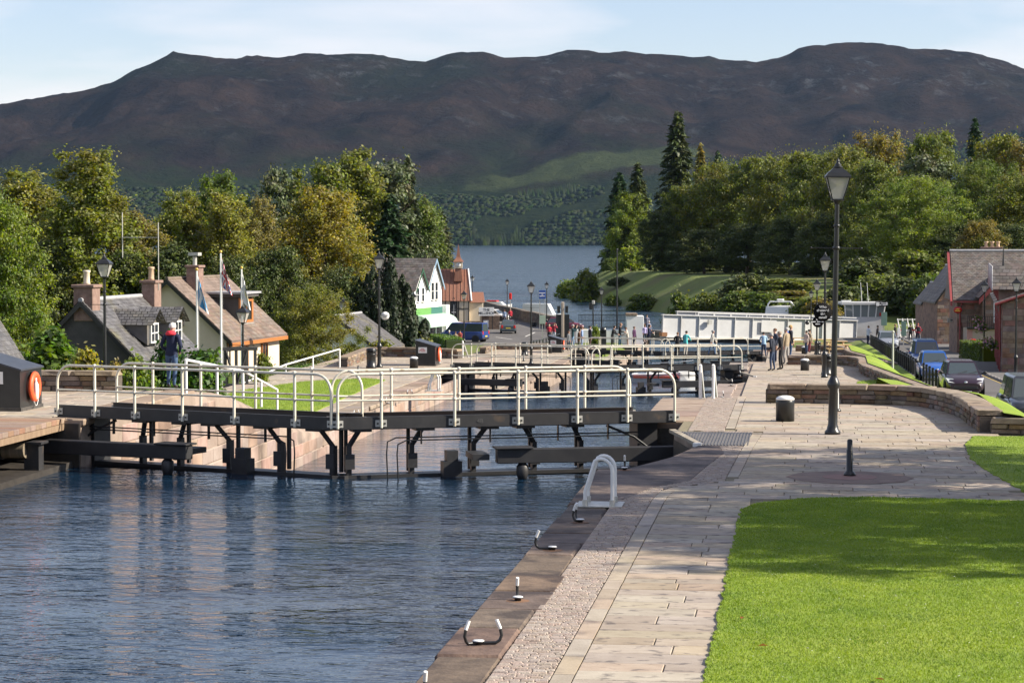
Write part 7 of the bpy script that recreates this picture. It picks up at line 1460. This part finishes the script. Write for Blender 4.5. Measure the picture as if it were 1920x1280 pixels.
def person(label, px, py, z, face_deg, pose, top, legs, hair, hgt=1.75, extra=None, xy=None, d=None):
    """face_deg: 0 faces the viewer, 90 faces picture right, 180 faces away"""
    if xy is None: xy = A(px, d) if d else G(px, py, z)
    me, hd = POSES[pose]; me = me.copy() if False else me
    o = bpy.data.objects.new('person', me); COL.objects.link(o); o.location = (*xy, z); o.rotation_euler = (0, 0, YAW + R(face_deg)); s = hgt / 1.76; o.scale = (s, s, s)
    for i, m in enumerate((M_skin, cloth(top), cloth(legs), M_shoe)): o.material_slots[i].link = 'OBJECT'; o.material_slots[i].material = m
    tag(o, label, 'person', 'people around the locks')
    m = MB(); n1, n2 = 12, 6; vs = [(hd.x + .095 * math.sin(a) * math.cos(b), hd.y + .02 + .115 * math.sin(a) * math.sin(b), hd.z + .008 + .108 * math.cos(a)) for a in [math.pi * .62 * i / n2 for i in range(n2 + 1)] for b in [2 * math.pi * k / n1 for k in range(n1)]]
    fs = [(i * n1 + k, i * n1 + (k + 1) % n1, (i + 1) * n1 + (k + 1) % n1, (i + 1) * n1 + k) for i in range(n2) for k in range(n1)]
    fs = [f for f in fs if not (sum(vs[i][1] for i in f) / 4 < hd.y - .045 and sum(vs[i][2] for i in f) / 4 < hd.z + .05)]
    h = part('hair', m.add(vs, fs, True), cloth(hair), o)
    if extra == 'hood': part('collar', MB().lathe([(.09, 1.44), (.135, 1.43), (.15, 1.47), (.1, 1.55)], 14, (0, .03, 0)), cloth((.6, .03, .05)), o)
    if extra and extra.startswith('pack'): part('backpack', MB().cbox(-.16, .16, .1, .27, 1.02, 1.46, .06), cloth((.02, .022, .03) if extra == 'pack' else (.03, .12, .45)), o)
    if extra == 'camera': part('camera', MB().cbox(-.07, .07, -.36, -.27, 1.55, 1.64, .01), M_plast, o)
    if extra == 'skirt': part('skirt', MB().lathe([(.17, .98), (.2, .8), (.24, .5)], 14), cloth((.012, .012, .014)), o)
    if extra == 'paper': part('map', MB().box(.1, .32, -.42, -.41, .95, 1.2), M_white, o)
    return o
NAVY = (.012, .018, .05); JEAN = (.05, .09, .17); GREY = (.35, .34, .33); WHT = (.6, .58, .55); BLK = (.012, .012, .013); TAN = (.3, .24, .16); RED = (.5, .03, .05); BRN = (.12, .06, .03); TEAL = (.1, .5, .5); CRM = (.55, .5, .42); DKH = (.03, .022, .015); BLU = (.03, .12, .45); DGN = (.015, .05, .06); PAL = (.3, .45, .6)
person('person in navy jacket with red hood and jeans, back turned at the upper quay', 322, 727, 0, 160, 'pocket', NAVY, JEAN, WHT, 1.72, 'hood')
person('grey haired person in navy jacket and jeans looking down at the water', 1466 - 18, 695, -2.15, -115, 'pocket', (.02, .025, .04), (.03, .05, .1), GREY, 1.76)
person('person all in black standing beside the navy jacket', 1464, 693, -2.15, -100, 'pocket', BLK, BLK, (.3, .25, .2), 1.8)
person('person in long tan coat and pale trousers behind the black jacket', 1474, 683, -2.15, -130, 'stand', TAN, (.3, .29, .27), GREY, 1.8)
person('person in slate jacket half hidden behind the navy jacket', 1453, 680, -2.15, -60, 'stand', (.06, .07, .1), NAVY, BRN, 1.7)
person('blond person in dark coat with blue backpack', 1482, 674, -2.15, 100, 'stand', (.03, .03, .04), JEAN, (.4, .26, .1), 1.75, 'packblue')
person('person in dark and light blue jacket at the third gate end', 1432, 668, -4.2, 180, 'lean', PAL, (.03, .05, .1), DKH, 1.7)
person('person in turquoise jacket and beige trousers on the third gate', 1285, 667, -4.2, 150, 'lean', TEAL, CRM, DKH, 1.75)
person('person in black top leaning on the third gate rail', 1270, 668, -4.2, 170, 'lean', BLK, BLK, (.2, .1, .05), 1.68)
person('person in cream and grey top striding across the third gate', 1335, 666, -4.2, 80, 'walk', (.4, .39, .36), (.12, .18, .28), GREY, 1.78)
for lb, px, py, fd, ps, tp, lg, hr, ht, ex in (
    ('child in grey top beside the third cabinet', 1066, 657, 60, 'stand', (.12, .13, .14), (.03, .04, .06), BRN, 1.45, None), ('person in dark teal jacket taking a photograph', 1074, 653, 80, 'photo', DGN, (.15, .25, .38), GREY, 1.82, 'camera'), ('person in brown jacket by the third gate rail', 1085, 660, 95, 'front', BRN, (.05, .06, .04), DKH, 1.7, None), ('person in pale blue shirt behind the brown jacket', 1091, 652, 90, 'stand', (.25, .35, .55), (.2, .25, .35), BRN, 1.6, None),
    ('person in black coat and brown trousers by the weeping bush', 1106, 654, 110, 'stand', (.02, .02, .035), (.1, .06, .05), DKH, 1.75, None), ('person in black fleece leaning over the far rail', 1148, 652, 75, 'lean', BLK, BLK, DKH, 1.7, None), ('person in black leather jacket and jeans at the far rail', 1162, 651, 85, 'front', BLK, (.04, .1, .14), (.35, .2, .12), 1.85, None), ('person in beige top bending at the far rail', 1177, 650, -80, 'lean', CRM, (.3, .2, .15), BRN, 1.5, None), ('person in red and navy top at the far rail', 1189, 651, 60, 'stand', (.08, .03, .08), NAVY, BRN, 1.6, None), ('person in navy holding a white map at the far rail', 1216, 651, 80, 'front', NAVY, BLK, DKH, 1.75, 'paper')):
    person(lb, px, py, -4.3, fd, ps, tp, lg, hr, ht, ex)
for lb, px, d, z, fd, ps, tp, lg, hr, ht, ex in (
    ('person in lilac top on the steps by the white pier', 1209, 214, -5.6, 20, 'stand', (.4, .35, .55), BLK, BRN, 1.6, None), ('white haired person on the steps by the white pier', 1217, 216, -5.4, 30, 'stand', (.2, .22, .3), NAVY, WHT, 1.7, None), ('dark haired person behind the others on the pier steps', 1213, 220, -5.0, 10, 'stand', (.15, .15, .2), NAVY, DKH, 1.75, None),
    ('person in red jacket and black skirt by the roadside fence', 1030, 232, None, 180, 'stand', RED, BLK, (.5, .4, .25), 1.65, 'skirt'), ('person in dark red top and pale jeans with raised camera', 1039, 234, None, 150, 'photo', (.3, .03, .05), (.4, .45, .5), BRN, 1.75, 'camera'), ('person in navy coat and white hat walking toward the hedge', 842, 214, None, 170, 'walk', (.02, .04, .09), (.05, .1, .17), WHT, 1.7, None), ('person in beige coat beside the navy coat', 854, 212, None, 175, 'stand', TAN, BLK, BRN, 1.6, None), ('person in red and brown top near the blue minibus', 862, 218, None, 160, 'walk', (.4, .08, .06), BRN, DKH, 1.6, None),
    ('person in bright red coat walking on the lane', 957, 284, None, 190, 'stand', RED, BLK, (.4, .2, .12), 1.7, None), ('person in pale blue top ahead of the estate car', 946, 282, None, 180, 'stand', (.2, .27, .4), NAVY, BRN, 1.65, None),
    ('person in black jacket walking down the road', 1708, 218, None, 180, 'walk', BLK, (.012, .015, .03), DKH, 1.72, None), ('person in red jacket with dark backpack and stick on the road', 1722, 217, None, 180, 'walk', (.28, .02, .05), (.02, .03, .06), (.4, .1, .08), 1.8, 'pack'),
    ('person in white shirt beside the black post fence', 1628, 206, None, 120, 'front', (.5, .55, .65), NAVY, BRN, 1.7, None), ('person in brown shirt stepping along the grass bank', 1645, 208, None, 90, 'walk', (.08, .06, .05), (.05, .06, .05), DKH, 1.7, None), ('person in black behind the steel grey car', 1679, 214, None, 60, 'stand', BLK, BLK, (.3, .15, .08), 1.75, None)):
    x, y = A(px, d); person(lb, px, 0, (gz(x, y) + .06) if z is None else z, fd, ps, tp, lg, hr, ht, ex, xy=(x, y))
for lb, px, py, fd, ps, tp, lg, hr in (('person in pale pink top by the picnic tables', 1512, 664, -60, 'stand', (.45, .38, .34), (.05, .08, .14), DKH), ('person in tan coat behind the pink top', 1517, 661, 120, 'stand', TAN, (.2, .05, .06), DKH)): person(lb, px, py, -4.3, fd, ps, tp, lg, hr, 1.7)
# ------------------------------------------------------------------ fence along the road, dry stone wall
fe = thing('post_fence', 'black timber post and rail fence between grass bank and parked cars', 'fence', (6.35, 100, 0)); ys_ = np.arange(108, 206, 2.7)
for y in ys_: part('post', MB().cbox(-.06, .06, y - 100 - .06, y - 100 + .06, road_z(y) - .3, road_z(y) + 1.0, .015), M_black, fe)
for a, b in zip(ys_[:-1], ys_[1:]):
    for h in (.8,): part('rail', MB().add([(-.03, a - 100, road_z(a) + h), (.03, a - 100, road_z(a) + h), (.03, b - 100, road_z(b) + h), (-.03, b - 100, road_z(b) + h), (-.03, a - 100, road_z(a) + h + .06), (.03, a - 100, road_z(a) + h + .09), (.03, b - 100, road_z(b) + h + .09), (-.03, b - 100, road_z(b) + h + .09)], [(3, 2, 1, 0), (4, 5, 6, 7), (0, 1, 5, 4), (2, 3, 7, 6)]), M_black, fe)
M_rub = pm('rubble_stone', (0.09, 0.075, 0.06), (0.19, 0.16, 0.13), 3, .95, .6, 10, island=.35)
stone_wall('stone_wall', [A(908, 338), A(945, 310), A(990, 288), A(1032, 270), A(1056, 262)], lambda x, y: gz(x, y), 'long dark rubble wall climbing beside the lane to the loch', hgt=1.25, th=.6, cop_h=.2, courses=5, ln=(.3, .8), cop_l=(.25, .5), seed=21, parts=False, cmat=M_rub, wmat=M_rub)
stone_wall('stone_wall', [A(838, 200), A(846, 190), A(853, 180)], lambda x, y: gz(x, y), 'pale garden wall below the square hedge', hgt=.8, th=.5, courses=4, seed=22, parts=False)
stone_wall('stone_wall', [A(836, 262), A(902, 262)], lambda x, y: gz(x, y), 'grey garden wall in front of the clock house', hgt=.9, th=.5, courses=4, seed=23, parts=False, wmat=M_rub)
fn = thing('post_fence', 'low dark rail fence beside the roadside verge', 'fence', (0, 0, 0)); q = [A(995, 205), A(1012, 212), A(1030, 220), A(1050, 228)]
for i in range(10):
    t = i / 9 * 3; k = min(int(t), 2); x = q[k][0] + (q[k + 1][0] - q[k][0]) * (t - k); y = q[k][1] + (q[k + 1][1] - q[k][1]) * (t - k); part('post', MB().box(x - .05, x + .05, y - .05, y + .05, gz(x, y) - .2, gz(x, y) + .95), M_black, fn)
for k in range(3):
    for h in (.5, .88): part('rail', MB().tube([(*q[k], gz(*q[k]) + h), (*q[k + 1], gz(*q[k + 1]) + h)], .045, 5), M_black, fn)
# ------------------------------------------------------------------ flags
def flag(label, px, ytop, d, pattern, cols, fx=0.45, drop=1.25):
    x, y = A(px, d); z = gz(x, y); h = H(ytop, d) - z; o = thing('flagpole', label, 'flagpole', (x, y, z), YAW, 'flagpoles in the cottage garden')
    part('pole', MB().tube([(0, 0, 0), (0, 0, h)], [.06, .035], 10), M_white, o); part('finial', MB().ball((0, 0, h + .05), .07, 10, 8), pm('gilt', (0.6, 0.38, 0.08), rough=.35, metal=.5), o)
    m = MB(); nu, nv = 16, 14; vs = []
    for i in range(nu + 1):
        for k in range(nv + 1):
            u, v = i / nu, k / nv; xx = .05 + fx * u * (0.35 + .65 * v); zz = h - .2 - drop * v - .55 * u * (1.0 - .3 * v); yy = .07 * math.sin(u * 11 + v * 2) * u; vs.append((xx, yy, zz))
    for i in range(nu):
        for k in range(nv): m.add([vs[i * (nv + 1) + k], vs[(i + 1) * (nv + 1) + k], vs[(i + 1) * (nv + 1) + k + 1], vs[i * (nv + 1) + k + 1]], [(0, 1, 2, 3)], True, pattern((i + .5) / nu, (k + .5) / nv))
    m2 = m.build('flag', cols, o); b = bmesh.new(); b.from_mesh(m2.data); bmesh.ops.remove_doubles(b, verts=b.verts, dist=.0005); b.to_mesh(m2.data); b.free()
    part('halyard', MB().tube([(.07, -.02, h - .3), (.11, -.02, h - .9), (.07, -.02, h - 1.5), (.07, -.02, 1.0)], .008, 4), M_white, o)
FB = pm('flag_blue', (0.05, 0.25, 0.5), rough=.8); FW = pm('flag_white', (0.7, 0.7, 0.68), rough=.8); FRd = pm('flag_red', (0.5, 0.03, 0.05), rough=.8); FN = pm('flag_navy', (0.03, 0.04, 0.2), rough=.8)
sal = lambda u, v: 1 if min(abs(u - v), abs(u - 1 + v)) < .13 else 0
def uni(u, v):
    if abs(u - .5) < .07 or abs(v - .5) < .09: return 2
    if abs(u - .5) < .13 or abs(v - .5) < .17: return 1
    a = min(abs(u - v), abs(u - 1 + v)); return 2 if a < .05 else (1 if a < .12 else 0)
flag('shorter flagpole with limp blue and white saltire', 369, 507, 96, sal, [FB, FW]); flag('tallest flagpole with limp red, white and navy flag', 414, 474, 98, uni, [FN, FW, FRd]); flag('flagpole with limp pale flag behind the garden lamp', 453, 504, 101, lambda u, v: 1 if abs(v - .55) < .12 and u > .3 else 0, [FW, pm('flag_cream', (0.65, 0.6, 0.4), rough=.8)], .35)
# black timber frame in the garden
x, y = A(422, 96); tf = thing('timber_trestle', 'black braced timber gate frame standing in the cottage garden', 'timber frame', (x, y, gz(x, y)), YAW + R(15)); zt = H(652, 96) - gz(x, y)
for q in (0, .45, .9, 1.25): part('post', MB().box(q - .06, q + .06, -.06, .06, -.2, zt), M_gate, tf)
for zz in (.4, zt * .55, zt - .12): part('beam', MB().box(-.1, 1.35, -.08, .08, zz, zz + .14), M_gate, tf)
for a, b in ((0, .9), (.9, 0)): part('brace', MB().tube([(a, -.09, .5), (b, -.09, zt - .1)], .05, 4), M_gate, tf)
# ------------------------------------------------------------------ picnic tables
M_pine = pm('pine_boards', (0.5, 0.34, 0.16), (0.62, 0.44, 0.22), 4, .75, .2, 30, objrand=.1)
def picnic(label, px, py, rz):
    x, y = G(px, py, -4.3); o = thing('picnic_table', label, 'picnic table', (x, y, -4.3), rz, 'pale pine picnic tables')
    for i in range(5): part('top_board', MB().cbox(-.9, .9, -.36 + i * .145, -.36 + i * .145 + .138, .7, .74, .008), M_pine, o)
    for s in (-1, 1):
        for i in range(2): part('seat_board', MB().cbox(-.9, .9, s * .72 - .14 + i * .145, s * .72 - .14 + i * .145 + .138, .41, .45, .008), M_pine, o)
        part('bearer', MB().box(s * .62 - .03, s * .62 + .03, -.82, .82, .34, .405), M_pine, o); part('bearer', MB().box(s * .62 - .03, s * .62 + .03, -.36, .36, .63, .695), M_pine, o)
        for e in (-1, 1): part('leg', MB().tube([(s * .57, e * .28, .69), (s * .57, e * .72, 0)], .045, 4), M_pine, o)
    return o
picnic('pine picnic table in front of the others beside the lamp', 1572, 665, R(10)); picnic('pine picnic table behind the front one', 1566, 658, R(4)); picnic('pine picnic table near the pink-topped visitor', 1502, 651, R(0)); picnic('far pine picnic table against the low wall', 1545, 654, R(8))
# ------------------------------------------------------------------ signs and posts
def board(name, label, px, d, y0, y1, w, mat, txt=None, tsize=.2, tm=None, posts=2, z=None, cat='sign'):
    x, y = A(px, d); zg = gz(x, y) if z is None else z; o = thing(name, label, cat, (x, y, zg), YAW); za, zb_ = H(y1, d) - zg, H(y0, d) - zg
    b = part('panel', MB().cbox(-w / 2, w / 2, -.03, .03, za, zb_, .01), mat, o)
    for i in range(posts): q = 0 if posts == 1 else (i - .5) * w * .8; part('post', MB().box(q - .04, q + .04, .032, .1, 0, zb_), M_galv if mat != M_white else M_black, o)
    if txt: text('lettering', txt, tsize, tm or M_txtk, b, (0, -.034, (za + zb_) / 2), sp=.9, bold=.006)
    return o
x, y = A(912, 262); b = board('shop_sign', 'white shop name board with bold black capitals on a dark plinth', 912, 262, 576, 592, 1.75, M_white, 'THE\nMILLSHOP', .42); part('plinth', MB().box(-.6, 1.5, .15, .7, 0, 1.6), M_rub, b); part('notice', MB().box(-.35, .25, .1, .14, .3, 1.1), M_white, b)
board('direction_sign', 'blue sign with white emblem and lettering by the moored cruiser', 1017, 262, 544, 560, .75, pm('sign_blue', (0.02, 0.07, 0.3), rough=.5), 'xxxxxxx\nxx\nxxxxxx', .2, M_txtw)
board('road_sign', 'small grey-green notice plates on a post beside the verge', 1017, 224, 591, 607, .6, pm('sign_back', (0.35, 0.42, 0.36), rough=.6), None, posts=1); board('road_sign', 'green backed sign on a thin post behind the grey car', 1658, 200, 585, 610, .5, pm('sign_green', (0.12, 0.2, 0.17), rough=.6), posts=1); board('road_sign', 'green backed sign plate by the two walkers', 1695, 196, 602, 630, .42, MATS['sign_green'], posts=1)
board('finger_sign', 'pale finger board and round arrow sign at the stone house corner', 1790, 176, 596, 604, 1.1, M_galv, 'xxxxxxx', .16, posts=1)
def pole(name, label, px, d, y0, zt=None, r=.05, mat=None, cat='post'):
    x, y = A(px, d); zg = gz(x, y); o = thing(name, label, cat, (x, y, zg), YAW); h = H(y0, d) - zg; part('shaft', MB().tube([(0, 0, -.1), (0, 0, h)], [r, r * .8], 8), mat or M_black, o); part('cap', MB().ball((0, 0, h), r * 1.3, 8, 6), mat or M_black, o); return o
pole('mast', 'tall thin dark mast standing behind the black railings', 1157, 232, 468, r=.09, cat='mast'); pole('marker_post', 'pale green post standing on the grass bank by the fence', 1675, 118, 622, r=.06, mat=pm('pale_green_post', (0.5, 0.52, 0.42), rough=.6))
x, y = A(1804, 172); o = thing('round_sign', 'oval red post office sign projecting from the stone house', 'sign', (*A(1796, 170), H(581, 170)), YAW); part('oval', MB().lathe([(.25, -.03), (.25, .03)], 20, M=Matrix.Rotation(R(90), 4, 'X') @ Matrix.Diagonal((1.25, 1, 1, 1))), M_tail, o); part('bracket', MB().box(-.02, .6, -.02, .02, .26, .3), M_black, o); text('lettering', 'xxxx\nxxxxxx', .13, pm('yellow_lettering', (.7, .5, .05), rough=.6), o, (0, -.035, 0))
o = thing('round_sign', 'oval dark green hotel sign in front of the slate dormers', 'sign', (*A(1872, 140), H(530, 140)), YAW); part('oval', MB().lathe([(.25, -.03), (.25, .03)], 20, M=Matrix.Rotation(R(90), 4, 'X') @ Matrix.Diagonal((1.7, 1, 1, 1))), M_green, o); part('rim', MB().lathe([(.25, -.035), (.28, -.035), (.28, .035), (.25, .035)], 20, M=Matrix.Rotation(R(90), 4, 'X') @ Matrix.Diagonal((1.7, 1, 1, 1))), M_galv, o); part('bracket', MB().box(.3, 1.2, -.02, .02, .2, .24), M_black, o)
x, y = A(1825, 160); zg = gz(x, y) + .1; o = thing('post_box', 'red wall letter box beside the ivy hedge', 'letter box', (x, y, zg), YAW); part('box', MB().cbox(-.2, .2, -.15, .15, .9, 1.35, .06), M_tail, o); part('slot', MB().box(-.12, .12, -.16, -.152, 1.2, 1.23), M_plast, o); part('post', MB().box(-.05, .05, -.05, .05, 0, .9), M_black, o)
x, y = A(957, 292); zg = gz(x, y); o = thing('lifebuoy_post', 'red lifebuoy housing on a post beside the loch', 'lifebuoy', (x, y, zg), YAW); zt = H(549, 292) - zg; part('housing', MB().cbox(-.17, .17, -.1, .1, zt - .85, zt, .09), M_tail, o); part('post', MB().box(-.05, .05, -.05, .05, 0, zt - .8), M_galv, o)
# traffic light heads for boats, white lock stone tower model
for px, lb in ((1055, 'black double traffic light on a pale stone column by the junction'), (1112, 'black traffic light on a pole beside the weeping bush')):
    x, y = A(px, 240); zg = gz(x, y) + .05; o = thing('traffic_light', lb, 'traffic light', (x, y, zg), YAW); zt = H(566 if px < 1100 else 563, 240) - zg
    if px < 1100:
        part('column', MB().cbox(-.16, .16, -.16, .16, 0, zt, .05), M_beige, o)
        for s in (-1, 1): h = part('signal_head', MB().cbox(s * .42 - .16, s * .42 + .16, -.15, .12, zt - 1.15, zt - .4, .04), M_black, o); part('visor', MB().tube([(s * .42, -.3, zt - .6), (s * .42, -.14, zt - .6)], .1, 10), M_black, h)
        part('base_panel', MB().box(-.7, .7, -.12, .12, 0, zt - 1.3), M_black, o)
    else:
        part('pole', MB().tube([(0, 0, 0), (0, 0, zt)], .07, 8), M_black, o); part('signal_head', MB().cbox(-.4, -.08, -.16, .1, zt - .95, zt - .25, .04), M_black, o); part('signal_head', MB().cbox(-.12, .18, -.14, .1, zt - .4, zt, .04), M_galv, o)
bx_ = thing('information_pillar', 'tall dark information pillar in front of the black railings', 'pillar', (*A(1131, 205), -6.45), YAW); part('panel', MB().cbox(-.28, .28, -.12, .12, .4, 2.35, .03), M_black, bx_); part('arched_top', MB().lathe([(.28, -.12), (.28, .12)], 20, M=Matrix.Translation((0, 0, 2.3)) @ Matrix.Rotation(R(90), 4, 'X')), M_black, bx_); part('foot', MB().box(-.06, .06, -.06, .06, 0, .4), M_black, bx_)
wt = thing('old_tyre', 'black tyre with white hub leaning on the rubble wall', 'tyre', (*A(1001, 272), gz(*A(1001, 272)) + .35), YAW); part('tyre', MB().lathe([(.18, -.08), (.3, -.1), (.35, -.05), (.35, .05), (.3, .1), (.18, .08)], 20, M=Matrix.Rotation(R(90), 4, 'X')), M_tyre, wt); part('hub', MB().lathe([(.18, -.06), (.05, -.05), (.001, -.05)], 14, M=Matrix.Rotation(R(90), 4, 'X')), M_white, wt)
# fallen leaves and a few daisies on the lawn
for i, (px, py, lb) in enumerate(((1430, 1212, 'curled brown leaf lying on the lawn nearest the path'), (1392, 1160, 'small tan leaf at the lawn edge'), (1650, 1275, 'pale fallen leaf in the open lawn'))):
    o = thing('fallen_leaf', lb, 'leaf', (*G(px, py, .04), .05), i * 1.3); part('blade', MB().add([(-.05, 0, 0), (0, -.025, .012), (.055, 0, .004), (0, .028, .018)], [(0, 1, 2, 3)]), leafm('fallen', (.2, .12, .06), (.26, .16, .08)), o)
# ------------------------------------------------------------------ air
hz = MB(); hz.box(-9500, 9500, -120, 9800, -14, 900); ho = hz.build('haze', [])
ho['kind'] = 'stuff'; ho['label'] = 'thin bluish air over the loch and hills'
hm = bpy.data.materials.new('haze_air'); hm.use_nodes = True; ht = hm.node_tree; ht.nodes.clear(); hv = ht.nodes.new('ShaderNodeVolumePrincipled'); hout = ht.nodes.new('ShaderNodeOutputMaterial')
hv.inputs['Color'].default_value = (0.45, 0.68, 1.0, 1); hv.inputs['Density'].default_value = 0.0000135; hv.inputs['Anisotropy'].default_value = 0.3
ht.links.new(hv.outputs[0], hout.inputs['Volume']); ho.data.materials.append(hm)
